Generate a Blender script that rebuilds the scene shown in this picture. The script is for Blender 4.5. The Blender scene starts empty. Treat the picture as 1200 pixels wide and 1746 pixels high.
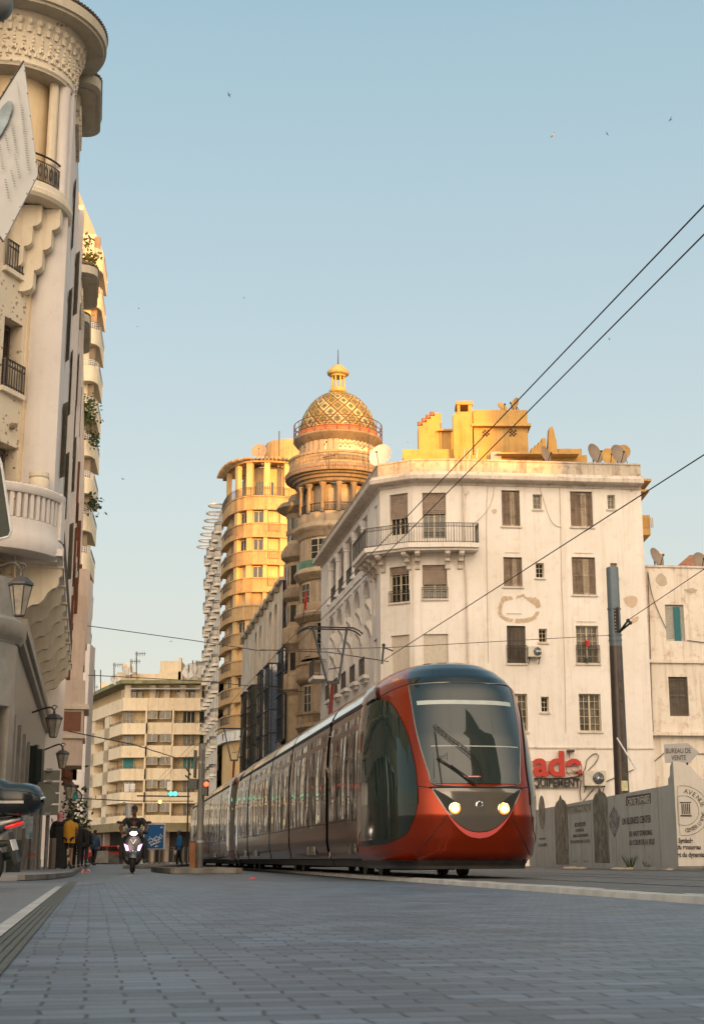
import bpy, math, random
from mathutils import Vector, Matrix
R = math.radians
random.seed(7)
sc = bpy.context.scene
COL = sc.collection
CX, CY, F = 600.0, 873.0, 2425.0
TILT = R(13.74)
EYE = 0.33
cam = bpy.data.cameras.new("camera")
camo = bpy.data.objects.new("camera", cam)
COL.objects.link(camo)
camo.location = (0, 0, EYE)
camo.rotation_euler = (R(90) + TILT, 0, 0)
cam.sensor_fit = 'VERTICAL'
cam.sensor_height = 36.0
cam.lens = 50.0
cam.clip_start = 0.05
cam.clip_end = 3000
cam.dof.use_dof = True
cam.dof.focus_distance = 26
cam.dof.aperture_fstop = 8
sc.camera = camo
SUN_EL, SUN_H = R(4.0), Vector((0.48, -1.0, 0)).normalized()      # direction towards the sun
world = bpy.data.worlds.new("World")
sc.world = world
world.use_nodes = True
wn = world.node_tree
bg = wn.nodes["Background"]
sky = wn.nodes.new("ShaderNodeTexSky")
sky.sky_type = 'NISHITA'
sky.sun_disc = False
sky.sun_elevation = SUN_EL
sky.sun_rotation = math.atan2(SUN_H.x, SUN_H.y)
sky.altitude = 0
sky.air_density = 1.0
sky.dust_density = 1.6
sky.ozone_density = 2.0
wtc = wn.nodes.new("ShaderNodeTexCoord")
wsep = wn.nodes.new("ShaderNodeSeparateXYZ"); wn.links.new(wtc.outputs["Generated"], wsep.inputs[0])
wr = wn.nodes.new("ShaderNodeValToRGB"); wn.links.new(wsep.outputs[2], wr.inputs[0])
SK = 3.33
els = wr.color_ramp.elements
els[0].position = 0.0; els[0].color = (.84, .77, .64, 1)
els[1].position = .75; els[1].color = (.24, .44, .575, 1)
for p_, c_ in ((.12, (.80, .79, .69)), (.24, (.69, .77, .75)), (.36, (.57, .70, .745)), (.50, (.45, .62, .70)), (.60, (.36, .55, .65))):
 e = els.new(p_); e.color = (*c_, 1)
wd = wn.nodes.new("ShaderNodeVectorMath"); wd.operation = 'DOT_PRODUCT'; wn.links.new(wtc.outputs["Generated"], wd.inputs[0])
wd.inputs[1].default_value = (SUN_H.x * .35 / 1.02, -.93, .10)
wg = wn.nodes.new("ShaderNodeMapRange"); wg.inputs[1].default_value = -.05; wg.inputs[2].default_value = 1.0
wn.links.new(wd.outputs["Value"], wg.inputs[0])
wpw = wn.nodes.new("ShaderNodeMath"); wpw.operation = 'POWER'; wpw.inputs[1].default_value = 1.6; wn.links.new(wg.outputs[0], wpw.inputs[0])
wglow = wn.nodes.new("ShaderNodeMixRGB"); wglow.blend_type = 'MIX'; wglow.inputs[1].default_value = (0, 0, 0, 1); wglow.inputs[2].default_value = (5.6, 4.1, 2.65, 1)
wn.links.new(wpw.outputs[0], wglow.inputs[0])
wa = wn.nodes.new("ShaderNodeMixRGB"); wa.blend_type = 'ADD'; wa.inputs[0].default_value = 1
wn.links.new(wr.outputs[0], wa.inputs[1]); wn.links.new(wglow.outputs[0], wa.inputs[2])
wsc = wn.nodes.new("ShaderNodeVectorMath"); wsc.operation = 'SCALE'; wsc.inputs["Scale"].default_value = SK; wn.links.new(wa.outputs[0], wsc.inputs[0])
mx = wn.nodes.new("ShaderNodeMixRGB"); mx.blend_type = 'MIX'; mx.inputs[0].default_value = .88
wn.links.new(sky.outputs[0], mx.inputs[1]); wn.links.new(wsc.outputs[0], mx.inputs[2])
wn.links.new(mx.outputs[0], bg.inputs[0])
bg.inputs[1].default_value = 0.15
sl = bpy.data.lights.new("sun", 'SUN')
sl.energy = 4.3
sl.angle = R(0.5)
sl.color = (1.0, 0.44, 0.07)
so = bpy.data.objects.new("sun", sl)
COL.objects.link(so)
sdir = Vector((SUN_H.x * math.cos(SUN_EL), SUN_H.y * math.cos(SUN_EL), math.sin(SUN_EL)))
so.rotation_euler = sdir.to_track_quat('Z', 'Y').to_euler()
sc.view_settings.view_transform = 'Standard'
sc.view_settings.look = 'None'
sc.view_settings.exposure = 1.0
sc.view_settings.gamma = 1
try:
 sc.cycles.use_denoising = True
 sc.cycles.max_bounces = 8
 sc.cycles.sample_clamp_indirect = 6
except Exception:
 pass
cT, sT = math.cos(TILT), math.sin(TILT)
def ray(px, py):
 v = (CY - py) / F
 return Vector(((px - CX) / F, cT - v * sT, sT + v * cT))
def at(px, py, Y):
 r = ray(px, py); k = Y / r.y
 return Vector((r.x * k, Y, EYE + r.z * k))
def elev(py):
 r = ray(0, py); return r.z / r.y
def zat(py, Y):
 return EYE + elev(py) * Y
def xat(px, py, Y):
 return at(px, py, Y).x
def onplane(px, py, P, n):
 r = ray(px, py); o = Vector((0, 0, EYE))
 k = (Vector(P) - o).dot(n) / r.dot(n)
 return o + r * k
MATS = {}
def _new(name):
 m = bpy.data.materials.new(name); m.use_nodes = True
 nt = m.node_tree; b = nt.nodes["Principled BSDF"]
 return m, nt, b
def N(nt, typ, **kw):
 n = nt.nodes.new(typ)
 for k, v in kw.items():
  setattr(n, k, v)
 return n
def plain(name, col, rough=0.6, metal=0.0, var=0.10, scale=6.0, bump=0.0, coat=0.0, spec=None, ior=None, emit=None, estr=1.0):
 """a colour that varies a little over the surface"""
 if name in MATS: return MATS[name]
 m, nt, b = _new(name)
 tc = N(nt, "ShaderNodeTexCoord")
 nz = N(nt, "ShaderNodeTexNoise"); nz.inputs["Scale"].default_value = scale; nz.inputs["Detail"].default_value = 5
 nt.links.new(tc.outputs["Object"], nz.inputs["Vector"])
 cr = N(nt, "ShaderNodeValToRGB")
 c = Vector(col[:3])
 cr.color_ramp.elements[0].position = .3; cr.color_ramp.elements[1].position = .7
 cr.color_ramp.elements[0].color = (*[max(0, x * (1 - var)) for x in c], 1)
 cr.color_ramp.elements[1].color = (*[min(1, x * (1 + var)) for x in c], 1)
 nt.links.new(nz.outputs["Fac"], cr.inputs[0])
 nt.links.new(cr.outputs[0], b.inputs["Base Color"])
 b.inputs["Roughness"].default_value = rough
 b.inputs["Metallic"].default_value = metal
 if coat:
  b.inputs["Coat Weight"].default_value = coat; b.inputs["Coat Roughness"].default_value = .03
 if ior: b.inputs["IOR"].default_value = ior
 if bump:
  bp = N(nt, "ShaderNodeBump"); bp.inputs["Strength"].default_value = bump; bp.inputs["Distance"].default_value = .02
  nt.links.new(nz.outputs["Fac"], bp.inputs["Height"]); nt.links.new(bp.outputs[0], b.inputs["Normal"])
 if emit:
  b.inputs["Emission Color"].default_value = (*emit, 1); b.inputs["Emission Strength"].default_value = estr
 MATS[name] = m
 return m
def plaster(name, c1, c2, stain=(0.2, .13, .08), amount=.35, streak=.4, scale=.6, rough=.9, bump=.25):
 """old render: two tones, rain streaks and dirt blotches"""
 if name in MATS: return MATS[name]
 m, nt, b = _new(name)
 tc = N(nt, "ShaderNodeTexCoord")
 def noise(sx, sy, sz, s, det=6, rgh=.6):
  mp = N(nt, "ShaderNodeMapping"); mp.inputs["Scale"].default_value = (sx, sy, sz)
  nt.links.new(tc.outputs["Object"], mp.inputs[0])
  nz = N(nt, "ShaderNodeTexNoise"); nz.inputs["Scale"].default_value = s; nz.inputs["Detail"].default_value = det
  nz.inputs["Roughness"].default_value = rgh
  nt.links.new(mp.outputs[0], nz.inputs["Vector"]); return nz
 def ramp(src, p0, p1, v0=0, v1=1):
  cr = N(nt, "ShaderNodeMapRange"); cr.inputs[1].default_value = p0; cr.inputs[2].default_value = p1
  cr.inputs[3].default_value = v0; cr.inputs[4].default_value = v1
  nt.links.new(src, cr.inputs[0]); return cr.outputs[0]
 a = noise(1, 1, 1, scale); s_ = noise(3, 3, .16, 1.2, 8, .7); d = noise(1, 1, 1, 2.3, 9, .7); g = noise(1, 1, 1, 22, 4)
 m1 = N(nt, "ShaderNodeMixRGB"); m1.inputs[1].default_value = (*c1, 1); m1.inputs[2].default_value = (*c2, 1)
 nt.links.new(ramp(a.outputs["Fac"], .35, .65), m1.inputs[0])
 m2 = N(nt, "ShaderNodeMixRGB"); m2.inputs[2].default_value = (*stain, 1)
 nt.links.new(m1.outputs[0], m2.inputs[1]); nt.links.new(ramp(s_.outputs["Fac"], .50, .68, 0, streak), m2.inputs[0])
 m3 = N(nt, "ShaderNodeMixRGB"); m3.inputs[2].default_value = (*stain, 1)
 nt.links.new(m2.outputs[0], m3.inputs[1]); nt.links.new(ramp(d.outputs["Fac"], .53, .68, 0, amount), m3.inputs[0])
 nt.links.new(m3.outputs[0], b.inputs["Base Color"])
 b.inputs["Roughness"].default_value = rough
 bp = N(nt, "ShaderNodeBump"); bp.inputs["Strength"].default_value = bump; bp.inputs["Distance"].default_value = .03
 nt.links.new(g.outputs["Fac"], bp.inputs["Height"]); nt.links.new(bp.outputs[0], b.inputs["Normal"])
 MATS[name] = m
 return m
class MB:
 def __init__(s): s.v = []; s.f = []; s.m = []; s.cur = 0
 def add(s, pts, faces, mi=None):
  o = len(s.v); s.v += [tuple(p) for p in pts]
  for f in faces:
   s.f.append(tuple(i + o for i in f)); s.m.append(s.cur if mi is None else mi)
  return s
 def quad(s, a, b, c, d): return s.add([a, b, c, d], [(0, 1, 2, 3)])
 def hexa(s, p):       # p: 8 points, bottom 4 then top 4
  return s.add(p, [(3, 2, 1, 0), (4, 5, 6, 7), (0, 1, 5, 4), (1, 2, 6, 5), (2, 3, 7, 6), (3, 0, 4, 7)])
 def box(s, x0, x1, y0, y1, z0, z1, M=None):
  p = [Vector(q) for q in ((x0, y0, z0), (x1, y0, z0), (x1, y1, z0), (x0, y1, z0), (x0, y0, z1), (x1, y0, z1), (x1, y1, z1), (x0, y1, z1))]
  if M is not None: p = [M @ q for q in p]
  return s.hexa(p)
 def beam(s, a, b, w, h=None, up=(0, 0, 1)):
  a, b = Vector(a), Vector(b); h = h or w
  d = (b - a)
  if d.length < 1e-6: return s
  d.normalize(); u = Vector(up)
  if abs(d.dot(u)) > .98: u = Vector((0, 1, 0))
  x = d.cross(u).normalized() * w / 2; y = x.cross(d).normalized() * h / 2
  return s.hexa([a - x - y, a + x - y, b + x - y, b - x - y, a - x + y, a + x + y, b + x + y, b - x + y])
 def tube(s, pts, r, n=6, cap=True, closed=False):
  pts = [Vector(p) for p in pts]; k = len(pts)
  rs = r if isinstance(r, (list, tuple)) else [r] * k
  rings = []; ref = None
  for i, p in enumerate(pts):
   if closed: d = pts[(i + 1) % k] - pts[i - 1]
   else: d = pts[min(i + 1, k - 1)] - pts[max(i - 1, 0)]
   d.normalize()
   if ref is None:
    ref = Vector((0, 0, 1)) if abs(d.z) < .9 else Vector((1, 0, 0))
   x = d.cross(ref)
   if x.length < 1e-4: x = d.cross(Vector((0, 1, 0)))
   x.normalize(); y = d.cross(x).normalized(); ref = x.cross(d)
   rings.append([p + (x * math.cos(2 * math.pi * j / n) + y * math.sin(2 * math.pi * j / n)) * rs[i] for j in range(n)])
  s.grid(rings, wrap=True, wrapi=closed)
  if cap and not closed:
   o = len(s.v) - k * n
   s.f.append(tuple(o + j for j in range(n))[::1]); s.m.append(s.cur)
   s.f.append(tuple(o + (k - 1) * n + j for j in range(n))[::-1]); s.m.append(s.cur)
  return s
 def grid(s, rows, wrap=False, wrapi=False):
  n = len(rows[0]); o = len(s.v)
  for r in rows: s.v += [tuple(p) for p in r]
  k = len(rows)
  for i in range(k if wrapi else k - 1):
   i2 = (i + 1) % k
   for j in range(n if wrap else n - 1):
    j2 = (j + 1) % n
    s.f.append((o + i * n + j, o + i * n + j2, o + i2 * n + j2, o + i2 * n + j)); s.m.append(s.cur)
  return s
 def lathe(s, c, prof, n=24, a0=0, a1=2 * math.pi):
  c = Vector(c); full = abs(a1 - a0 - 2 * math.pi) < 1e-6
  m = n if full else n + 1
  rows = [[c + Vector((r * math.cos(a0 + (a1 - a0) * j / n), r * math.sin(a0 + (a1 - a0) * j / n), z)) for j in range(m)] for r, z in prof]
  return s.grid(rows, wrap=full)
 def prism(s, poly, z0, z1):
  n = len(poly)
  p = [(x, y, z0) for x, y in poly] + [(x, y, z1) for x, y in poly]
  return s.add(p, [tuple(range(n))[::-1], tuple(range(n, 2 * n))] + [(i, (i + 1) % n, n + (i + 1) % n, n + i) for i in range(n)])
 def extr(s, pts, d):      # planar polygon of 3-D points pushed by d
  n = len(pts); d = Vector(d); pts = [Vector(p) for p in pts]
  return s.add(pts + [p + d for p in pts], [tuple(range(n))[::-1], tuple(range(n, 2 * n))] + [(i, (i + 1) % n, n + (i + 1) % n, n + i) for i in range(n)])
 def ball(s, c, r, nu=12, nv=8, sc3=(1, 1, 1), M=None):
  c = Vector(c); rows = []
  for i in range(nv + 1):
   th = math.pi * i / nv
   row = []
   for j in range(nu):
    ph = 2 * math.pi * j / nu
    q = Vector((math.sin(th) * math.cos(ph) * sc3[0], math.sin(th) * math.sin(ph) * sc3[1], math.cos(th) * sc3[2])) * r
    if M is not None: q = M @ q
    row.append(c + q)
   rows.append(row)
  return s.grid(rows, wrap=True)
ORG = {}
def tag(o, label=None, cat=None, group=None, kind=None):
 if label: o['label'] = label
 if cat: o['category'] = cat
 if group: o['group'] = group
 if kind: o['kind'] = kind
 return o
def thing(name, loc, label, cat, group=None):
 o = bpy.data.objects.new(name, None); COL.objects.link(o)
 o.location = loc; o.empty_display_size = .3
 ORG[o.name] = Vector(loc)
 return tag(o, label, cat, group)
def _build(s, name, mat, parent=None, **kw):
 if not s.v: return None
 o = _build1(s, name, mat, ORG[parent.name] if parent is not None else None, **kw)
 if parent is not None: o.parent = parent
 return o
def _build1(s, name, mat, org, smooth=False, label=None, recalc=True):
 me = bpy.data.meshes.new(name); par = org is not None
 if org is None:
  xs = [p[0] for p in s.v]; ys = [p[1] for p in s.v]; zs = [p[2] for p in s.v]
  org = Vector(((min(xs) + max(xs)) / 2, (min(ys) + max(ys)) / 2, min(zs)))
 me.from_pydata([(p[0] - org.x, p[1] - org.y, p[2] - org.z) for p in s.v], [], s.f)
 ms = mat if isinstance(mat, (list, tuple)) else [mat]
 for m in ms: me.materials.append(m)
 if len(ms) > 1: me.polygons.foreach_set('material_index', s.m)
 me.update()
 if recalc:
  import bmesh
  bm = bmesh.new(); bm.from_mesh(me)
  bmesh.ops.remove_doubles(bm, verts=bm.verts, dist=1e-5)
  bmesh.ops.recalc_face_normals(bm, faces=bm.faces)
  bm.to_mesh(me); bm.free()
 if smooth:
  me.polygons.foreach_set('use_smooth', [True] * len(me.polygons))
  if smooth != 'all': me.set_sharp_from_angle(angle=R(35))
 o = bpy.data.objects.new(name, me); COL.objects.link(o)
 if not par: o.location = org
 ORG[o.name] = org
 if label: o['label'] = label
 return o
MB.build = _build
class Frame:
 """a vertical facade: s metres along it from A, d metres out of it, z up"""
 def __init__(f, A, B, flip=False):
  f.A = Vector((A[0], A[1], 0)); f.B = Vector((B[0], B[1], 0))
  f.e = (f.B - f.A).normalized(); f.L = (f.B - f.A).length
  f.n = Vector((f.e.y, -f.e.x, 0))
  if flip: f.n = -f.n
 def p(f, s, z, d=0): return f.A + f.e * s + f.n * d + Vector((0, 0, z))
 def hit(f, px, py, d=0):
  q = onplane(px, py, f.A + f.n * d, f.n)
  return (q - f.A).dot(f.e), q.z
 def rect(f, x0, y0, x1, y1, d=0):
  """photo rectangle -> s0,s1,z0,z1 on the facade"""
  ym = (y0 + y1) / 2; xm = (x0 + x1) / 2
  s0 = f.hit(x0, ym, d)[0]; s1 = f.hit(x1, ym, d)[0]
  return (min(s0, s1), max(s0, s1), f.hit(xm, y1, d)[1], f.hit(xm, y0, d)[1])
def fbox(mb, f, s0, s1, z0, z1, d0, d1):
 return mb.hexa([f.p(s0, z0, d0), f.p(s1, z0, d0), f.p(s1, z0, d1), f.p(s0, z0, d1), f.p(s0, z1, d0), f.p(s1, z1, d0), f.p(s1, z1, d1), f.p(s0, z1, d1)])
def wall(mb, f, s0, s1, z0, z1, holes, depth=.25, d=0):
 """front sheet with real openings and their reveals"""
 hs = [(max(h[0], s0), min(h[1], s1), max(h[2], z0), min(h[3], z1)) for h in holes if h[0] < s1 and h[1] > s0 and h[2] < z1 and h[3] > z0]
 S = sorted(set([s0, s1] + [round(x, 4) for h in hs for x in h[:2]]))
 Z = sorted(set([z0, z1] + [round(x, 4) for h in hs for x in h[2:]]))
 hs = [tuple(round(x, 4) if x not in (s0, s1, z0, z1) else x for x in h) for h in hs]
 for i in range(len(S) - 1):
  run = None
  for j in range(len(Z) - 1):
   sm = (S[i] + S[i + 1]) / 2; zm = (Z[j] + Z[j + 1]) / 2
   inside = any(h[0] < sm < h[1] and h[2] < zm < h[3] for h in hs)
   if inside:
    if run is not None:
     mb.quad(f.p(S[i], run, d), f.p(S[i + 1], run, d), f.p(S[i + 1], Z[j], d), f.p(S[i], Z[j], d)); run = None
   elif run is None: run = Z[j]
  if run is not None:
   mb.quad(f.p(S[i], run, d), f.p(S[i + 1], run, d), f.p(S[i + 1], z1, d), f.p(S[i], z1, d))
 for a, b, c, e in hs:
  mb.quad(f.p(a, c, d), f.p(b, c, d), f.p(b, c, d - depth), f.p(a, c, d - depth))
  mb.quad(f.p(a, e, d), f.p(b, e, d), f.p(b, e, d - depth), f.p(a, e, d - depth))
  mb.quad(f.p(a, c, d), f.p(a, e, d), f.p(a, e, d - depth), f.p(a, c, d - depth))
  mb.quad(f.p(b, c, d), f.p(b, e, d), f.p(b, e, d - depth), f.p(b, c, d - depth))
def block(mb, pts, z0, z1):
 mb.prism([(p[0], p[1]) for p in pts], z0, z1)
# ============================================================ ground
def ground_mat(name, kind):
 m, nt, b = _new(name)
 tc = N(nt, "ShaderNodeTexCoord")
 geo = N(nt, "ShaderNodeNewGeometry")
 mp = N(nt, "ShaderNodeMapping"); mp.inputs["Rotation"].default_value = (0, 0, R(-10.1))
 nt.links.new(geo.outputs["Position"], mp.inputs[0])
 n1 = N(nt, "ShaderNodeTexNoise"); n1.inputs["Scale"].default_value = .9; n1.inputs["Detail"].default_value = 6
 n2 = N(nt, "ShaderNodeTexNoise"); n2.inputs["Scale"].default_value = 60 if kind != 'asphalt' else 45; n2.inputs["Detail"].default_value = 4
 for n_ in (n1, n2): nt.links.new(mp.outputs[0], n_.inputs["Vector"])
 bp = N(nt, "ShaderNodeBump"); bp.inputs["Distance"].default_value = .012
 if kind == 'paver':
  wv = N(nt, "ShaderNodeTexNoise"); wv.inputs["Scale"].default_value = 3.5; nt.links.new(mp.outputs[0], wv.inputs["Vector"])
  ad = N(nt, "ShaderNodeMixRGB"); ad.blend_type = 'LINEAR_LIGHT'; ad.inputs[0].default_value = .028
  nt.links.new(mp.outputs[0], ad.inputs[1]); nt.links.new(wv.outputs["Color"], ad.inputs[2])
  br = N(nt, "ShaderNodeTexBrick"); br.offset = .5; br.squash = 1
  br.inputs["Scale"].default_value = 1; br.inputs["Brick Width"].default_value = .2; br.inputs["Row Height"].default_value = .1
  br.inputs["Mortar Size"].default_value = .0055; br.inputs["Mortar Smooth"].default_value = .25; br.inputs["Bias"].default_value = 0
  br.inputs["Color1"].default_value = (.062, .082, .110, 1); br.inputs["Color2"].default_value = (.135, .172, .22, 1)
  br.inputs["Mortar"].default_value = (.022, .028, .034, 1)
  nt.links.new(ad.outputs[0], br.inputs["Vector"])
  mr = N(nt, "ShaderNodeMapRange"); mr.inputs[1].default_value = .35; mr.inputs[2].default_value = .7
  mr.inputs[3].default_value = .75; mr.inputs[4].default_value = 1.2; nt.links.new(n1.outputs["Fac"], mr.inputs[0])
  mu = N(nt, "ShaderNodeMixRGB"); mu.blend_type = 'MULTIPLY'; mu.inputs[0].default_value = 1
  nt.links.new(br.outputs["Color"], mu.inputs[1]); nt.links.new(mr.outputs[0], mu.inputs[2])
  nt.links.new(mu.outputs[0], b.inputs["Base Color"])
  vo = N(nt, "ShaderNodeTexNoise"); vo.inputs["Scale"].default_value = 7; vo.inputs["Detail"].default_value = 2; nt.links.new(mp.outputs[0], vo.inputs["Vector"])
  h1 = N(nt, "ShaderNodeMath", operation='MULTIPLY'); h1.inputs[1].default_value = -1.0; nt.links.new(br.outputs["Fac"], h1.inputs[0])
  h2 = N(nt, "ShaderNodeMath", operation='MULTIPLY_ADD'); h2.inputs[1].default_value = .9; nt.links.new(vo.outputs["Fac"], h2.inputs[0]); nt.links.new(h1.outputs[0], h2.inputs[2])
  h3 = N(nt, "ShaderNodeMath", operation='MULTIPLY_ADD'); h3.inputs[1].default_value = .12; nt.links.new(n2.outputs["Fac"], h3.inputs[0]); nt.links.new(h2.outputs[0], h3.inputs[2])
  nt.links.new(h3.outputs[0], bp.inputs["Height"]); bp.inputs["Strength"].default_value = .7
  rr = N(nt, "ShaderNodeMapRange"); rr.inputs[1].default_value = .35; rr.inputs[2].default_value = .68; rr.inputs[3].default_value = .48; rr.inputs[4].default_value = .58
  nt.links.new(n1.outputs["Fac"], rr.inputs[0]); nt.links.new(rr.outputs[0], b.inputs["Roughness"])
 else:
  c = {'asphalt': ((.04, .05, .062), (.08, .095, .115)), 'track': ((.06, .058, .058), (.11, .105, .10)), 'slab': ((.10, .105, .115), (.16, .165, .175))}[kind]
  cr = N(nt, "ShaderNodeValToRGB"); cr.color_ramp.elements[0].position = .3; cr.color_ramp.elements[1].position = .72
  cr.color_ramp.elements[0].color = (*c[0], 1); cr.color_ramp.elements[1].color = (*c[1], 1)
  ml = N(nt, "ShaderNodeMath", operation='MULTIPLY_ADD'); ml.inputs[1].default_value = .5; nt.links.new(n2.outputs["Fac"], ml.inputs[0])
  mh = N(nt, "ShaderNodeMath", operation='MULTIPLY'); mh.inputs[1].default_value = .5; nt.links.new(n1.outputs["Fac"], mh.inputs[0]); nt.links.new(mh.outputs[0], ml.inputs[2])
  nt.links.new(ml.outputs[0], cr.inputs[0]); nt.links.new(cr.outputs[0], b.inputs["Base Color"])
  nt.links.new(n2.outputs["Fac"], bp.inputs["Height"]); bp.inputs["Strength"].default_value = .7
  b.inputs["Roughness"].default_value = {'asphalt': .45, 'track': .6, 'slab': .5}[kind]
 nt.links.new(bp.outputs[0], b.inputs["Normal"])
 return m
M_PAV = ground_mat("block_paving", 'paver'); M_ASP = ground_mat("asphalt", 'asphalt')
M_TRK = ground_mat("track_bed", 'track'); M_SLAB = ground_mat("stone_slab", 'slab')
M_KERB = plain("kerb_stone", (.36, .35, .33), .7, var=.2, scale=3, bump=.4)
M_KERB2 = plain("worn_kerb", (.16, .15, .135), .85, var=.4, scale=2, bump=.5)
M_PAVE = plain("footway_concrete", (.17, .17, .175), .75, var=.25, scale=1.5, bump=.4)
M_STEEL = plain("rail_steel", (.28, .27, .26), .3, metal=1, var=.2)
def st(o, kind='structure'): o['kind'] = kind; return o
def KX(Y): return .685 - .155 * (Y - 24.2)
m = MB(); m.quad((-900, -300, -.012), (900, -300, -.012), (900, 1600, -.012), (-900, 1600, -.012)); st(m.build("ground", M_ASP))
LX = lambda Y: -3.69 - .175 * (Y - 18.5)
m = MB(); m.add([(LX(-12), -12, -.004), (KX(-12), -12, -.004), (KX(23.5), 23.5, -.004), (LX(23.5), 23.5, -.004)], [(0, 1, 2, 3)]); st(m.build("paved_road", M_PAV))
m = MB(); m.add([(LX(-12) - 14, -12, 0), (LX(-12), -12, 0), (LX(18.5), 18.5, 0), (LX(18.5) + .1, 21.5, 0), (LX(18.5) - 20, 21.5, 0)], [(0, 1, 2, 3, 4)]); st(m.build("stone_pavement", M_SLAB))
m = MB(); Y0, Y1 = -10, 18.5
m.add([(LX(Y0) - .03, Y0, .004), (LX(Y0) + .05, Y0, .004), (LX(Y1) + .05, Y1, .004), (LX(Y1) - .03, Y1, .004)], [(0, 1, 2, 3)])
st(m.build("pavement_edge_strip", M_KERB))
M_GUT = plaster("dark_drain_stones", (.055, .055, .045), (.085, .085, .07), stain=(.03, .035, .02), amount=.7, streak=0, scale=5, rough=.6)
for k in range(4):
 m = MB(); a = .055 + k * .034; m.add([(LX(Y0) + a, Y0, .001), (LX(Y0) + a + .029, Y0, .001), (LX(23) + a + .029, 23, .001), (LX(23) + a, 23, .001)], [(0, 1, 2, 3)])
 st(m.build("drain_channel_pavement", M_GUT))
m = MB(); m.add([(KX(-12) + .1, -12, .045), (60, -12, .045), (60, 55, .045), (24, 95, .045), (-60, 400, .045), (KX(400), 400, .045)], [(0, 1, 2, 3, 4, 5)]); st(m.build("track_bed", M_TRK))
m = MB(); y = -2.0
while y < 150:
 L = 1.0 if y < 40 else 6.0
 a, b_ = y + .012, y + L - .012; j = random.uniform(-.004, .004)
 m.hexa([(KX(a), a, -.02), (KX(a) + .15, a, -.02), (KX(b_) + .15, b_, -.02), (KX(b_), b_, -.02),
   (KX(a) + .012, a, .05 + j), (KX(a) + .14, a, .062 + j), (KX(b_) + .14, b_, .062 + j), (KX(b_) + .012, b_, .05 + j)]); y += L
st(m.build("track_kerb", M_KERB))
m = MB(); m.add([at(905, 1478, 48) * 1, at(1500, 1478, 30), at(1500, 1478, 36), at(905, 1478, 68)], [(0, 1, 2, 3)])
for i, v in enumerate(m.v): m.v[i] = (v[0], v[1], .052)
st(m.build("carriageway", M_ASP))
fp = [(-60, 24.3), (-5.6, 24.6), (-5.45, 25.5), (-5.6, 27.5), (-5.95, 30.5), (-8.3, 44), (-12.7, 70), (-21.8, 122), (-36, 200), (-80, 200)]
m = MB(); block(m, fp, -.02, .06); st(m.build("footway", M_PAVE))
m = MB()
for i in range(0, 8):
 a, b_ = Vector((*fp[i], 0)), Vector((*fp[i + 1], 0)); d = (b_ - a).normalized(); nrm = Vector((d.y, -d.x, 0)); n_ = max(1, int((b_ - a).length))
 if (a + nrm - Vector((0, 0, 0))).length > 0:
  for k in range(min(n_, 40)):
   p = a.lerp(b_, k / n_); q = a.lerp(b_, (k + .985) / n_)
   m.hexa([p, p + nrm * .14, q + nrm * .14, q] + [x + Vector((0, 0, .085)) for x in (p, p + nrm * .13, q + nrm * .13, q)])
st(m.build("footway_kerb", M_KERB2))
m = MB(); ix0, ix1 = xat(291, 1485, 36), xat(413, 1485, 36)
block(m, [(ix0 - 1.3, 42), (ix0, 36.1), (ix0 + .1, 36), (ix1 - .15, 36), (ix1, 36.1), (ix1 - 1.0, 42)], 0, .13)
st(m.build("traffic_island", M_KERB2))
m = MB(); block(m, [(ix0 - 9, 88), (ix0 - 4.6, 58), (ix0 - 3.0, 58), (ix0 - 5, 88)], 0, .1); st(m.build("far_island", M_KERB2))
def tram_s(u, k):      # u across the tram (left negative), k metres behind the reference
 return Vector((1.506 - .164 * k * 1.0 + u * .9864, 25.22 + .9864 * k + u * .164, 0))
for tr in (0, 3.35):
 for g in (-.72, .72):
  m = MB(); a = tram_s(g + tr, -40); b_ = tram_s(g + tr, 140); x = Vector((.9864, .164, 0))
  z = Vector((0, 0, .049))
  m.add([a - x * .045 + z, a + x * .045 + z, b_ + x * .045 + z, b_ - x * .045 + z], [(0, 1, 2, 3)])
  z = Vector((0, 0, .053)); m.add([a - x * .03 + z, a + x * .02 + z, b_ + x * .02 + z, b_ - x * .03 + z], [(0, 1, 2, 3)], 1)
  st(m.build("rail", [plain("rail_groove", (.02, .018, .016), .8), M_STEEL]))
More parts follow.
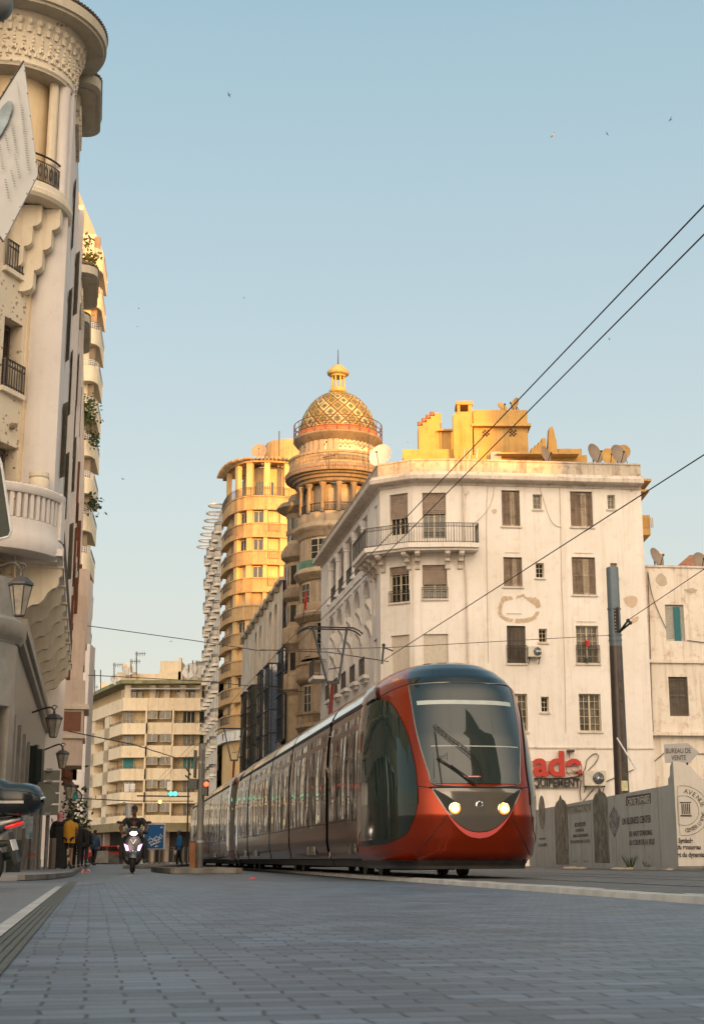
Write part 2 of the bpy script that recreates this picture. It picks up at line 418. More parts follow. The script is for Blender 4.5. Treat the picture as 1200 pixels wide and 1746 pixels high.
# ============================================================ tram
M_RED = plain("tram_red_lacquer", (.25, .024, .003), .19, metal=.6, var=.10, scale=1.2, coat=.12)
M_BRN = plain("tram_bronze_lacquer", (.055, .022, .012), .12, metal=.25, var=.2, scale=.8, ior=1.33)
M_GRY = plain("tram_grey_lacquer", (.13, .12, .105), .18, metal=.35, var=.05, coat=1)
M_SIL = plain("tram_roof_silver", (.62, .60, .58), .12, metal=.9, var=.08, scale=1.5, coat=.5)
M_BLKG = plain("tram_black_gloss", (.012, .018, .020), .06, var=.1, ior=1.6)
M_BLK = plain("tram_rubber", (.012, .012, .012), .7)
M_UND = plain("tram_underframe", (.02, .019, .018), .75, var=.4, bump=.3)
M_CHR = plain("tram_chrome", (.7, .7, .7), .12, metal=1)
M_PINK = plain("tram_pale_red_trim", (.62, .10, .09), .35, var=.05, coat=.5)
def wavy_glass(name, col, strength, ior=2.0, rough=.02):
 m, nt, b = _new(name)
 tc = N(nt, "ShaderNodeTexCoord"); mp = N(nt, "ShaderNodeMapping"); mp.inputs["Scale"].default_value = (1, 1, .35)
 nt.links.new(tc.outputs["Object"], mp.inputs[0])
 nz = N(nt, "ShaderNodeTexNoise"); nz.inputs["Scale"].default_value = 1.6; nz.inputs["Detail"].default_value = 1.5
 nt.links.new(mp.outputs[0], nz.inputs["Vector"])
 bp = N(nt, "ShaderNodeBump"); bp.inputs["Strength"].default_value = strength; bp.inputs["Distance"].default_value = .12
 nt.links.new(nz.outputs["Fac"], bp.inputs["Height"]); nt.links.new(bp.outputs[0], b.inputs["Normal"])
 b.inputs["Base Color"].default_value = (*col, 1); b.inputs["Roughness"].default_value = rough; b.inputs["IOR"].default_value = ior
 return m
M_TGL = wavy_glass("tram_side_glass", (.02, .018, .016), .5, ior=1.62)
M_TGL.node_tree.nodes["Principled BSDF"].inputs["Metallic"].default_value = .0
M_CGL = wavy_glass("tram_cab_glass", (.010, .022, .018), .06, ior=1.45)
M_WGL = wavy_glass("tram_windscreen_glass", (.022, .034, .036), .05, ior=1.62)
M_LAMP = plain("tram_lamp_glow", (1, .8, .4), .3, emit=(1.0, .62, .22), estr=6.5)
M_AMB = plain("tram_lamp_rim_amber", (.8, .25, .03), .3, emit=(1.0, .25, .03), estr=.7)
TZ = .05
PW = [(.26, 1.22), (.34, 1.30), (.6, 1.325), (1.2, 1.33), (2.0, 1.325), (2.6, 1.29), (2.95, 1.24), (3.08, 1.20), (3.2, 1.13), (3.35, .99), (3.46, .84), (3.54, .66), (3.60, .40), (3.62, .0)]
PA = [(.26, 2.50), (.34, 2.66), (.6, 2.76), (.95, 2.82), (1.3, 2.78), (1.5, 2.70), (2.2, 2.47), (3.0, 2.10), (3.2, 1.94), (3.35, 1.72), (3.46, 1.46), (3.54, 1.1), (3.60, .6), (3.62, 0.0)]
PM = [(.26, 3.2), (1.4, 3.4), (2.4, 3.0), (3.1, 2.7), (3.62, 2.3)]
def interp(T, z):
 if z <= T[0][0]: return T[0][1]
 for (a, va), (b, vb) in zip(T, T[1:]):
  if z <= b: return va + (vb - va) * (z - a) / (b - a)
 return T[-1][1]
NB = -.5                                   # where the nose begins to bend, n = metres ahead of the reference
def nose(th, z, off=0.0):
 """th -90..90 degrees (left negative) -> (u, n, z)"""
 W, A, m_ = interp(PW, z), interp(PA, z), interp(PM, z)
 s_, c_ = math.sin(th), math.cos(th)
 u = W * math.copysign(abs(s_) ** (2 / m_), s_); n = NB + (A - NB) * max(c_, 0) ** (2 / m_)
 if off:
  e = 1e-3
  th2 = min(th + e, math.pi / 2); th1 = max(th - e, -math.pi / 2)
  a = Vector(nose(th1, z)); b = Vector(nose(th2, z)); p = Vector(nose(th, z - e * 5)); q = Vector(nose(th, min(z + e * 5, 3.62)))
  nr = (b - a).cross(q - p)
  if nr.length > 1e-9:
   nr.normalize()
   if nr.y * 1 + (nr.x * (1 if th > 0 else -1)) * .5 < 0: nr = -nr
   return (u + nr.x * off, n + nr.y * off, z + nr.z * off)
 return (u, n, z)
def world_from(u, n, z):
 return Vector((1.506 + .164 * n + u * .9864, 25.22 - .9864 * n + u * .164, z + TZ))
def find(px, py, left=True):
 """photo pixel -> (th, z) on the front nose"""
 best = None
 r_ = None
 def err(th, z):
  q = world_from(*nose(th, z)); d = q - Vector((0, 0, EYE))
  yc = d.y * cT + d.z * sT; zc = -d.y * sT + d.z * cT
  return (CX + F * d.x / yc - px) ** 2 + (CY - F * zc / yc - py) ** 2
 lo = [(-math.pi / 2 if left else 0), .26]; hi = [(0 if left else math.pi / 2), 3.6]
 lo[0] = -math.pi / 2; hi[0] = math.pi * .35
 c = None
 for it in range(7):
  k = 14 if it == 0 else 6
  for i in range(k + 1):
   for j in range(k + 1):
    th = lo[0] + (hi[0] - lo[0]) * i / k; z = lo[1] + (hi[1] - lo[1]) * j / k
    e = err(th, z)
    if c is None or e < c[0]: c = (e, th, z)
  w0 = (hi[0] - lo[0]) / k; w1 = (hi[1] - lo[1]) / k
  lo = [max(-math.pi / 2, c[1] - w0), max(.26, c[2] - w1)]; hi = [min(math.pi / 2, c[1] + w0), min(3.6, c[2] + w1)]
 return c[1], c[2]
def uz(u, z):
 W, m_ = interp(PW, z), interp(PM, z)
 return math.copysign(math.asin(min(1, (abs(u) / W)) ** (m_ / 2)), u), z
def resample(pts, k):
 d = [0]
 for a, b in zip(pts, pts[1:]): d.append(d[-1] + math.dist(a, b) + 1e-9)
 out = []
 for i in range(k + 1):
  t = d[-1] * i / k; j = 0
  while j < len(d) - 2 and d[j + 1] < t: j += 1
  f = (t - d[j]) / (d[j + 1] - d[j]); a, b = pts[j], pts[j + 1]
  out.append(tuple(a[q] + (b[q] - a[q]) * f for q in range(len(a))))
 return out
def smoothline(pts, k):
 """Catmull-Rom through the points"""
 out = []
 P_ = [pts[0]] + list(pts) + [pts[-1]]
 for i in range(1, len(P_) - 2):
  for j in range(8):
   t = j / 8; p0, p1, p2, p3 = P_[i - 1], P_[i], P_[i + 1], P_[i + 2]
   out.append(tuple(.5 * ((2 * p1[q]) + (-p0[q] + p2[q]) * t + (2 * p0[q] - 5 * p1[q] + 4 * p2[q] - p3[q]) * t * t + (-p0[q] + 3 * p1[q] - 3 * p2[q] + p3[q]) * t ** 3) for q in range(len(p1))))
 out.append(tuple(pts[-1])); return resample(out, k)
class TF:
 def __init__(f, k0, flip=False): f.k0 = k0; f.flip = flip     # k0: metres behind the reference where this frame's n=0 lies
 def __call__(f, u, n, z):
  if f.flip: return world_from(-u, -f.k0 - n, z)
  return world_from(u, -f.k0 + n, z)
def patch(fr, A, B, off, na=40, nb=24, mirror=False):
 """skin between two boundary curves given in (th,z)"""
 A = smoothline(A, na); B = smoothline(B, na); mb = MB(); rows = []
 sg = -1 if mirror else 1
 for i in range(na + 1):
  row = []
  for j in range(nb + 1):
   t = j / nb; th = A[i][0] * (1 - t) + B[i][0] * t; z = A[i][1] * (1 - t) + B[i][1] * t
   row.append(fr(*nose(sg * th, z, off)))
  rows.append(row)
 return mb.grid(rows)
def line3(fr, pts, off, r, k=40, n=6, mirror=False):
 sg = -1 if mirror else 1
 mb = MB(); mb.tube([fr(*nose(sg * a, z, off)) for a, z in smoothline(pts, k)], r, n); return mb
TRAM = thing("tram", world_from(0, 2.8, -TZ), "rust red and bronze tram of two coupled units with lit headlights", "tram")
WS_TOP = [uz(u, 3.06 - .02 * abs(u)) for u in (-.84, -.4, 0, .4, .84)]
WL = [uz(-.845, 3.07), uz(-.85, 2.7), uz(-.84, 2.3), uz(-.79, 1.9), uz(-.73, 1.6), uz(-.69, 1.43)]
WR = [(-a, z) for a, z in WL]
SIDE_L = [(623, 1185), (624, 1240), (625, 1300), (627, 1372)]                 # cab side glass, rear edge
SIDE_R = [(664, 1197), (676, 1213), (693, 1248), (706, 1298), (711, 1340), (712, 1371)]
LOW_L = [(627, 1374), (628, 1400), (628, 1420), (629, 1441)]
LOW_R = [(712, 1374), (704, 1400), (690, 1424), (660, 1438)]
SL = [find(*p) for p in SIDE_L]; SR = [find(*p) for p in SIDE_R]; LL = [find(*p) for p in LOW_L]; LR = [find(*p) for p in LOW_R]
SL = [(-1.555, z) for z in (SL[0][1], 2.4, 1.8, SL[-1][1])]
LL = [(-1.555, z) for z in (LL[0][1], .95, .75, LL[-1][1] - .02)]
LL[0] = (-1.555, SL[-1][1] - .001); LR[0] = (SR[-1][0], SR[-1][1] - .001)
def cab(k0, flip, lit):
 fr = TF(k0, flip)
 body = MB(); NT, NZ = 110, 60
 zs = [.26 + (3.62 - .26) * (i / NZ) for i in range(NZ + 1)]
 rows = [[fr(*nose(-math.pi / 2 + math.pi * j / NT, z)) for j in range(NT + 1)] for z in zs]
 body.grid(rows)
 back = []
 for z in zs:
  W = interp(PW, z); back.append([fr(-W, n, z) for n in (NB, -.62)])
 body.grid(back)
 body.grid([[fr(interp(PW, z), n, z) for n in (NB, -.62)] for z in zs])
 body.add([fr(u, n, .26) for u, n in ((-1.2, 2.2), (1.2, 2.2), (1.2, -.62), (-1.2, -.62))], [(0, 1, 2, 3)])
 o = body.build("cab_shell", M_RED, TRAM, smooth='all')
 top = [uz(-.845, 3.10), uz(-.80, 3.25), uz(-.66, 3.42), uz(-.42, 3.53)]
 patch(fr, top, [(-a, z) for a, z in top], .006, 16, 40).build("front_cap", M_BLKG, o, smooth='all')
 ws = patch(fr, WL, WR, .010, 30, 30).build("windscreen", M_WGL, TRAM, smooth='all')
 loop = WL + [uz(-.35, 1.385), uz(0, 1.37), uz(.35, 1.385)] + WR[::-1] + [uz(.4, 3.08), uz(0, 3.085), uz(-.4, 3.08), WL[0]]
 line3(fr, loop, .010, .012, 120).build("windscreen_seal", M_GRY, ws)
 if lit:
  dp = plain("cab_blind_rail", (.42, .46, .44), .4); dd = plain("cab_interior_dark", (.02, .03, .028), .5)
  mb = MB()
  line3(fr, [uz(-.78, 2.74), uz(0, 2.74), uz(.78, 2.74)], .012, .001)
  A = [uz(-.78, 2.78), uz(.76, 2.78)]; B = [uz(-.78, 2.71), uz(.76, 2.71)]
  patch(fr, A, B, .0125, 20, 2).build("blind_rail", dp, ws)
  patch(fr, [uz(-.66, 2.03), uz(.76, 2.03)], [uz(-.66, 2.015), uz(.76, 2.015)], .0125, 20, 1).build("blind_rail", dp, ws)
  patch(fr, [uz(-.22, 1.55), uz(.06, 1.55)], [uz(-.22, 1.53), uz(.06, 1.53)], .0125, 8, 1).build("dashboard_light", plain("dash_pink", (.7, .3, .3), .4), ws)
 smile = lambda u: .70 + .62 * (abs(u) / .70) ** 2.2
 us = [-.70 + 1.4 * i / 16 for i in range(17)]
 A = [uz(u, min(1.36, 1.355 + 0 * u)) for u in us]; B = [uz(u, min(1.34, smile(u))) for u in us]
 gm = patch(fr, A, B, .014, 40, 20).build("front_mask", M_GRY, TRAM, smooth='all')
 for sg in (-1, 1):
  a = [uz(-.69, 1.33), uz(-.60, 1.18), uz(-.52, 1.04), uz(-.46, .97)]; b_ = [uz(-.67, 1.34), uz(-.50, 1.245), uz(-.36, 1.13), uz(-.30, 1.0)]
  patch(fr, a, b_, .019, 20, 10, mirror=sg > 0).build("lamp_recess", M_BLK, gm, smooth='all')
 B2 = [uz(u * .8, smile(u * .8) - .012) for u in us]; C2 = [uz(u * .8, smile(u * .8) - .085 * (1 - (abs(u) / .70) ** 2) - .013) for u in us]
 patch(fr, B2, C2, .012, 40, 3).build("smile_trim", M_PINK, gm, smooth='all')
 line3(fr, [uz(u, 1.372) for u in (-.74, -.3, 0, .3, .74)], .01, .016, 30).build("scuttle_seal", M_BLK, TRAM)
 for sg in (-1, 1):
  line3(fr, [uz(-.50, .95), uz(-.66, .72), uz(-.82, .5), uz(-.93, .36)], .002, .006, 30, mirror=sg > 0).build("bumper_seam", M_BLK, o)
  line3(fr, [uz(-.73, 1.37), uz(-.86, 1.395), uz(-.97, 1.42)], .002, .007, 12, mirror=sg > 0).build("panel_seam", M_BLK, o)
  line3(fr, [uz(-.845, 3.10), uz(-1.0, 3.06), (-1.15, 2.98), (-1.30, 2.86)], .002, .005, 20, mirror=sg > 0).build("panel_seam", M_BLK, o)
  c = nose(*uz(sg * .385, 1.045), .03)
  for nm, rr, mt, dz in (("headlight", .085, M_AMB, 0), ("lamp", .058, M_LAMP, .018)):
   mb = MB(); P = fr(*nose(*uz(sg * .385, 1.045), .022 + dz)); Q = fr(*nose(*uz(sg * .385, 1.045), .06 + dz)); d = (Q - P).normalized()
   mb.tube([P - d * .03, P + d * .004, P + d * .012], [rr, rr, rr * .7], 20)
   if nm == "headlight":
    hl = mb.build(nm, M_AMB if lit else M_CHR, TRAM, smooth=True)
    mb2 = MB(); mb2.tube([P + (fr(rr * 1.06 * math.cos(a), 0, rr * 1.06 * math.sin(a)) - fr(0, 0, 0)) for a in [2 * math.pi * i / 20 for i in range(20)]], .009, 6, closed=True)
    mb2.build("lamp_rim", M_CHR, hl, smooth=True)
   else: mb.build(nm, M_LAMP if lit else M_BLKG, hl, smooth=True)
 if lit:      # round emblem with a line of small lettering under it
  P = fr(*nose(*uz(0, 1.10), .02)); ex = fr(1, 0, 0) - fr(0, 0, 0); ez = Vector((0, 0, 1))
  mb = MB(); mb.tube([P + ex * .052 * math.cos(a) + ez * .052 * math.sin(a) for a in [2 * math.pi * i / 20 for i in range(20)]], .012, 6, closed=True)
  mb.tube([P + ex * .03 * math.cos(a) + ez * .03 * math.sin(a) for a in [.6 + 4.6 * i / 12 for i in range(13)]], .007, 5)
  em = mb.build("emblem", M_CHR, gm, smooth=True)
  word(fr(0, 0, 0), P - ez * .105 - ex * .085, ex, ez, "ALSTOM", .036, "badge_lettering", M_CHR, gm, depth=.006)
 for sg in (False, True):
  g = patch(fr, SL, SR, .010, 40, 24, mirror=sg).build("cab_window", M_CGL, TRAM, smooth='all')
  line3(fr, SR, .012, .008, 50, mirror=sg).build("cab_window_seal", M_BLK, g)
  patch(fr, LL, LR, .008, 40, 20, mirror=sg).build("lower_panel", M_BLKG if not lit else plain("cab_lower_panel", (.008, .014, .010), .10), TRAM, smooth='all')
  s_ = 1 if sg else -1
  mb = MB();
  zz = [.5 + (2.93 - .5) * i / 14 for i in range(15)]
  mb.grid([[fr(s_ * (interp(PW, z) + .007), n, z) for n in (NB + .45 if z > .7 else NB, NB - .1)] for z in zz]).build("door_post", M_GRY, TRAM, smooth='all')
  a = [(-1.555, 2.93), (-1.40, 2.94), (-1.30, 2.95), (-1.22, 2.93)]; b_ = [(-1.555, 3.27), (-1.45, 3.26), (-1.34, 3.17), (-1.215, 2.96)]
  patch(fr, a, b_, .05, 16, 8, mirror=sg).build("shoulder_fairing", plain("tram_dark_grey", (.06, .06, .055), .25, coat=.8, metal=.3), TRAM, smooth='all')
 mb = MB(); mb.grid([[fr(*nose(-math.pi / 2 + math.pi * j / 60, z)) if z > .2 else fr(*[c * q for c, q in zip(nose(-math.pi / 2 + math.pi * j / 60, .3), (.95, .95, 1))][:2], z) for j in range(61)] for z in (.14, .19, .27)])
 mb.build("underrun_skirt", M_UND, TRAM)
 if lit:
  w = lambda u, z, off=.05: fr(*nose(*uz(u, z), off))
  mb = MB()
  mb.tube([w(-.05, 1.40), w(-.58, 1.80)], .008, 6); mb.tube([w(.0, 1.40), w(-.56, 1.81)], .008, 6); mb.tube([w(-.02, 1.40, .06), w(-.40, 1.70, .06)], .012, 6)
  wp = mb.build("wiper", M_BLK, TRAM)
  mb = MB(); mb.tube([w(-.56, 1.44), w(-.575, 1.8), w(-.585, 2.24)], .011, 6); mb.ball(w(-.57, 1.80), .03); mb.tube([w(-.57, 1.84), w(-.5, 1.84), w(-.43, 1.90), w(-.45, 1.80)], .005, 5)
  mb.build("wiper_blade", M_BLK, wp)
  L = smoothline([(-.60, 2.32), (-.42, 2.13), (-.25, 2.00), (-.06, 1.82), (.03, 1.62), (.02, 1.42)], 16)
  L2 = [(u + .045, z + .03) for u, z in L]
  mb = MB(); mb.tube([w(*p) for p in L], .006, 5); mb.tube([w(*p) for p in L2], .006, 5)
  for i in range(17): mb.tube([w(*L[i]), w(*L2[i])], .004, 4)
  for i in range(16): mb.tube([w(*L[i]), w(*L2[i + 1])], .003, 4)
  mb.build("wiper_arm", M_BLK, wp)
 return o
def word(_o, P, ex, ez, txt, size, name, mat, parent, depth=.01, bold=0.0, serif=False, sx=1.0):
 """flat lettering turned into a real mesh; P lower left corner"""
 cu = bpy.data.curves.new(name, 'FONT'); cu.body = txt; cu.size = size; cu.extrude = depth / 2; cu.offset = bold
 tmp = bpy.data.objects.new("tmp", cu); COL.objects.link(tmp)
 dg = bpy.context.evaluated_depsgraph_get(); me = bpy.data.meshes.new_from_object(tmp.evaluated_get(dg))
 bpy.data.objects.remove(tmp); bpy.data.curves.remove(cu)
 ex = Vector(ex).normalized() * sx; ez = Vector(ez); nn = ex.normalized().cross(ez)
 org = ORG[parent.name] if parent is not None else Vector(P)
 P = Vector(P)
 for v in me.vertices: v.co = P + ex * v.co.x + ez * v.co.y + nn * v.co.z - org
 me.materials.append(mat)
 o = bpy.data.objects.new(name, me); COL.objects.link(o); ORG[o.name] = org
 if parent is not None: o.parent = parent
 else: o.location = org
 return o
def car(k0, k1, door_plan):
 """a straight module from k0 to k1 metres behind the reference"""
 zs = [z for z, _ in PW]
 g = .10
 zr = [.30, .6, 1.2, 1.62, 2.0, 2.6, 2.95]; BS = {}
 for sd in (-1, 1): BS[sd] = MB().grid([[world_from(sd * interp(PW, z), -k, z) for k in (k0 + g, k1 - g)] for z in zr]).build("body_side", M_BRN, TRAM, smooth='all')
 rf = MB(); zr = [3.02, 3.08, 3.14, 3.2, 3.28, 3.35, 3.42, 3.46, 3.5, 3.54, 3.57, 3.60, 3.61, 3.62]
 prof = [(-interp(PW, z), z) for z in zr] + [(interp(PW, z), z) for z in reversed(zr[:-1])]
 rf.grid([[world_from(u, -k, z) for k in (k0 + g, k1 - g)] for u, z in prof])
 r_ = rf.build("roof_fairing", M_SIL, TRAM, smooth='all')
 for sd in (-1, 1):
  b = BS[sd]
  mb = MB(); mb.grid([[world_from(sd * (interp(PW, z) + o_), -k, z) for k in (k0 + g, k1 - g)] for z, o_ in ((2.93, .0), (2.94, .012), (2.99, .012), (3.03, .0))]).build("gutter", M_BLK, b)
  mb = MB(); z0, z1 = (1.02, 2.80)
  n = max(2, round((k1 - k0) / 1.45)); w = (k1 - k0 - 2 * g - .1) / n
  for i in range(n):
   a = k0 + g + .06 + i * w; isd = i in door_plan
   zb = .38 if isd else z0
   q = [[world_from(sd * (interp(PW, z) + .006), -k, z) for k in (a + .03, a + w - .03)] for z in (zb, 1.2, 1.62, 2.0, 2.4, z1)]
   mb = MB(); mb.grid(q)
   o = mb.build("door" if isd else "window", M_TGL, b, smooth='all')
  for z in (.98,):
   mb = MB(); mb.grid([[world_from(sd * (interp(PW, zz) + .008), -k, zz) for k in (k0 + g, k1 - g)] for zz in (z - .006, z + .006)]).build("panel_seam", M_BLK, b)
 mb = MB(); mb.add([world_from(u, -k, .28) for u, k in ((-1.22, k0), (1.22, k0), (1.22, k1), (-1.22, k1))], [(0, 1, 2, 3)])
 for sd in (-1, 1): mb.grid([[world_from(sd * w_, -k, z) for k in (k0, k1)] for z, w_ in ((.16, 1.16), (.31, 1.22))])
 mb.build("underframe", M_UND, TRAM)
def gangway(k, red=True):
 zr = [.30, .6, 1.2, 2.0, 2.6, 2.95]
 for sd in (-1, 1): o = MB().grid([[world_from(sd * (interp(PW, z) - .07), -q, z) for q in (k - .13, k + .13)] for z in zr]).build("gangway_bellows", M_BLK, TRAM)
 mb = MB(); zr = [2.95, 3.08, 3.14, 3.2, 3.28, 3.35, 3.42, 3.46, 3.5, 3.54, 3.57, 3.60]
 prof = [(-interp(PW, z) + .03, z - .01) for z in zr] + [(interp(PW, z) - .03, z - .01) for z in reversed(zr)]
 mb.grid([[world_from(u, -q, z) for q in (k - .13, k + .13)] for u, z in prof]).build("roof_joint", M_RED, o, smooth='all')
def bogie(k):
 for dk in (-.8, .8):
  for g in (-.72, .72):
   c = world_from(g, -(k + dk), 0); mb = MB()
   ax = (world_from(1, 0, 0) - world_from(0, 0, 0));
   o_ = c + Vector((0, 0, .30))
   mb.tube([o_ - ax * .07, o_ - ax * .02, o_ - ax * .02, o_ + ax * .07], [.30, .30, .33, .30] if g > 0 else [.30, .30, .30, .30], 20)
   w = mb.build("wheel", plain("tram_wheel_steel", (.10, .09, .085), .45, metal=.8), TRAM, smooth=True)
 mb = MB()
 for g in (-.95, .95):
  mb.beam(world_from(g, -(k - 1.15), .26), world_from(g, -(k + 1.15), .26), .14, .22)
 mb.beam(world_from(0, -(k - .7), .2), world_from(0, -(k + .7), .2), 1.2, .2)
 for dk in (-.4, .4): mb.beam(world_from(-.9, -(k + dk), .24), world_from(.9, -(k + dk), .24), .2, .16)
 mb.build("bogie_frame", M_UND, TRAM)
def pantograph(k, h, wd=1.5):
 base = world_from(0, -k, 3.60); ex = Vector((.9864, .164, 0)); ey = Vector((-.164, .9864, 0)) * -1
 top = base + Vector((0, 0, h))
 gm = plain("pantograph_paint", (.05, .06, .065), .4, metal=.5); rm = plain("pantograph_red", (.16, .03, .025), .4)
 mb = MB(); mb.beam(base - ex * .45 + Vector((0, 0, .06)), base + ex * .45 + Vector((0, 0, .06)), .12, .12)
 for s_ in (-1, 1): mb.beam(base + ex * s_ * .42 - ey * .5 + Vector((0, 0, .06)), base + ex * s_ * .42 + ey * .5 + Vector((0, 0, .06)), .08, .1)
 pn = mb.build("pantograph", gm, TRAM)
 knee = base + Vector((0, 0, h * .44)) + ey * .55
 mb = MB(); mb.tube([base + Vector((0, 0, .1)), knee], .055, 8); mb.build("lower_arm", rm, pn)
 mb = MB(); mb.beam(knee - ex * .17, knee + ex * .17, .10, .08)
 mb.tube([knee - ex * .15, top - ex * wd * .30], .035, 6); mb.tube([knee + ex * .15, top + ex * wd * .30], .035, 6)
 mb.tube([knee - ex * .11 + Vector((0, 0, .35)), knee + ex * .2 + Vector((0, 0, .40))], .014, 5)
 mb.tube([knee - ex * .2 + Vector((0, 0, .1)), top + ex * wd * .28], .006, 4); mb.tube([knee + ex * .2 + Vector((0, 0, .1)), top - ex * wd * .28], .006, 4)
 mb.build("upper_arm", gm, pn)
 for dy in (-.17, .17):
  mb = MB(); h_ = top + ey * dy
  mb.tube([h_ - ex * wd * .56 - Vector((0, 0, .16)), h_ - ex * wd * .48 - Vector((0, 0, .06)), h_ - ex * wd * .38, h_ + ex * wd * .38, h_ + ex * wd * .48 - Vector((0, 0, .06)), h_ + ex * wd * .56 - Vector((0, 0, .16))], .022, 6)
  mb.build("contact_strip", M_BLK, pn)
def unit(K):
 """one five-module unit; K metres behind the reference"""
 cab(K, False, K == 0)
 cab(K + 25.5, True, False)
 for a, b, d in ((4.3, 10.5, (1,)), (10.5, 14.9, ()), (14.9, 21.2, (2,))): car(K + a, K + b, d)
 for k0, k1 in ((K + .53, K + 4.2), (K + 21.3, K + 24.97)):
  car(k0, k1, (0,))
 for k in (4.3, 10.5, 14.9, 21.2): gangway(K + k)
 for k in (2.1, 12.7, 23.4): bogie(K + k)
unit(0)
unit(28.75)
pantograph(12.8, 2.72, 1.55)
pantograph(43.3, 2.72, 1.55)
# ============================================================ building parts library
M_FRAME = plain("cream_joinery", (.50, .42, .30), .6, var=.12)
M_WOOD = plaster("weathered_shutter_wood", (.20, .145, .105), (.27, .20, .15), stain=(.07, .05, .035), amount=.6, streak=.5, scale=3, bump=.5)
M_WOODL = plaster("bleached_shutter_wood", (.36, .29, .21), (.44, .36, .27), stain=(.12, .09, .06), amount=.6, streak=.6, scale=3, bump=.5)
M_WOODD = plaster("dark_shutter_wood", (.10, .085, .07), (.14, .11, .085), stain=(.04, .03, .02), amount=.5, streak=.4, scale=3, bump=.5)
M_GREENSH = plain("green_shutter_paint", (.17, .16, .12), .6, var=.3, bump=.2)
M_PANE = plain("window_glass_dark", (.014, .016, .013), .06, var=.3, ior=1.6)
M_PANE2 = plain("window_glass_curtain", (.12, .11, .09), .2, var=.6, scale=2)
M_PANE3 = plain("window_glass_blue", (.05, .08, .13), .04, var=.3, ior=1.9)
M_IRON = plain("balcony_iron", (.025, .02, .018), .5, var=.2)
M_DARK = plain("unlit_interior", (.03, .026, .022), .9)  # dark colour stands in for shade inside recesses and openings
M_ROLL = plaster("roller_slats", (.24, .18, .14), (.31, .24, .19), stain=(.09, .07, .05), amount=.6, streak=.2, scale=2, bump=.3)
def normals(P, closed=False):
 out = []
 for a, b in zip(P, P[1:]):
  d = Vector((b[0] - a[0], b[1] - a[1])).normalized(); out.append(Vector((d.y, -d.x)))
 return out
def offset(P, d):
 """polyline pushed outwards (to its right) with mitres"""
 P = [Vector((p[0], p[1])) for p in P]; ns = normals(P); out = []
 for i, p in enumerate(P):
  if i == 0: n = ns[0]; out.append(p + n * d)
  elif i == len(P) - 1: out.append(p + ns[-1] * d)
  else:
   n = (ns[i - 1] + ns[i]); n.normalize(); c = max(n.dot(ns[i]), .3); out.append(p + n * (d / c))
 return out
def strip(mb, P, z0, z1, d0, d1):
 """solid band along a wall line from offset d0 to d1"""
 a, b = offset(P, d0), offset(P, d1); n = len(P)
 rows = [[(a[i].x, a[i].y, z0) for i in range(n)], [(b[i].x, b[i].y, z0) for i in range(n)], [(b[i].x, b[i].y, z1) for i in range(n)], [(a[i].x, a[i].y, z1) for i in range(n)]]
 mb.grid(rows, wrapi=True)
 for i in (0, n - 1):
  mb.add([(a[i].x, a[i].y, z0), (b[i].x, b[i].y, z0), (b[i].x, b[i].y, z1), (a[i].x, a[i].y, z1)], [(0, 1, 2, 3)])
 return mb
def profile(mb, P, prof):
 """moulding: prof = [(offset, z)...] swept along the wall line"""
 rows = [[(q.x, q.y, z) for q in offset(P, d)] for d, z in prof]
 return mb.grid(rows)
def railing(mb, P, z, h, d, step=.14, r=.010, scroll=True, belly=0):
 Q = offset(P, d); pts = [Vector((q.x, q.y, 0)) for q in Q]
 for zz, w in ((z + h, .035), (z + .06, .022), (z + h - .17, .02)):
  for a, b in zip(pts, pts[1:]): mb.beam(a + Vector((0, 0, zz)), b + Vector((0, 0, zz)), w, .025)
 for a, b in zip(pts, pts[1:]):
  L = (b - a).length; n = max(1, round(L / step)); e = (b - a).normalized()
  for i in range(n + 1):
   p = a.lerp(b, i / n); rr = r * (1.8 if i % 7 == 0 else 1)
   mb.beam(p + Vector((0, 0, z)), p + Vector((0, 0, z + h)), rr * 2)
   if scroll and i < n:
    c = a.lerp(b, (i + .5) / n) + Vector((0, 0, z + h - .09))
    mb.tube([c + e * .05 * math.cos(t) + Vector((0, 0, .06 * math.sin(t))) for t in (0, 1.25, 2.5, 3.75, 5)], .007, 4, closed=True)
 return mb
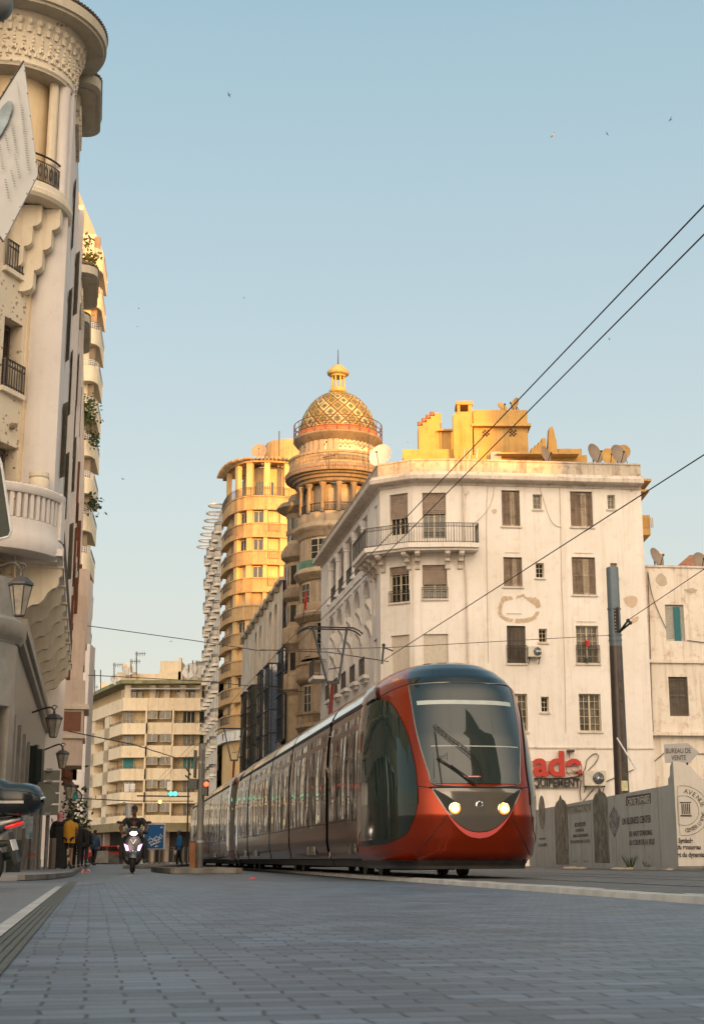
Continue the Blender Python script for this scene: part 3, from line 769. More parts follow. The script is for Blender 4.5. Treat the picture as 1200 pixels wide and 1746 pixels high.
def win(bld, f, r, kind='casement', d=-.2, nx=2, nz=3, frac=.4, glass=None, fm=None, name='window', rail=False, bar=.055, open_=0, wd=None, lite=False):
 s0, s1, z0, z1 = r; fm = fm or M_FRAME; glass = glass or M_PANE
 w = s1 - s0; h = z1 - z0; b = min(bar, w * .14)
 mb = MB()
 if kind in ('casement', 'roller', 'dark'):
  for a, c in ((s0, s0 + b), (s1 - b, s1)): fbox(mb, f, a, c, z0, z1, d - .04, d + .03)
  for a, c in ((z0, z0 + b), (z1 - b, z1)): fbox(mb, f, s0 + b, s1 - b, a, c, d - .04, d + .028)
  if kind != 'dark':
   for i in range(1, nx):
    x = s0 + w * i / nx; fbox(mb, f, x - b * .7, x + b * .7, z0 + b, z1 - b, d - .04, d + .026)
   if nz and not lite:
    for i in range(nx * 2 - 0):
     if i % 2: x = s0 + w * i / (nx * 2); fbox(mb, f, x - b * .22, x + b * .22, z0 + b, z1 - b, d - .03, d + .010)
    for j in range(1, nz):
     z = z0 + h * j / nz; fbox(mb, f, s0 + b, s1 - b, z - b * .22, z + b * .22, d - .03, d + .012)
  if lite:
   mb.cur = 1; fbox(mb, f, s0 + .01, s1 - .01, z0 + .01, z1 - .01, d - .06, d - .045)
   return mb.build(name, [fm, glass], bld)
  o = mb.build(name, fm, bld)
  g = MB(); fbox(g, f, s0 + .01, s1 - .01, z0 + .01, z1 - .01, d - .06, d - .045); g.build("pane", glass, o)
  if kind == 'roller':
   g = MB(); zb = z1 - h * frac; n = max(3, int((z1 - zb) / .09))
   for i in range(n):
    a = zb + (z1 - zb) * i / n; c = zb + (z1 - zb) * (i + 1) / n
    dd = random.uniform(-.006, .006)
    g.hexa([f.p(s0 + .02, a, d + .04), f.p(s1 - .02, a, d + .04), f.p(s1 - .02, a, d + .10 + dd), f.p(s0 + .02, a, d + .10 + dd), f.p(s0 + .02, c, d + .04), f.p(s1 - .02, c, d + .04), f.p(s1 - .02, c, d + .075 + dd), f.p(s0 + .02, c, d + .075 + dd)])
   g.build("roller_blind", wd or M_ROLL, o)
 elif kind == 'shutter':
  wd = wd or M_WOOD
  for a, c in ((s0, s0 + b), (s1 - b, s1)): fbox(mb, f, a, c, z0, z1, d - .04, d + .03)
  fbox(mb, f, s0 + b, s1 - b, z1 - b, z1, d - .04, d + .028)
  fbox(mb, f, s0 + b, s1 - b, z0, z1 - b, d - .06, d - .05)
  o = mb.build(name, wd, bld)
  n = nx * 2; lw = (w - 2 * b) / n
  for i in range(n):
   g = MB(); a = s0 + b + i * lw; c = a + lw - .012; t = random.uniform(0, .09) if i % 2 else random.uniform(.03, .06)
   for x0, x1 in ((a, a + .045), (c - .045, c)): fbox(g, f, x0, x1, z0 + .02, z1 - b - .01, d, d + .04 + t * .3)
   for za, zb in ((z0 + .02, z0 + .12), (z1 - b - .1, z1 - b - .012), (z0 + h * .5, z0 + h * .5 + .07)): fbox(g, f, a + .045, c - .045, za, zb, d, d + .038 + t * .3)
   k = max(4, int(h / .085))
   for j in range(k):
    z = z0 + .1 + (h - .22) * j / k
    g.hexa([f.p(a + .045, z, d + .030), f.p(c - .045, z, d + .030), f.p(c - .045, z, d + .036), f.p(a + .045, z, d + .036), f.p(a + .045, z + .06, d + .004), f.p(c - .045, z + .06, d + .004), f.p(c - .045, z + .06, d + .010), f.p(a + .045, z + .06, d + .010)])
   g.build("shutter_leaf", M_WOODL if (wd is M_WOOD and (i + int(s0 * 7)) % 3 == 1) else wd, o)
 elif kind == 'void':
  fbox(mb, f, s0, s1, z0, z1, d - .05, d - .02); o = mb.build(name, glass or M_DARK, bld)
 elif kind == 'blank':
  fbox(mb, f, s0, s1, z0, z1, d - .05, d - .02); o = mb.build(name, wd, bld)
 if rail:
  g = MB(); P = [f.p(s0 - .04, 0, 0), f.p(s1 + .04, 0, 0)]
  hh = rail if rail is not True else .75
  for zz in (z0 + .04, z0 + hh, z0 + hh * .8): fbox(g, f, s0 - .04, s1 + .04, zz, zz + .025, .02, .05)
  n = max(3, int(w / .11))
  for i in range(n + 1):
   x = s0 - .03 + (w + .06) * i / n; fbox(g, f, x - .009, x + .009, z0 + .04, z0 + hh, .025, .045)
  g.build("window_rail", M_IRON, o)
 return o
def sill(mb, f, r, out=.07, th=.09, ext=.07):
 return fbox(mb, f, r[0] - ext, r[1] + ext, r[2] - th, r[2] - .002, -.05, out)
def dish(pos, r, az, el, label, mat, group="satellite dishes on the rooftops"):
 """satellite dish: bowl looking along azimuth az (deg, 0 = towards camera), tilted up el"""
 pos = Vector(pos); t = thing("satellite_dish", pos, label, "satellite dish", group)
 M = Matrix.Rotation(R(az), 3, 'Z') @ Matrix.Rotation(R(-el), 3, 'X')
 c = pos + Vector((0, 0, r * 1.15))
 mb = MB(); rows = []
 for dd in (0, .02):
  for i in range(9):
   q = (i / 8 if dd == 0 else 1 - i / 8); rows.append([c + M @ Vector((r * q * math.cos(2 * math.pi * j / 24), -.28 * r * q * q + dd, r * 1.08 * q * math.sin(2 * math.pi * j / 24))) for j in range(24)])
 mb.grid(rows, wrap=True); mb.build("bowl", mat, t, smooth=True)
 mb = MB(); fp = c + M @ Vector((0, -1.0 * r, -.15 * r)); mb.tube([c + M @ Vector((0, -.25 * r, -r * .98)), fp], .02, 5); mb.ball(fp, .06, 8, 6)
 mb.build("feed_arm", M_IRON, t)
 mb = MB(); mb.tube([pos, c + M @ Vector((0, .06, 0))], .035, 6); mb.tube([pos + Vector((.25, .1, 0)), c + M @ Vector((0, .05, -.2 * r))], .02, 5)
 mb.build("mast", M_IRON, t)
 return t
M_DISHL = plain("dish_pale", (.55, .53, .50), .5, var=.15, scale=2); M_DISHR = plaster("dish_rusty", (.22, .17, .13), (.3, .24, .19), stain=(.16, .05, .02), amount=.7)
def arch_top(mb, f, s0, s1, zs, d, depth, n=14, ztop=None):
 """fills the corners of a square opening above a round arch; zs = springing"""
 r = (s1 - s0) / 2; c = (s0 + s1) / 2; zt = ztop or zs + r
 P = [(c - r * math.cos(math.pi * i / n), zs + r * math.sin(math.pi * i / n)) for i in range(n + 1)]
 for (a, za), (b, zb) in zip(P, P[1:]):
  mb.quad(f.p(a, za, d), f.p(b, zb, d), f.p(b, zt, d), f.p(a, zt, d)); mb.quad(f.p(a, za, d), f.p(b, zb, d), f.p(b, zb, d - depth), f.p(a, za, d - depth))
# ============================================================ white corner building with the long side wall
M_WHT = plaster("white_render", (.70, .645, .58), (.78, .73, .68), stain=(.42, .29, .20), amount=.2, streak=.30, scale=.35)
M_WHT2 = plaster("white_render_street", (.72, .69, .66), (.77, .74, .71), stain=(.5, .42, .36), amount=.3, streak=.4, scale=.4)
M_CORN = plaster("cornice_stone", (.58, .51, .44), (.66, .59, .52), stain=(.25, .18, .13), amount=.6, streak=.5, scale=1)
M_PARA = plaster("dirty_parapet", (.42, .36, .29), (.52, .45, .37), stain=(.16, .12, .09), amount=.8, streak=.8, scale=1.2)
M_OCH = plaster("ochre_render", (.46, .26, .075), (.56, .34, .11), stain=(.30, .19, .10), amount=.6, streak=.6, scale=.8)
M_PEEL = plaster("bare_plaster_patch", (.50, .37, .26), (.58, .45, .34), stain=(.35, .25, .17), amount=.5, scale=3)
WA = Vector((4.91, 68.0)); WE = Vector((14.45, 68.95)); WB = Vector((2.99, 68.1)); WC = Vector((1.39, 69.06)); WS = Vector((-1.95, 88.6))
WPTS = [WS, WC, WB, WA, WE]
ZT = 18.45
W = thing("corner_apartment_building", (5, 75, 0), "white peeling corner apartment building with shuttered windows and arcaded street front behind the tram", "building")
fR, f2, f1, fS = Frame(WA, WE), Frame(WB, WA), Frame(WC, WB), Frame(WS, WC)
mb = MB()
rw = []
RW = [((855, 836, 886, 897), 'shutter', 1), ((908, 843, 923, 868), 'sm', 0), ((972, 838, 1010, 898), 'shutter', 1), ((1035, 844, 1048, 868), 'sm', 0),
 ((858, 950, 890, 1000), 'shutter', 1), ((913, 960, 927, 985), 'sm', 0), ((975, 950, 1015, 1014), 'shutter', 1), ((1040, 960, 1052, 985), 'sm', 0),
 ((864, 1067, 896, 1131), 'shutter', 1), ((918, 1072, 932, 1095), 'sm', 0), ((982, 1067, 1020, 1131), 'casement', 1),
 ((922, 1188, 935, 1214), 'sm', 0), ((987, 1183, 1024, 1247), 'casement', 1), ((866, 1183, 899, 1247), 'casement', 1)]
for px, k, q in RW: rw.append((fR.rect(*px), k, q))
wall(mb, fR, 0, fR.L, 0, ZT, [r for r, _, _ in rw], .28)
w2 = [(f2.rect(720, 840, 760, 918), 'roller', .46), (f2.rect(720, 963, 762, 1021), 'roller', .57), (f2.rect(722, 1081, 764, 1150), 'blank', 0)]
w1 = [(f1.rect(664, 842, 695, 912), 'roller', .60), (f1.rect(664, 966, 697, 1027), 'roller', .22), (f1.rect(667, 1083, 698, 1150), 'blank', 0)]
wall(mb, f2, 0, f2.L, 0, ZT, [r for r, _, _ in w2], .25); wall(mb, f1, 0, f1.L, 0, ZT, [r for r, _, _ in w1], .25)
bk = [(WE.x, WE.y), (WE.x - 1.0, WE.y + 12), (WS.x + 9, WS.y + 1.2), (WS.x, WS.y)]
for a, b in zip(bk, bk[1:]): mb.quad((a[0], a[1], 0), (b[0], b[1], 0), (b[0], b[1], ZT), (a[0], a[1], ZT))
wallo = mb.build("wall", M_WHT, W)
for r, k, q in rw:
 if k == 'sm': win(W, fR, r, 'casement', nx=1, nz=3, d=-.18, bar=.05)
 else:
  win(W, fR, r, k, nx=2, nz=5, d=-.17, wd=M_WOOD if r[2] > 10.5 else M_WOODD, rail=(.85 if (8.5 < r[2] < 10.6) else False), glass=M_PANE2 if k == 'casement' else None)
for r, k, q in w2 + w1:
 f = f2 if (r, k, q) in w2 else f1
 if k == 'blank': win(W, f, r, k, d=-.08, wd=plain("blind_panel", (.52, .46, .38), .7, var=.08))
 else: win(W, f, r, k, frac=q, nz=4, d=-.2, rail=.55 if r[2] < 14 else False)
def sl1(f, r): mb = MB(); sill(mb, f, r); mb.build("sill", M_CORN, W)
for r, k, q in rw: sl1(fR, r)
sl1(f2, w2[1][0]); sl1(f1, w1[1][0])
for r, k, q in rw:      # shallow panel lines beneath the big windows
 if q and r[2] > 10: mb = MB(); fbox(mb, fR, r[0] + .1, r[1] - .1, r[2] - 1.35, r[2] - 1.32, -.02, .03); mb.build("wall_moulding", M_CORN, W)
mb = MB(); z = fR.hit(950, 1275)[1]; fbox(mb, fR, 0, fR.L, z - .04, z + .03, 0, .05); mb.build("string_course", M_CORN, W)
def sx(px, y=1000): return fS.hit(px, y)[0]
LS = fS.L
cols = [LS - (y - 69.06) / .9855 for y in (74.2, 77.0, 79.8, 82.6, 85.4)]
lz0, lz1 = 15.35, 17.95
hol = [(LS - 17.6, LS - 3.5, lz0, lz1)]
ar = [LS - q for q in (4.0, 6.9, 9.8, 12.7, 15.6)]
for c in ar: hol.append((c - 1.05, c + 1.05, 9.2, 14.5))
sm = [(LS - 1.5, LS - .75, 15.4, 17.8), (LS - 1.7, LS - .9, 12.2, 14.3), (LS - 1.7, LS - .9, 8.9, 11.0)]
low = [(c - .45, c + .45, 5.6, 8.0) for c in ar + [LS - 1.3, LS - 17.9]] + [(c - .8, c + .8, .5, 3.4) for c in ar]
mb = MB(); wall(mb, fS, 0, LS, 0, ZT, hol + sm + low, .3)
for c in ar: arch_top(mb, fS, c - 1.05, c + 1.05, 13.45, 0, .3)
mb.quad(fS.p(LS - 17.6, lz0, -2), fS.p(LS - 3.5, lz0, -2), fS.p(LS - 3.5, lz1, -2), fS.p(LS - 17.6, lz1, -2))
for a in (LS - 17.6, LS - 3.5): mb.quad(fS.p(a, lz0, -.3), fS.p(a, lz0, -2), fS.p(a, lz1, -2), fS.p(a, lz1, -.3))
for z in (lz0, lz1): mb.quad(fS.p(LS - 17.6, z, -.3), fS.p(LS - 3.5, z, -.3), fS.p(LS - 3.5, z, -2), fS.p(LS - 17.6, z, -2))
mb.build("street_wall", M_WHT2, W)
mb = MB()
for c in ar: fbox(mb, fS, c - 1.05, c + 1.05, 9.2, 14.5, -.75, -.7)
for c in ar:
 for a in (c - 1.05, c + 1.05): mb.quad(fS.p(a, 9.2, -.3), fS.p(a, 9.2, -.7), fS.p(a, 14.5, -.7), fS.p(a, 14.5, -.3))
 mb.quad(fS.p(c - 1.05, 14.5, -.3), fS.p(c + 1.05, 14.5, -.3), fS.p(c + 1.05, 14.5, -.7), fS.p(c - 1.05, 14.5, -.7))
mb.build("arcade_niches", M_WHT2, W)
for c in ar:
 win(W, fS, (c - .6, c + .6, 9.8, 11.9), 'casement', d=-.66, rail=False); win(W, fS, (c - .6, c + .6, 12.5, 13.9), 'dark', d=-.66)
 mb = MB(); P = [fS.p(c - .75, 0, 0), fS.p(c + .75, 0, 0)]; railing(mb, P, 9.5, .9, .22, .13); mb.build("window_rail", M_IRON, W)
 mb = MB(); fbox(mb, fS, c - .85, c + .85, 9.3, 9.48, -.02, .3); fbox(mb, fS, c - .6, c + .6, 9.1, 9.3, -.02, .16); mb.build("ledge", M_WHT2, W)
for r in sm + low: win(W, fS, r, 'casement', d=-.25, lite=True)
for c in cols:
 mb = MB(); b = fS.p(c, 0, -.16)
 mb.lathe((b.x, b.y, 0), [(.30, lz0), (.30, lz0 + .12), (.21, lz0 + .2), (.20, lz0 + 1.2), (.185, lz1 - .5), (.24, lz1 - .44), (.20, lz1 - .36), (.30, lz1 - .12), (.32, lz1)], 16)
 mb.build("column", M_WHT2, W, smooth=True)
for a, b in zip([LS - 3.6] + cols, cols + [LS - 17.5]):
 s0, s1 = min(a, b) + .25, max(a, b) - .25
 mb = MB(); railing(mb, [fS.p(s0, 0, 0), fS.p(s1, 0, 0)], lz0, .95, -.1, .15); mb.build("loggia_rail", M_IRON, W)
 win(W, fS, ((s0 + s1) / 2 - .5, (s0 + s1) / 2 + .5, lz0 + .05, lz1 - .3), 'shutter', nx=1, d=-1.98, wd=M_WOODD if a != cols[2] else plain("red_door", (.20, .03, .02), .5))
 mb = MB(); fbox(mb, fS, s0, s1, lz0 - .45, lz0 - .36, -.01, .05); fbox(mb, fS, s0, s1, lz0 - .8, lz0 - .72, -.01, .05); mb.build("wall_moulding", M_WHT2, W)
for i, c in enumerate([(a + b) / 2 for a, b in zip(ar, ar[1:])] + [ar[0] + 1.35]):
 mb = MB()
 for zc, rr in ((13.0, .16), (11.9, .13)):
  mb.extr([fS.p(c - .28, zc + .25, 0), fS.p(c - .28, zc + .2, .28), fS.p(c - .28, zc, .30), fS.p(c - .28, zc - .25, .12), fS.p(c - .28, zc - .6, .02), fS.p(c - .28, zc - .6, 0)], fS.e * .56)
 mb.build("console", M_WHT2, W)
mb = MB(); profile(mb, WPTS, [(0, ZT - .12), (.06, ZT - .12), (.08, ZT), (.5, ZT + .06), (.56, ZT + .10), (.58, ZT + .28), (.48, ZT + .36), (.46, ZT + .46), (.2, ZT + .52), (.1, ZT + .54)])
mb.build("cornice", M_CORN, W)
mb = MB(); strip(mb, WPTS, ZT + .5, ZT + 1.12, -.22, .12); strip(mb, WPTS, ZT + 1.12, ZT + 1.2, -.28, .16)
mb.build("parapet", M_PARA, W)
mb = MB(); block(mb, [WS, WC, WB, WA, WE, (WE.x - 1, WE.y + 12), (WS.x + 9, WS.y + 1.2)], ZT + .3, ZT + .45)
mb.build("roof", M_PARA, W)
bz = 15.25
D0 = fS.p(LS - 3.3, 0); R0 = fR.p(1.15, 0)
BP = [(D0.x, D0.y), WC, WB, WA, (R0.x, R0.y)]
bal = MB(); strip(bal, BP, bz - .22, bz, 0, .85); strip(bal, BP, bz - .34, bz - .22, 0, .72)
bo = bal.build("balcony", M_WHT, W)
mb = MB(); Q = [(D0.x, D0.y), WC, WB, WA, (R0.x, R0.y)]; railing(mb, Q, bz, .98, .8, .13)
of = offset(Q, .8); railing(mb, [(R0.x, R0.y), (of[-1].x, of[-1].y)], bz, .98, 0, .13)
mb.build("railing", M_IRON, bo)
def console(f, s, w=.24):
 mb = MB(); pr = [(0, 0), (.66, 0), (.66, -.14), (.56, -.24), (.44, -.22), (.36, -.34), (.34, -.46), (.2, -.5), (.12, -.62), (.1, -.8), (0, -.84)]
 mb.extr([f.p(s - w / 2, bz - .34 + z, d) for d, z in pr], f.e * w); return mb
for f, s in ((f2, .2), (f2, f2.L - .25), (f1, .2), (f1, f1.L - .2), (fR, .35), (fS, LS - .3), (fS, LS - 1.3), (fS, LS - 2.3)):
 console(f, s).build("console", M_CORN, bo)
mb = MB(); fbox(mb, fS, .3, 2.3, 11.0, 11.2, 0, .8); bo2 = mb.build("balcony", M_WHT2, W)
mb = MB(); a, b = fS.p(.3, 0), fS.p(2.3, 0); railing(mb, [a, b], 11.2, 1.0, .75, .13); railing(mb, [b + fS.n * .75, b], 11.2, 1.0, 0, .13); mb.build("railing", M_IRON, bo2)
def pipe(name, f, pts, r=.05, d=.09, mat=None, parent=W, joints=True):
 mb = MB(); P = [f.p(*f.hit(px, py), d) for px, py in pts]; mb.tube(P, r, 8)
 if joints:
  for a, b in zip(P, P[1:]):
   n = int((a - b).length / 1.4)
   for i in range(n):
    q = a.lerp(b, (i + .5) / n); mb.tube([q - (a - b).normalized() * .05, q + (a - b).normalized() * .05], r * 1.3, 8)
 return mb.build(name, mat or M_CORN, parent, smooth=True)
pipe("rain_pipe", fR, [(789, 826), (790, 900), (794, 1000), (797, 1118), (800, 1300)])
pipe("rain_pipe", fR, [(797, 838), (792, 844)], .04, .12)
M_CAB = plain("old_cable", (.10, .07, .055), .8)
for pts in ([(832, 812), (829, 870), (830, 1000), (832, 1130)], [(953, 815), (955, 900), (957, 1000), (961, 1100), (964, 1250)], [(910, 800), (925, 850), (940, 890), (957, 900)], [(845, 790), (836, 860), (800, 900)]):
 mb = MB(); mb.tube([fR.p(*fR.hit(*p), .03) for p in smoothline(pts, 20)], .014, 5); mb.build("wall_cable", plain("painted_cable", (.50, .42, .34), .8), W)
def scab(f, outline, mat, parent=W, d=.008, th=.006, rough=.35):
 pts = []
 o = smoothline(outline + [outline[0]], 60)[:-1]
 for i, (x, y) in enumerate(o):
  s, z = f.hit(x + random.uniform(-rough, rough) * 2, y + random.uniform(-rough, rough) * 2); pts.append(f.p(s, z, d))
 mb = MB(); mb.extr(pts, f.n * th); return mb.build("peeling_patch", mat, parent)
ring = [(849, 1038), (856, 1018), (875, 1017), (893, 1013), (897, 1018), (915, 1020), (921, 1035), (912, 1056), (890, 1062), (866, 1060), (850, 1050)]
ring2 = [(855, 1040), (860, 1026), (876, 1022), (890, 1018), (905, 1028), (914, 1036), (908, 1050), (890, 1055), (868, 1054), (856, 1048)]
nR = 48; o1 = smoothline(ring + [ring[0]], nR); o2 = smoothline(ring2 + [ring2[0]], nR)
mb = MB()
for i in range(nR):
 if i in (9, 10, 24, 25, 38): continue
 a = [(o1[i][0] + random.uniform(-1, 1), o1[i][1] + random.uniform(-1, 1)), o1[i + 1]]; b = [o2[i], (o2[i + 1][0] + random.uniform(-1, 1), o2[i + 1][1] + random.uniform(-1, 1))]
 q = [fR.p(*fR.hit(*p), .012) for p in (a[0], a[1], b[1], b[0])]; mb.quad(*q)
mb.build("peeling_ring", M_PEEL, W)
scab(fR, [(1062, 1020), (1075, 1016), (1085, 1020), (1084, 1032), (1076, 1036), (1066, 1030)], M_PEEL)
scab(fR, [(1076, 1055), (1087, 1051), (1086, 1059), (1078, 1062)], M_PEEL)
scab(fR, [(1072, 830), (1078, 828), (1080, 836), (1074, 838)], M_PEEL)
scab(fR, [(838, 870), (845, 868), (846, 874), (840, 876)], M_PEEL)
def rbox(name, x0, y0, x1, y1, Y, dp=2.5, mat=None, parent=W, ybot=None, label=None):
 a = at(x0, y0, Y); b = at(x1, y0, Y); zt = a.z; zb = zat(y1, Y) if ybot is None else ybot
 mb = MB(); mb.box(a.x, b.x, Y, Y + dp, zb, zt); return mb.build(name, mat or M_OCH, parent, label=label)
RZ = ZT + .4
rbox("rooftop_wall", 686, 766, 795, 0, 73.5, .3, ybot=RZ); rbox("rooftop_room", 688, 776, 730, 0, 72.9, 3, ybot=RZ)
rbox("rooftop_wall", 795, 776, 1000, 0, 72.6, .25, ybot=RZ);
mb = MB(); mb.box(xat(846, 772, 72.2), xat(985, 772, 72.2), 71.9, 73.0, zat(776.5, 72.2), zat(774, 72.2)); mb.build("rooftop_ledge", M_OCH, W)
for i, (x0, x1, y) in enumerate(((713, 720, 726), (720, 727, 720), (727, 734, 714), (734, 741, 709), (741, 752, 704))):
 rbox("stepped_chimney", x0, y, x1 - .3 * 0, 0, 74.3 + .002 * i, 1.0, ybot=RZ)
 if i < 4:
  mb = MB(); c = at((x0 + x1) / 2 - 1, y, 74.6); mb.tube([c, c + Vector((0, 0, .22))], .13, 8); mb.build("chimney_pot", plain("terracotta_pot", (.35, .13, .07), .8), W)
rbox("rooftop_room", 750, 732, 786, 0, 74.2, 2.2, ybot=RZ); rbox("roof_slab", 747, 731, 788, 734, 74.0, 2.6)
a = at(779, 684, 73.8); b = at(804, 684, 73.8); zc0, zc1 = zat(702, 73.8), zat(690, 73.8)
mb = MB(); mb.box(a.x, b.x, 73.8, 75.0, RZ, zc0)
for x0, x1 in ((a.x, a.x + .15), (b.x - .2, b.x)): mb.box(x0, x1, 73.8, 73.95, zc0, zc1); mb.box(x0, x1, 74.85, 75.0, zc0, zc1)
mb.box(a.x - .05, b.x + .05, 73.75, 75.05, zc1, a.z); mb.build("hollow_chimney", M_OCH, W)
rbox("lift_house", 807, 725, 899, 0, 74.0, 3.2, ybot=RZ); rbox("lift_house_ledge", 803, 722, 905, 726, 73.7, 3.8); rbox("lift_house_top", 806, 699, 898, 722, 74.05, 3.1)
for x in (822, 868):
 a = at(x, 733, 73.98); b = at(x + 12, 744, 73.98); mb = MB()
 for i in range(4):
  for j in range(4):
   if (i + j) % 2 == 0: mb.box(a.x + (b.x - a.x) * i / 4, a.x + (b.x - a.x) * (i + 1) / 4, 73.97, 73.995, b.z + (a.z - b.z) * j / 4, b.z + (a.z - b.z) * (j + 1) / 4)
 mb.build("vent_grille", M_DARK, W)
for i, (x0, x1, y) in enumerate(((905, 911, 764), (911, 917, 759), (917, 923, 754), (923, 930, 747))): rbox("stepped_wall", x0, y, x1, 0, 73.0 + i * .002, .6, ybot=RZ)
mb = MB(); p = [at(933, 776, 73.2), at(951, 776, 73.2), at(948, 752, 73.2), at(942, 727, 73.2), at(936, 729, 73.2)]; mb.extr(p, (0, .7, 0)); mb.build("sloping_stack", M_OCH, W)
rbox("rooftop_wall", 951, 765, 991, 0, 73.4, .3, ybot=RZ)
rbox("rooftop_post", 772, 706, 782, 0, 73.0, .5, ybot=RZ); rbox("water_tank", 836, 770, 854, 0, 72.2, .9, ybot=RZ, mat=plain("grey_tank", (.3, .3, .32), .5))
mb = MB(); P = [(xat(787, 780, 71.5), 71.5), (xat(822, 780, 71.5), 71.55)]
railing(mb, P, RZ + .3, .8, 0, .2, .03); mb.build("rooftop_rail", M_PARA, W)
mb = MB()
for x in (790, 800, 812): mb.tube([at(x, 783, 72), at(x + 1, 765, 72)], .06, 8)
mb.build("vent_pipes", M_PARA, W)
mb = MB(); a = at(1084, 838, 75); b = at(1104, 822, 75); mb.box(a.x, b.x + .05, 75, 77.2, a.z, a.z + .12); mb.hexa([(a.x, 74.6, b.z), (b.x + .1, 74.6, b.z - .05), (b.x + .1, 77.5, b.z - .05), (a.x, 77.5, b.z), (a.x, 74.6, b.z + .12), (b.x + .1, 74.6, b.z + .08), (b.x + .1, 77.5, b.z + .08), (a.x, 77.5, b.z + .12)])
mb.build("rear_canopy", M_OCH, W)
a = at(1080, 912, 75); b = at(1107, 880, 75); c_ = zat(895, 75)
mb = MB(); mb.box(a.x, b.x, 75, 76.8, a.z, a.z + .35); mb.box(a.x, b.x, 75, 75.1, c_ - .2, c_ + .55)
for i in range(8): mb.box(a.x + .4 + i * .09, a.x + .44 + i * .09, 74.98, 75.02, c_ - .15, c_ + .4)
mb.build("rear_balcony", M_OCH, W)
def dz(x, y, Y, r): p = at(x, y, Y); return Vector((p.x, p.y, p.z - r * 1.15))
dish(dz(650, 779, 71, .62), .62, -25, 18, "large pale satellite dish above the eaves beside the tiled dome", M_DISHL)
dish(dz(927, 776, 69.8, .42), .42, 50, 12, "satellite dish below the sloping yellow stack", M_DISHR)
dish(dz(1011, 775, 69.8, .52), .52, 40, 15, "dark satellite dish standing apart at the parapet near the right end", M_DISHR)
dish(dz(1037, 780, 71.2, .45), .45, 10, 15, "small satellite dish coloured as sunlit, half hidden behind a grey one", M_OCH)  # ochre colour stands in for low sun on the dish
dish(dz(1052, 776, 69.9, .5), .5, 30, 15, "grey dish in front of the sunlit coloured ones at the parapet end", M_DISHR)
dish(dz(1061, 773, 71.3, .42), .42, -20, 15, "satellite dish coloured as sunlit, showing behind the right rim of a grey one", M_OCH)  # low sun put into the dish colour as ochre
dish(dz(879, 690, 75.0, .36), .36, -60, 15, "small satellite dish on the right top edge of the lift house", M_OCH)
dish(dz(855, 695, 75.5, .3), .3, 30, 30, "small satellite dish in the middle of the lift house roof", M_OCH)
M_SRED = plain("sign_red", (.45, .035, .02), .45, var=.08); M_SBLK = plain("sign_black", (.025, .022, .02), .5)
nW = fR.n
def wpos(px, py, d=0): return fR.p(*fR.hit(px, py, d), d)
SG = thing("shop_sign", wpos(950, 1342, .1), "red rounded lettering ending in ade with dark capitals below on the white wall", "sign")
p = wpos(909, 1322, .14);
word(0, p, fR.e, (0, 0, 1), "ade", 1.62, "red_lettering", M_SRED, SG, depth=.12, bold=.05, sx=1.02)
for y in (1299, 1318):
 mb = MB(); mb.tube([wpos(905, y, .1), wpos(990, y, .1)], .015, 5); mb.build("mounting_rail", M_SBLK, SG)
p = wpos(908, 1341, .1); word(0, p, fR.e, (0, 0, 1), "QUIPEMENT", .52, "dark_lettering", M_SBLK, SG, depth=.06, bold=.012, sx=.80)
mb = MB()
for y in (1327, 1343.5): mb.tube([wpos(908, y, .1), wpos(986, y, .1)], .02, 5)
mb.build("lettering_rail", M_SBLK, SG)
mb = MB(); a = wpos(970, 1281, .05); mb.box(a.x - .15, a.x + .2, a.y - .35, a.y, a.z - .05, a.z + .04); mb.tube([a, a + Vector((0, 0, -.32))], .015, 5); mb.build("floodlight", M_SBLK, SG)
def aircon(x0, y0, x1, y1, label, fanx):
 a = wpos(x0, y1, .1); b = wpos(x1, y0, .1); t = thing("air_conditioner", a, label, "air conditioner", "air conditioners on the white wall")
 f = fR; s0, z0 = f.hit(x0, y1, .1); s1, z1 = f.hit(x1, y0, .1)
 mb = MB(); fbox(mb, f, s0, s1, z0, z1, .12, .45); mb.build("casing", plain("aircon_white", (.55, .50, .42), .5, var=.15, scale=3), t)
 c = f.p(s0 + (s1 - s0) * fanx, (z0 + z1) / 2, .455); r = (z1 - z0) * .40
 def circ(rr, d=0): return [c + f.n * d + f.e * rr * math.cos(q) + Vector((0, 0, rr * math.sin(q))) for q in [2 * math.pi * i / 20 for i in range(20)]]
 mb = MB(); mb.extr(circ(r), f.n * .01); mb.build("fan_opening", M_SBLK, t)
 mb = MB()
 for k in (1.0, .75, .5, .25): mb.tube(circ(r * k, .02), .010, 4, closed=True)
 for i in range(6): q = math.pi * i / 6; mb.tube([c + f.n * .02 + (f.e * math.cos(q) + Vector((0, 0, math.sin(q)))) * r, c + f.n * .02 - (f.e * math.cos(q) + Vector((0, 0, math.sin(q)))) * r], .007, 4)
 mb.build("grille", M_CHR, t)
 mb = MB()
 for s in (s0 + .08, s1 - .08): mb.beam(f.p(s, z0 - .03, 0), f.p(s, z0 - .03, .45), .04); mb.beam(f.p(s, z0 - .3, 0), f.p(s, z0 - .03, .38), .03)
 mb.build("bracket", M_SBLK, t)
aircon(898, 1104, 920, 1121, "small air conditioner beside a shuttered window high on the white wall", .68)
aircon(993, 1315, 1029, 1340, "larger air conditioner right of the dark lettering", .64)
for pts in ([(920, 1330), (988, 1322), (1000, 1296), (1013, 1285), (1020, 1288), (1015, 1300), (1001, 1315)], [(990, 1330), (988, 1350), (990, 1365)], [(1028, 1335), (1050, 1325), (1080, 1312)], [(992, 1368), (1012, 1345)]):
 mb = MB(); mb.tube([wpos(*p, .06) for p in smoothline(pts, 24)], .022, 5); mb.build("wall_cable", M_CAB, W)
r = rw[10][0]
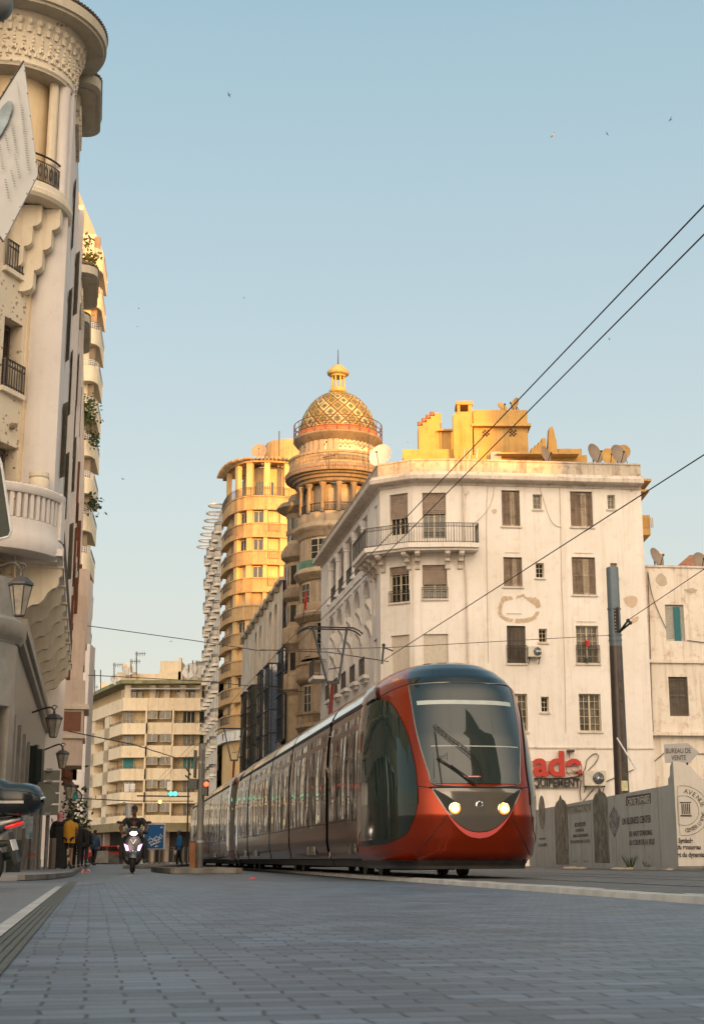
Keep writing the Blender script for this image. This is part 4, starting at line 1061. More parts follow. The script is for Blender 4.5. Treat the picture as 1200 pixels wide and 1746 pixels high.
def pot(px, py, sc, mat, leaf, label):
 p = wpos(px, py, .1); t = thing("flower_pot", p, label, "flower pot")
 mb = MB(); mb.lathe(p, [(0, 0), (.08 * sc, 0), (.12 * sc, .22 * sc), (.135 * sc, .22 * sc), (.135 * sc, .27 * sc), (.1 * sc, .27 * sc), (0, .24 * sc)], 12); mb.build("pot", mat, t, smooth=True)
 mb = MB()
 for i in range(26):
  q = p + Vector((random.gauss(0, .07), random.gauss(0, .04), .27 * sc + random.random() * .15)) ; d = Vector((random.gauss(0, 1), random.gauss(0, 1), random.random())).normalized() * .06
  e = d.cross(Vector((0, 0, 1))).normalized() * .02; mb.quad(q, q + d * .5 + e, q + d, q + d * .5 - e)
 mb.build("leaves", leaf, t)
M_LEAF = plain("pot_leaves", (.05, .09, .02), .6, var=.4)
pot(1001, 1102, 1.0, plain("red_pot", (.55, .03, .015), .4), M_LEAF, "small red flower pot hanging on the bars of a white wall window")
pot(1000, 1130, .8, plain("green_trough", (.03, .08, .05), .5), M_LEAF, "green planter at the foot of the barred window")
# ============================================================ low building on the right
LB = thing("low_building", (19, 72, 0), "lower white building with patched stains and tiled roof at the right edge", "building")
LA = (at(1096, 1000, 69.6).x, 69.6); LEp = (LA[0] + 12, 70.8); fL = Frame(LA, LEp)
zt = fL.hit(1150, 968)[1]
lw = [(fL.rect(1134, 1031, 1166, 1093), 'shutter'), (fL.rect(1140, 1154, 1173, 1221), 'shutter'), (fL.rect(1134 + 105, 1031, 1166 + 105, 1093), 'shutter')]
mb = MB(); wall(mb, fL, 0, fL.L, 0, zt, [r for r, _ in lw], .25)
mb.quad(fL.p(0, 0), fL.p(0, 0, -9), fL.p(0, zt, -9), fL.p(0, zt)); mb.quad(fL.p(fL.L, 0), fL.p(fL.L, 0, -9), fL.p(fL.L, zt, -9), fL.p(fL.L, zt)); mb.quad(fL.p(0, zt - .3), fL.p(fL.L, zt - .3), fL.p(fL.L, zt - .3, -9), fL.p(0, zt - .3, -9))
M_LBW = plaster("stained_render", (.66, .59, .51), (.73, .67, .59), stain=(.40, .27, .18), amount=.7, streak=.6, scale=.5)
mb.build("wall", M_LBW, LB)
mb = MB(); fbox(mb, fL, 0, fL.L, zt, zt + .1, -.25, .06); mb.build("coping", M_CORN, LB)
for i, (r, k) in enumerate(lw): win(LB, fL, r, k, nx=1, d=-.16, wd=M_WOODD if i else plain("pale_shutter", (.40, .38, .34), .6))
r = lw[0][0]; mb = MB(); fbox(mb, fL, r[0] + .45, r[1] - .18, r[2], r[3] - .1, -.1, -.06); mb.build("teal_curtain", plain("teal_cloth", (.01, .12, .14), .6), LB)
mb = MB()
for y, d, x0 in ((1128, .12, 1088), (1252, .28, 1100)):
 s, z = fL.hit(1150, y); fbox(mb, fL, max(-.3, fL.hit(x0, y)[0]) , fL.L, z - .08, z + .08, 0, d)
mb.build("ledges", M_LBW, LB)
for r, _ in lw[:2]:
 pass
for ol in ([(1117, 985), (1125, 978), (1134, 984), (1136, 995), (1128, 1000), (1119, 994)], [(1165, 1006), (1180, 1003), (1188, 1007), (1178, 1011)]): scab(fL, ol, plaster("damp_stain", (.42, .34, .27), (.5, .42, .34), stain=(.3, .22, .16)), LB)
mb = MB(); z = zt + .1
for x0, x1, Y in ((1135, 1330, 72),):
 a = at(x0, 965, Y); b = at(x1, 965, Y); rg = zat(948, Y + 3)
 mb.add([(a.x, Y, zt), (b.x, Y, zt), (b.x - 2, Y + 3, rg), (a.x + 2.0, Y + 3, rg), (a.x, Y + 7, zt), (b.x, Y + 7, zt)], [(0, 1, 2, 3), (0, 3, 4), (3, 2, 5, 4), (1, 5, 2)])
 n = 40
 for i in range(n):
  q = i / n; y0 = Vector((a.x + (b.x - a.x) * q, Y, zt + .02)); y1 = Vector((a.x + 2 + (b.x - a.x - 4) * q, Y + 3, rg + .02)); mb.tube([y0, y1], .05, 5)
mb.build("tiled_roof", plaster("roof_tiles", (.33, .15, .09), (.42, .2, .12), stain=(.12, .07, .05), amount=.6, scale=3, bump=.8), LB)
mb = MB(); a = at(1127, 966, 70.6); mb.box(a.x - .13, a.x + .13, 70.6, 70.9, zt - .2, zt + .85); mb.add([(a.x - .18, 70.55, zt + .85), (a.x + .18, 70.55, zt + .85), (a.x + .18, 70.95, zt + .85), (a.x - .18, 70.95, zt + .85), (a.x, 70.75, zt + 1.1)], [(0, 1, 4), (1, 2, 4), (2, 3, 4), (3, 0, 4)]); mb.build("chimney", M_CORN, LB)
dish(dz(1116, 952, 70.2, .5), .5, 45, 20, "grey satellite dish beside the small chimney of the low building", M_DISHR)
dish(dz(1191, 957, 70.4, .42), .42, 20, 15, "satellite dish in front of the tiled roof at the right edge", M_DISHR)
for pts in ([(1103, 975), (1106, 1060), (1110, 1200), (1113, 1260)], [(1103, 975), (1112, 1020), (1134, 1072)], [(1100, 1288), (1107, 1282), (1106, 1295), (1112, 1300), (1124, 1290), (1135, 1283), (1165, 1284), (1200, 1286)], [(1170, 1092), (1200, 1096)]):
 mb = MB(); mb.tube([fL.p(*fL.hit(*p), .05) for p in smoothline(pts, 30)], .02, 5); mb.build("wall_cable", M_CAB, LB)
# ============================================================ unseen blocks added behind the camera to throw evening shade and a windscreen reflection
def rear_block(name, x0, x1, Y, H, col, label):
 t = thing(name, ((x0 + x1) / 2, Y, 0), label, "building")
 f = Frame((x1, Y), (x0, Y)); f.n = Vector((0, 1, 0)); f.e = Vector((-1, 0, 0)); f.A = Vector((x1, Y, 0))
 hs = []; k = int((x1 - x0) / 3)
 for i in range(k):
  for j in range(int((H - 3) / 3.3)): s = (i + .5) * (x1 - x0) / k; hs.append((s - .6, s + .6, 4 + j * 3.3, 5.8 + j * 3.3))
 mb = MB(); wall(mb, f, 0, x1 - x0, 0, H, hs, .3); mb.quad((x0, Y, 0), (x0, Y - 5, 0), (x0, Y - 5, H), (x0, Y, H)); mb.quad((x1, Y, 0), (x1, Y - 5, 0), (x1, Y - 5, H), (x1, Y, H))
 mb.quad((x0, Y, H), (x1, Y, H), (x1, Y - 5, H), (x0, Y - 5, H)); mb.quad((x0, Y - 5, 0), (x1, Y - 5, 0), (x1, Y - 5, H), (x0, Y - 5, H))
 mb.build("wall", col, t)
 mb = MB()
 for r in hs: fbox(mb, f, *r, -.3, -.25)
 mb.build("window_band", M_PANE, t)
 mb = MB(); fbox(mb, f, 0, x1 - x0, H, H + .01, -5, .3); mb.build("roof_edge", col, t)
for nm, x0, x1, H, lb in (("added_block", 5, 48.5, 40.0, "tall cream block added behind the camera to shade the left side of the street"),
     ("added_block", 48.7, 59.6, 26.6, "lower cream block added behind the camera, its height set for the shade line"),
     ("added_block", 59.8, 65.5, 33.6, "narrow middle height block added behind the camera to shade the domed tower"),
     ("added_block", 65.7, 120, 41.5, "broad tall block added farthest right behind the camera to shade the golden tower")):
 rear_block(nm, x0, x1, -30, H, M_LBW, lb)
rear_block("added_block", 19.0, 34.0, -6, 48.0, M_OCH, "tall ochre block added close behind the camera to mirror in the windscreen")  # unseen block put in for the windscreen reflection
# ============================================================ domed corner building
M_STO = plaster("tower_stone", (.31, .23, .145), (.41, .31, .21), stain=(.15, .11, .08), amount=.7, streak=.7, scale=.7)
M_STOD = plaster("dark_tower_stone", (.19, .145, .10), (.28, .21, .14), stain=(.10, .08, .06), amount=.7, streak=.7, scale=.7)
M_YEL = plaster("yellow_lantern_paint", (.46, .28, .07), (.56, .36, .11), stain=(.35, .22, .1), amount=.4, scale=2)
M_ORA = plain("orange_flashing", (.42, .14, .06), .7, var=.25, bump=.2)
def TX(px, py, Y): return at(px, py, Y)
DC = at(576, 760, 95); DC = Vector((DC.x, 95.0, 0))
def hw(px, py, Y=95.0):
 r_ = ray(576, py); return px / F * Y / r_.y
D = thing("domed_corner_building", (DC.x, DC.y, 0), "round tower building with diamond tiled dome, lantern and tiers of curved balconies", "building")
def zz(y, Y=95.0): return zat(y, Y)
def dome_mat():
 m, nt, b = _new("diamond_dome_tiles"); tc = N(nt, "ShaderNodeTexCoord"); sp = N(nt, "ShaderNodeSeparateXYZ"); nt.links.new(tc.outputs["Object"], sp.inputs[0])
 def M_(op, a, b_=None, c=None):
  n = N(nt, "ShaderNodeMath", operation=op)
  for i, v in enumerate((a, b_, c)):
   if v is None: continue
   if isinstance(v, (int, float)): n.inputs[i].default_value = v
   else: nt.links.new(v, n.inputs[i])
  return n.outputs[0]
 ang = M_('ARCTAN2', sp.outputs[1], sp.outputs[0])
 u = M_('MULTIPLY', ang, 16 / (2 * math.pi))
 zl = M_('SUBTRACT', sp.outputs[2], zz(745)); t = M_('DIVIDE', zl, zz(671) - zz(745)); t = M_('MINIMUM', M_('MAXIMUM', t, 0), .999)
 v = M_('MULTIPLY', M_('ARCSINE', t), 2.9)
 a1 = M_('ADD', u, v); a2 = M_('SUBTRACT', u, v)
 def cell(x): return M_('FLOOR', x)
 f1_ = M_('ABSOLUTE', M_('SUBTRACT', M_('FRACT', a1), .5)); f2_ = M_('ABSOLUTE', M_('SUBTRACT', M_('FRACT', a2), .5))
 r = M_('MAXIMUM', f1_, f2_)       # 0 centre .. .5 edge
 par = M_('MODULO', M_('ABSOLUTE', cell(a1)), 2)
 cr = N(nt, "ShaderNodeValToRGB"); cr.color_ramp.interpolation = 'CONSTANT'
 e = cr.color_ramp.elements; e[0].position = 0; e[0].color = (.05, .04, .02, 1); e[1].position = .10; e[1].color = (.16, .13, .05, 1)
 for p, c in ((.2, (.10, .10, .04)), (.26, (.43, .38, .20)), (.38, (.27, .19, .05)), (.43, (.09, .055, .035))): q = e.new(p); q.color = (*c, 1)
 cr2 = N(nt, "ShaderNodeValToRGB"); cr2.color_ramp.interpolation = 'CONSTANT'
 e = cr2.color_ramp.elements; e[0].position = 0; e[0].color = (.16, .12, .04, 1); e[1].position = .12; e[1].color = (.10, .09, .035, 1)
 for p, c in ((.28, (.30, .20, .04)), (.43, (.09, .055, .035))): q = e.new(p); q.color = (*c, 1)
 nt.links.new(r, cr.inputs[0]); nt.links.new(r, cr2.inputs[0])
 mx_ = N(nt, "ShaderNodeMixRGB"); nt.links.new(par, mx_.inputs[0]); nt.links.new(cr.outputs[0], mx_.inputs[1]); nt.links.new(cr2.outputs[0], mx_.inputs[2])
 nz = N(nt, "ShaderNodeTexNoise"); nz.inputs["Scale"].default_value = 6; nz.inputs["Detail"].default_value = 6
 mr = N(nt, "ShaderNodeMapRange"); mr.inputs[1].default_value = .3; mr.inputs[2].default_value = .7; mr.inputs[3].default_value = .72; mr.inputs[4].default_value = 1.2; nt.links.new(nz.outputs["Fac"], mr.inputs[0])
 mu = N(nt, "ShaderNodeMixRGB"); mu.blend_type = 'MULTIPLY'; mu.inputs[0].default_value = 1; nt.links.new(mx_.outputs[0], mu.inputs[1]); nt.links.new(mr.outputs[0], mu.inputs[2])
 nt.links.new(mu.outputs[0], b.inputs["Base Color"]); b.inputs["Roughness"].default_value = .5
 return m
prof = [(66.5, 747), (66, 735), (63, 722), (58.5, 710), (52.5, 700), (45, 690), (35, 681), (22, 674), (12, 671)]
sm_ = smoothline([(hw(a, b), zz(b)) for a, b in prof], 30)
mb = MB(); mb.lathe(DC, sm_, 72); mb.build("dome", dome_mat(), D, smooth='all')
mb = MB(); mb.lathe(DC, [(hw(a, b), zz(b)) for a, b in ((9, 671), (14.5, 670), (15.5, 667), (14, 665), (12, 664), (12, 663), (0, 663))], 28)
ln = mb.build("lantern", M_YEL, D, smooth=True)
mb = MB(); mb.lathe(DC, [(hw(a, b), zz(b)) for a, b in ((0, 643.5), (13, 643.5), (13.5, 641), (18, 639), (19, 636), (17, 633), (13, 629), (9, 625), (4, 622.5), (0, 622))], 28)
mb.build("lantern_cap", plaster("cap_tiles", (.36, .27, .10), (.45, .33, .14), stain=(.12, .12, .05), amount=.6, scale=4), ln, smooth=True)
for i in range(8):
 a = 2 * math.pi * (i + .5) / 8; r = hw(10.5, 650); c = DC + Vector((r * math.cos(a), r * math.sin(a), 0)); mb = MB(); mb.lathe(c, [(hw(2, 650), zz(663)), (hw(1.7, 650), zz(643.5))], 8); mb.build("lantern_column", M_YEL, ln, smooth=True)
mb = MB(); mb.tube([DC + Vector((0, 0, zz(622))), DC + Vector((0, 0, zz(596)))], [.05, .025], 6); mb.build("lightning_rod", M_IRON, D)
mb = MB(); mb.lathe(DC, [(hw(a, b), zz(b)) for a, b in ((66, 742), (68, 742), (69, 746), (73, 750), (73, 752))], 56); mb.build("orange_ring", M_ORA, D, smooth=True)
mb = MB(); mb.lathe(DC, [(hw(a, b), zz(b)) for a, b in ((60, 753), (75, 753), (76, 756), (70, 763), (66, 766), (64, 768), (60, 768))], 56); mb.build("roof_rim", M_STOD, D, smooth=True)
mb = MB(); rr = hw(75, 745); zb = zz(753); hr = zz(728) - zz(752)
for h in (1, .6, .3): mb.tube([DC + Vector((rr * math.cos(a), rr * math.sin(a), zb + hr * h)) for a in [2 * math.pi * i / 48 for i in range(48)]], .028, 5, closed=True)
for i in range(24):
 a = 2 * math.pi * i / 24; p = DC + Vector((rr * math.cos(a), rr * math.sin(a), zb)); mb.tube([p, p + Vector((0, 0, hr))], .025, 5)
mb.build("catwalk_rail", plain("rusty_rail", (.10, .04, .025), .8), D)
def mosaic():
 m, nt, b = _new("mosaic_tiles"); tc = N(nt, "ShaderNodeTexCoord"); sp = N(nt, "ShaderNodeSeparateXYZ"); nt.links.new(tc.outputs["Object"], sp.inputs[0])
 at2 = N(nt, "ShaderNodeMath", operation='ARCTAN2'); nt.links.new(sp.outputs[1], at2.inputs[0]); nt.links.new(sp.outputs[0], at2.inputs[1])
 cb = N(nt, "ShaderNodeCombineXYZ"); mu = N(nt, "ShaderNodeMath", operation='MULTIPLY'); mu.inputs[1].default_value = hw(65, 770); nt.links.new(at2.outputs[0], mu.inputs[0]); nt.links.new(mu.outputs[0], cb.inputs[0]); nt.links.new(sp.outputs[2], cb.inputs[1])
 sc_ = N(nt, "ShaderNodeVectorMath", operation='SCALE'); sc_.inputs["Scale"].default_value = 6.2; nt.links.new(cb.outputs[0], sc_.inputs[0])
 fl = N(nt, "ShaderNodeVectorMath", operation='FLOOR'); nt.links.new(sc_.outputs[0], fl.inputs[0])
 wn_ = N(nt, "ShaderNodeTexWhiteNoise"); wn_.noise_dimensions = '2D'; nt.links.new(fl.outputs[0], wn_.inputs["Vector"])
 ck = N(nt, "ShaderNodeTexChecker"); ck.inputs["Scale"].default_value = 6.2; nt.links.new(cb.outputs[0], ck.inputs[0])
 cr = N(nt, "ShaderNodeValToRGB"); cr.color_ramp.interpolation = 'CONSTANT'; e = cr.color_ramp.elements
 e[0].position = 0; e[0].color = (.03, .12, .10, 1); e[1].position = .3; e[1].color = (.02, .05, .14, 1)
 for p, c in ((.5, (.45, .10, .03)), (.68, (.5, .33, .06)), (.85, (.06, .16, .06))): q = e.new(p); q.color = (*c, 1)
 nt.links.new(wn_.outputs["Value"], cr.inputs[0])
 mr = N(nt, "ShaderNodeMapRange"); mr.inputs[1].default_value = zz(784); mr.inputs[2].default_value = zz(772); nt.links.new(sp.outputs[2], mr.inputs[0])
 th = N(nt, "ShaderNodeMath", operation='GREATER_THAN'); nt.links.new(mr.outputs[0], th.inputs[0])
 wn2 = N(nt, "ShaderNodeTexWhiteNoise"); wn2.noise_dimensions = '3D'; nt.links.new(fl.outputs[0], wn2.inputs["Vector"]); nt.links.new(wn2.outputs["Value"], th.inputs[1])
 an = N(nt, "ShaderNodeMath", operation='MULTIPLY'); nt.links.new(th.outputs[0], an.inputs[0]); nt.links.new(ck.outputs["Fac"], an.inputs[1])
 mx_ = N(nt, "ShaderNodeMixRGB"); mx_.inputs[1].default_value = (.52, .45, .32, 1); nt.links.new(an.outputs[0], mx_.inputs[0]); nt.links.new(cr.outputs[0], mx_.inputs[2])
 nt.links.new(mx_.outputs[0], b.inputs["Base Color"]); b.inputs["Roughness"].default_value = .4
 return m
M_MOS = mosaic()
mb = MB(); mb.lathe(DC, [(hw(64, 790), zz(796)), (hw(64, 760), zz(764))], 56); mb.build("drum", M_STO, D, smooth='all')
mb = MB(); mb.lathe(DC, [(hw(64.6, 780), zz(792)), (hw(64.6, 765), zz(767))], 30, R(-88), R(-10)); mo = mb.build("mosaic_panel", M_MOS, D, smooth='all')
mb = MB(); mb.lathe(DC, [(hw(65.1, 773), zz(774.5)), (hw(65.1, 773), zz(771.5))], 30, R(-88), R(-10)); mb.build("pale_band", M_STO, mo, smooth='all')
def cyl_panel(r, a0, a1, z0, z1, name, mat, th=.05, parent=D):
 mb = MB(); n = max(2, int(abs(a1 - a0) / 6)); rows = []
 for i in range(n + 1):
  a = R(a0 + (a1 - a0) * i / n); c, s = math.cos(a), math.sin(a)
  rows.append([DC + Vector((c * q, s * q, z)) for q, z in ((r, z0), (r + th, z0), (r + th, z1), (r, z1))])
 mb.grid(rows, wrap=True);
 for k in (0, n): mb.add(rows[k], [(0, 1, 2, 3)])
 return mb.build(name, mat, parent)
M_SHT = plaster("dome_shutters", (.34, .27, .20), (.42, .33, .25), stain=(.2, .15, .1), amount=.4, scale=4)
for a in (-176, -163, -147, -137.5, -128, -118.5, -105, -96): cyl_panel(hw(64, 775), a + .8, a + 8, zz(792), zz(766), "shutter_leaf", M_SHT, .07)
cyl_panel(hw(64, 775), -151, -149, zz(793), zz(765), "mosaic_strip", M_MOS, .04); cyl_panel(hw(64, 775), -110, -106, zz(793), zz(765), "mosaic_strip", M_MOS, .04)
def ring(pf, name, mat, n=56, parent=D, c=DC, Y=95.0):
 mb = MB(); mb.lathe(c, [(hw(a, b, Y), zat(b, Y)) for a, b in pf], n); return mb.build(name, mat, parent, smooth=True)
def balusters(r_, z0, z1, n, name="balustrade", mat=M_STO, c=DC, th=.055, top=.14, a0=-185, a1=5):
 mb = MB()
 for i in range(n):
  a = R(a0 + (a1 - a0) * (i + .5) / n); p = c + Vector((r_ * math.cos(a), r_ * math.sin(a), 0))
  mb.lathe(p, [(th * .7, z0), (th, z0 + (z1 - z0) * .3), (th * .55, z0 + (z1 - z0) * .7), (th * .8, z1)], 6)
 mb.lathe(c, [(r_ - .09, z1), (r_ + .09, z1), (r_ + .11, z1 + top), (r_ - .09, z1 + top)], 56)
 mb.lathe(c, [(r_ - .09, z0 - .12), (r_ + .09, z0 - .12), (r_ + .09, z0), (r_ - .09, z0)], 56)
 return mb.build(name, mat, D, smooth=True)
balusters(hw(81.5, 800), zz(806), zz(793), 76, top=.16)
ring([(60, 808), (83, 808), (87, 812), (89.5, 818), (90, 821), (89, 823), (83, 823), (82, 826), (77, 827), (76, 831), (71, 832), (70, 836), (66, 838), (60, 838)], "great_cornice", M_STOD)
mb = MB(); rr = hw(88.5, 815)
for i in range(110):
 a = 2 * math.pi * i / 110; p = DC + Vector((rr * math.cos(a), rr * math.sin(a), zz(817))); mb.ball(p, .085, 6, 4)
mb.build("rim_tiles", plain("dark_red_tiles", (.20, .09, .06), .8, var=.4), D)
ring([(54, 890), (54, 838)], "loggia_back_wall", M_STO)
for a in (-172, -150, -128, -106, -84, -62, -40, -18): cyl_panel(hw(54, 860), a, a + 11, zz(884), zz(846), "shutter_leaf", M_SHT, .05)
for a in (-158, -136, -112, -88, -66, -42, -20, 2):
 r = hw(65.5, 860); p = DC + Vector((r * math.cos(R(a)), r * math.sin(R(a)), 0)); mb = MB(); mb.lathe(p, [(.24, zz(887)), (.17, zz(884)), (.15, zz(846)), (.24, zz(841)), (.26, zz(838))], 10); mb.build("loggia_column", M_STOD, D, smooth=True)
mb = MB(); rr = hw(67, 880); z0, z1 = zz(885), zz(872)
for z in (z0 + .03, z1): mb.tube([DC + Vector((rr * math.cos(a), rr * math.sin(a), z)) for a in [math.pi + math.pi * i / 40 for i in range(41)]], .03, 5)
for i in range(70):
 a = math.pi + math.pi * i / 70; p = DC + Vector((rr * math.cos(a), rr * math.sin(a), z0)); mb.tube([p, p + Vector((0, 0, z1 - z0))], .013, 4)
 if i % 2: mb.tube([p + Vector((0, 0, .1)), DC + Vector((rr * math.cos(a + .06), rr * math.sin(a + .06), z0 + .22)), p + Vector((0, 0, .4))], .012, 4)
mb.build("loggia_railing", M_IRON, D)
ring([(50, 886), (68, 886), (69, 888), (68.5, 902), (70, 904), (74.5, 907), (76, 911), (75, 914), (71, 917), (68, 922), (66, 926), (50, 926)], "bulging_storey_band", M_STO)
def storey(y0, y1, wr, arr, green=None):
 """windows on a round storey between photo rows y0 (top) and y1"""
 ring([(wr, y1), (wr, y0)], "round_wall", M_STO)
 for a, w, kind in arr:
  z0, z1 = zz(y1 - 4), zz(y0 + 5); r = hw(wr, (y0 + y1) / 2)
  if kind == 's':
   for q in range(2): cyl_panel(r, a + q * w / 2 + .4, a + (q + 1) * w / 2 - .4, z0, z1, "shutter_leaf", M_SHT, .08)
  else:
   o = cyl_panel(r, a, a + w, z0 - .05, z1 + .08, "window", M_FRAME, .05)
   for q in range(2):
    for u in range(3): cyl_panel(r + .03, a + q * w / 2 + 1.0, a + (q + 1) * w / 2 - 1.0, z0 + (z1 - z0) * u / 3 + .05, z0 + (z1 - z0) * (u + 1) / 3, "pane", M_PANE, .035, parent=o)
storey(926, 968, 64, [(-164, 14, 's'), (-146, 10, 's'), (-132, 26, 'w'), (-98, 20, 's'), (-72, 26, 'w')])
ring([(64, 965), (69, 965), (69.5, 978), (64, 978)], "green_tile_band", plaster("green_majolica", (.03, .13, .09), (.12, .22, .14), stain=(.02, .03, .03), amount=.9, scale=7, streak=0, rough=.35))
ring([(60, 978), (71, 978), (74, 982), (75, 986), (72, 990), (68, 993), (65, 997), (60, 998)], "stone_ring", M_STO)
storey(998, 1040, 62.5, [(-158, 22, 'w'), (-124, 16, 's'), (-100, 24, 'w'), (-60, 20, 's')])
ring([(60, 1036), (70, 1036), (71, 1040), (71, 1050), (74, 1053), (73, 1058), (68, 1062), (65, 1066), (60, 1066)], "curved_balcony_parapet", M_STO)
storey(1066, 1128, 62, [(-150, 16, 's'), (-122, 26, 'w'), (-80, 20, 's')])
balusters(hw(68, 1145), zz(1154), zz(1138), 60, "balustrade"); ring([(60, 1154), (70, 1154), (71, 1160), (70, 1163), (66, 1168), (62, 1170)], "stone_ring", M_STO)
storey(1170, 1222, 61, [(-152, 18, 'w'), (-126, 10, 's'), (-108, 24, 'w'), (-70, 20, 's')])
balusters(hw(68, 1230), zz(1236), zz(1222), 60, "balustrade"); ring([(60, 1236), (70, 1236), (71, 1243), (64, 1252), (60, 1254)], "stone_ring", M_STO)
ring([(61, 1440), (61, 1250)], "round_wall", M_STO)
mb = MB(); block(mb, [(DC.x - 2.6, 96.5), (DC.x + 6, 96.0), (DC.x + 6, 108), (DC.x - 4.3, 108)], 0, zz(900)); mb.build("wall", M_STO, D)
TC = at(512, 900, 98); TC = Vector((TC.x, 98.0, 0))
def ring2(pf, name, mat):
 mb = MB(); mb.lathe(TC, [(hw(a, b, 98.0), zat(b, 98.0)) for a, b in pf], 36); mb.build(name, mat, D, smooth=True)
ring2([(22, 1440), (22, 868)], "side_turret", M_STO)
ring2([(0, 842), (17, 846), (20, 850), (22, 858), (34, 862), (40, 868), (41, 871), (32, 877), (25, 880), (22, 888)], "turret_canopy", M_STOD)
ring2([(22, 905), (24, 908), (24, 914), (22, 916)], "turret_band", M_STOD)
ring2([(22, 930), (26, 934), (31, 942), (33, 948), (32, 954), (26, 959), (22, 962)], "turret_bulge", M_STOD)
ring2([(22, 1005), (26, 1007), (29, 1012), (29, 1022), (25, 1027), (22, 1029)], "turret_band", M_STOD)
ring2([(22, 1070), (29, 1073), (30, 1100), (26, 1104), (22, 1110)], "turret_balcony", M_STO)
ring2([(22, 1150), (29, 1153), (30, 1178), (26, 1182), (22, 1188)], "turret_balcony", M_STO)
for y0, y1 in ((885, 928), (965, 1003), (1032, 1066), (1112, 1148)):
 for a in (-170, -130):
  mb = MB(); rows = []
  for i in range(4):
   q = R(a + 26 * i / 3); rr_ = hw(22.7, y0, 98.0); rows.append([TC + Vector((rr_ * math.cos(q), rr_ * math.sin(q), zat(y, 98.0))) for y in (y0 + 3, y1 - 3)])
  mb.grid(rows).build("window", M_PANE2 if a == -170 else M_PANE, D)
dish(DC + Vector((hw(40, 875), -hw(58, 875) - .0, zz(884))), .42, 60, 10, "rust red dish on the loggia of the domed tower", plain("rust_red_dish", (.35, .08, .03), .7, var=.4))
dish(at(620, 884, 93.0) - Vector((0, 0, .0)), .3, -10, 30, "small white dish above the rust red one on the domed tower", M_DISHL)
M_FLAG = plain("red_cloth", (.45, .04, .02), .8)
fl_ = thing("flag", at(519, 1058, 92), "limp red flag hanging from a balcony of the domed tower", "flag")
mb = MB(); mb.tube([at(516, 1060, 92.2), at(523, 998, 91.6)], .03, 5); mb.build("pole", M_IRON, fl_)
mb = MB(); mb.grid([[at(519 + i * 1.5 + .8 * math.sin(j), 1008 + j * 5 + i, 91.6 + .12 * math.sin(i * 2 + j)) for i in range(4)] for j in range(7)]); mb.build("cloth", M_FLAG, fl_)
an_ = thing("roof_aerial", at(626, 806, 91.5), "tall thin aerial mast in front of the mosaic of the domed tower", "aerial")
mb = MB(); mb.tube([at(628, 830, 91.4), at(628, 742, 91.4)], .03, 5); mb.build("mast", M_IRON, an_)
an2 = thing("roof_aerial", at(561, 784, 91.3), "comb shaped aerial before the dome shutters", "aerial")
mb = MB(); mb.tube([at(561, 800, 91.2), at(561, 776, 91.2)], .025, 5); mb.tube([at(550, 780, 91.2), at(571, 776, 91.2)], .02, 4)
for i in range(7): p = at(552 + i * 3, 780 - i * .5, 91.2); mb.tube([p - Vector((0, .3, 0)), p + Vector((0, .3, 0))], .012, 4)
mb.build("mast", M_IRON, an2)
# ============================================================ arcaded modern building with glass bays
A1 = Vector((-4.9, 99.5)); A0 = Vector((-9.95, 128.5))
AB = thing("arcaded_building", (-9, 112, 0), "pale building with tall narrow arches and dark glass bays beyond the domed tower", "building")
fA = Frame(A0, A1); M_AB = plaster("pale_concrete", (.55, .49, .42), (.61, .55, .47), stain=(.3, .24, .18), amount=.35, streak=.5, scale=.5)
H_ = fA.hit(484.5, 986)[1]
pa = [fA.hit(x, 1060)[0] for x in (471, 460, 439.5, 431)]
L_ = fA.L
arx = [L_ - 4.2, L_ - 7.6, L_ - 14.4, L_ - 17.8]
mb = MB(); wall(mb, fA, 0, L_, 0, H_, [(c - 1.05, c + 1.05, 8.5, H_ - 1.0) for c in arx], .7)
for c in arx: arch_top(mb, fA, c - 1.05, c + 1.05, H_ - 2.05, 0, .7)
mb.quad(fA.p(0, 0), fA.p(0, 0, -14), fA.p(0, H_, -14), fA.p(0, H_)); mb.quad(fA.p(0, H_), fA.p(L_, H_), fA.p(L_, H_, -14), fA.p(0, H_, -14))
mb.build("wall", M_AB, AB)
for c in arx:
 o = win(AB, fA, (c - 1.05, c + 1.05, 8.5, H_ - 1.0), 'dark', d=-.72, fm=M_STOD)
 for z in (11.2, 13.9, 16.6):
  if z < H_ - 2: mb = MB(); fbox(mb, fA, c - 1.05, c + 1.05, z, z + .5, -.72, -.60); mb.build("spandrel", M_AB, AB)
for s in [L_ - 2.4, L_ - 5.9, L_ - 9.4, L_ - 12.7, L_ - 16.1, L_ - 19.6, L_ - 22, L_ - 25, L_ - 28]:
 mb = MB(); fbox(mb, fA, s - .22, s + .22, 3, H_ - .002, 0, .10); mb.build("pilaster", M_AB, AB)
 mb = MB(); fbox(mb, fA, s - .3, s + .3, H_ - .5, H_ + .25, 0, .3); mb.build("roof_bracket", M_STOD, AB)
mb = MB(); fbox(mb, fA, 0, L_, H_, H_ + .25, -.5, .25); mb.build("coping", M_AB, AB)
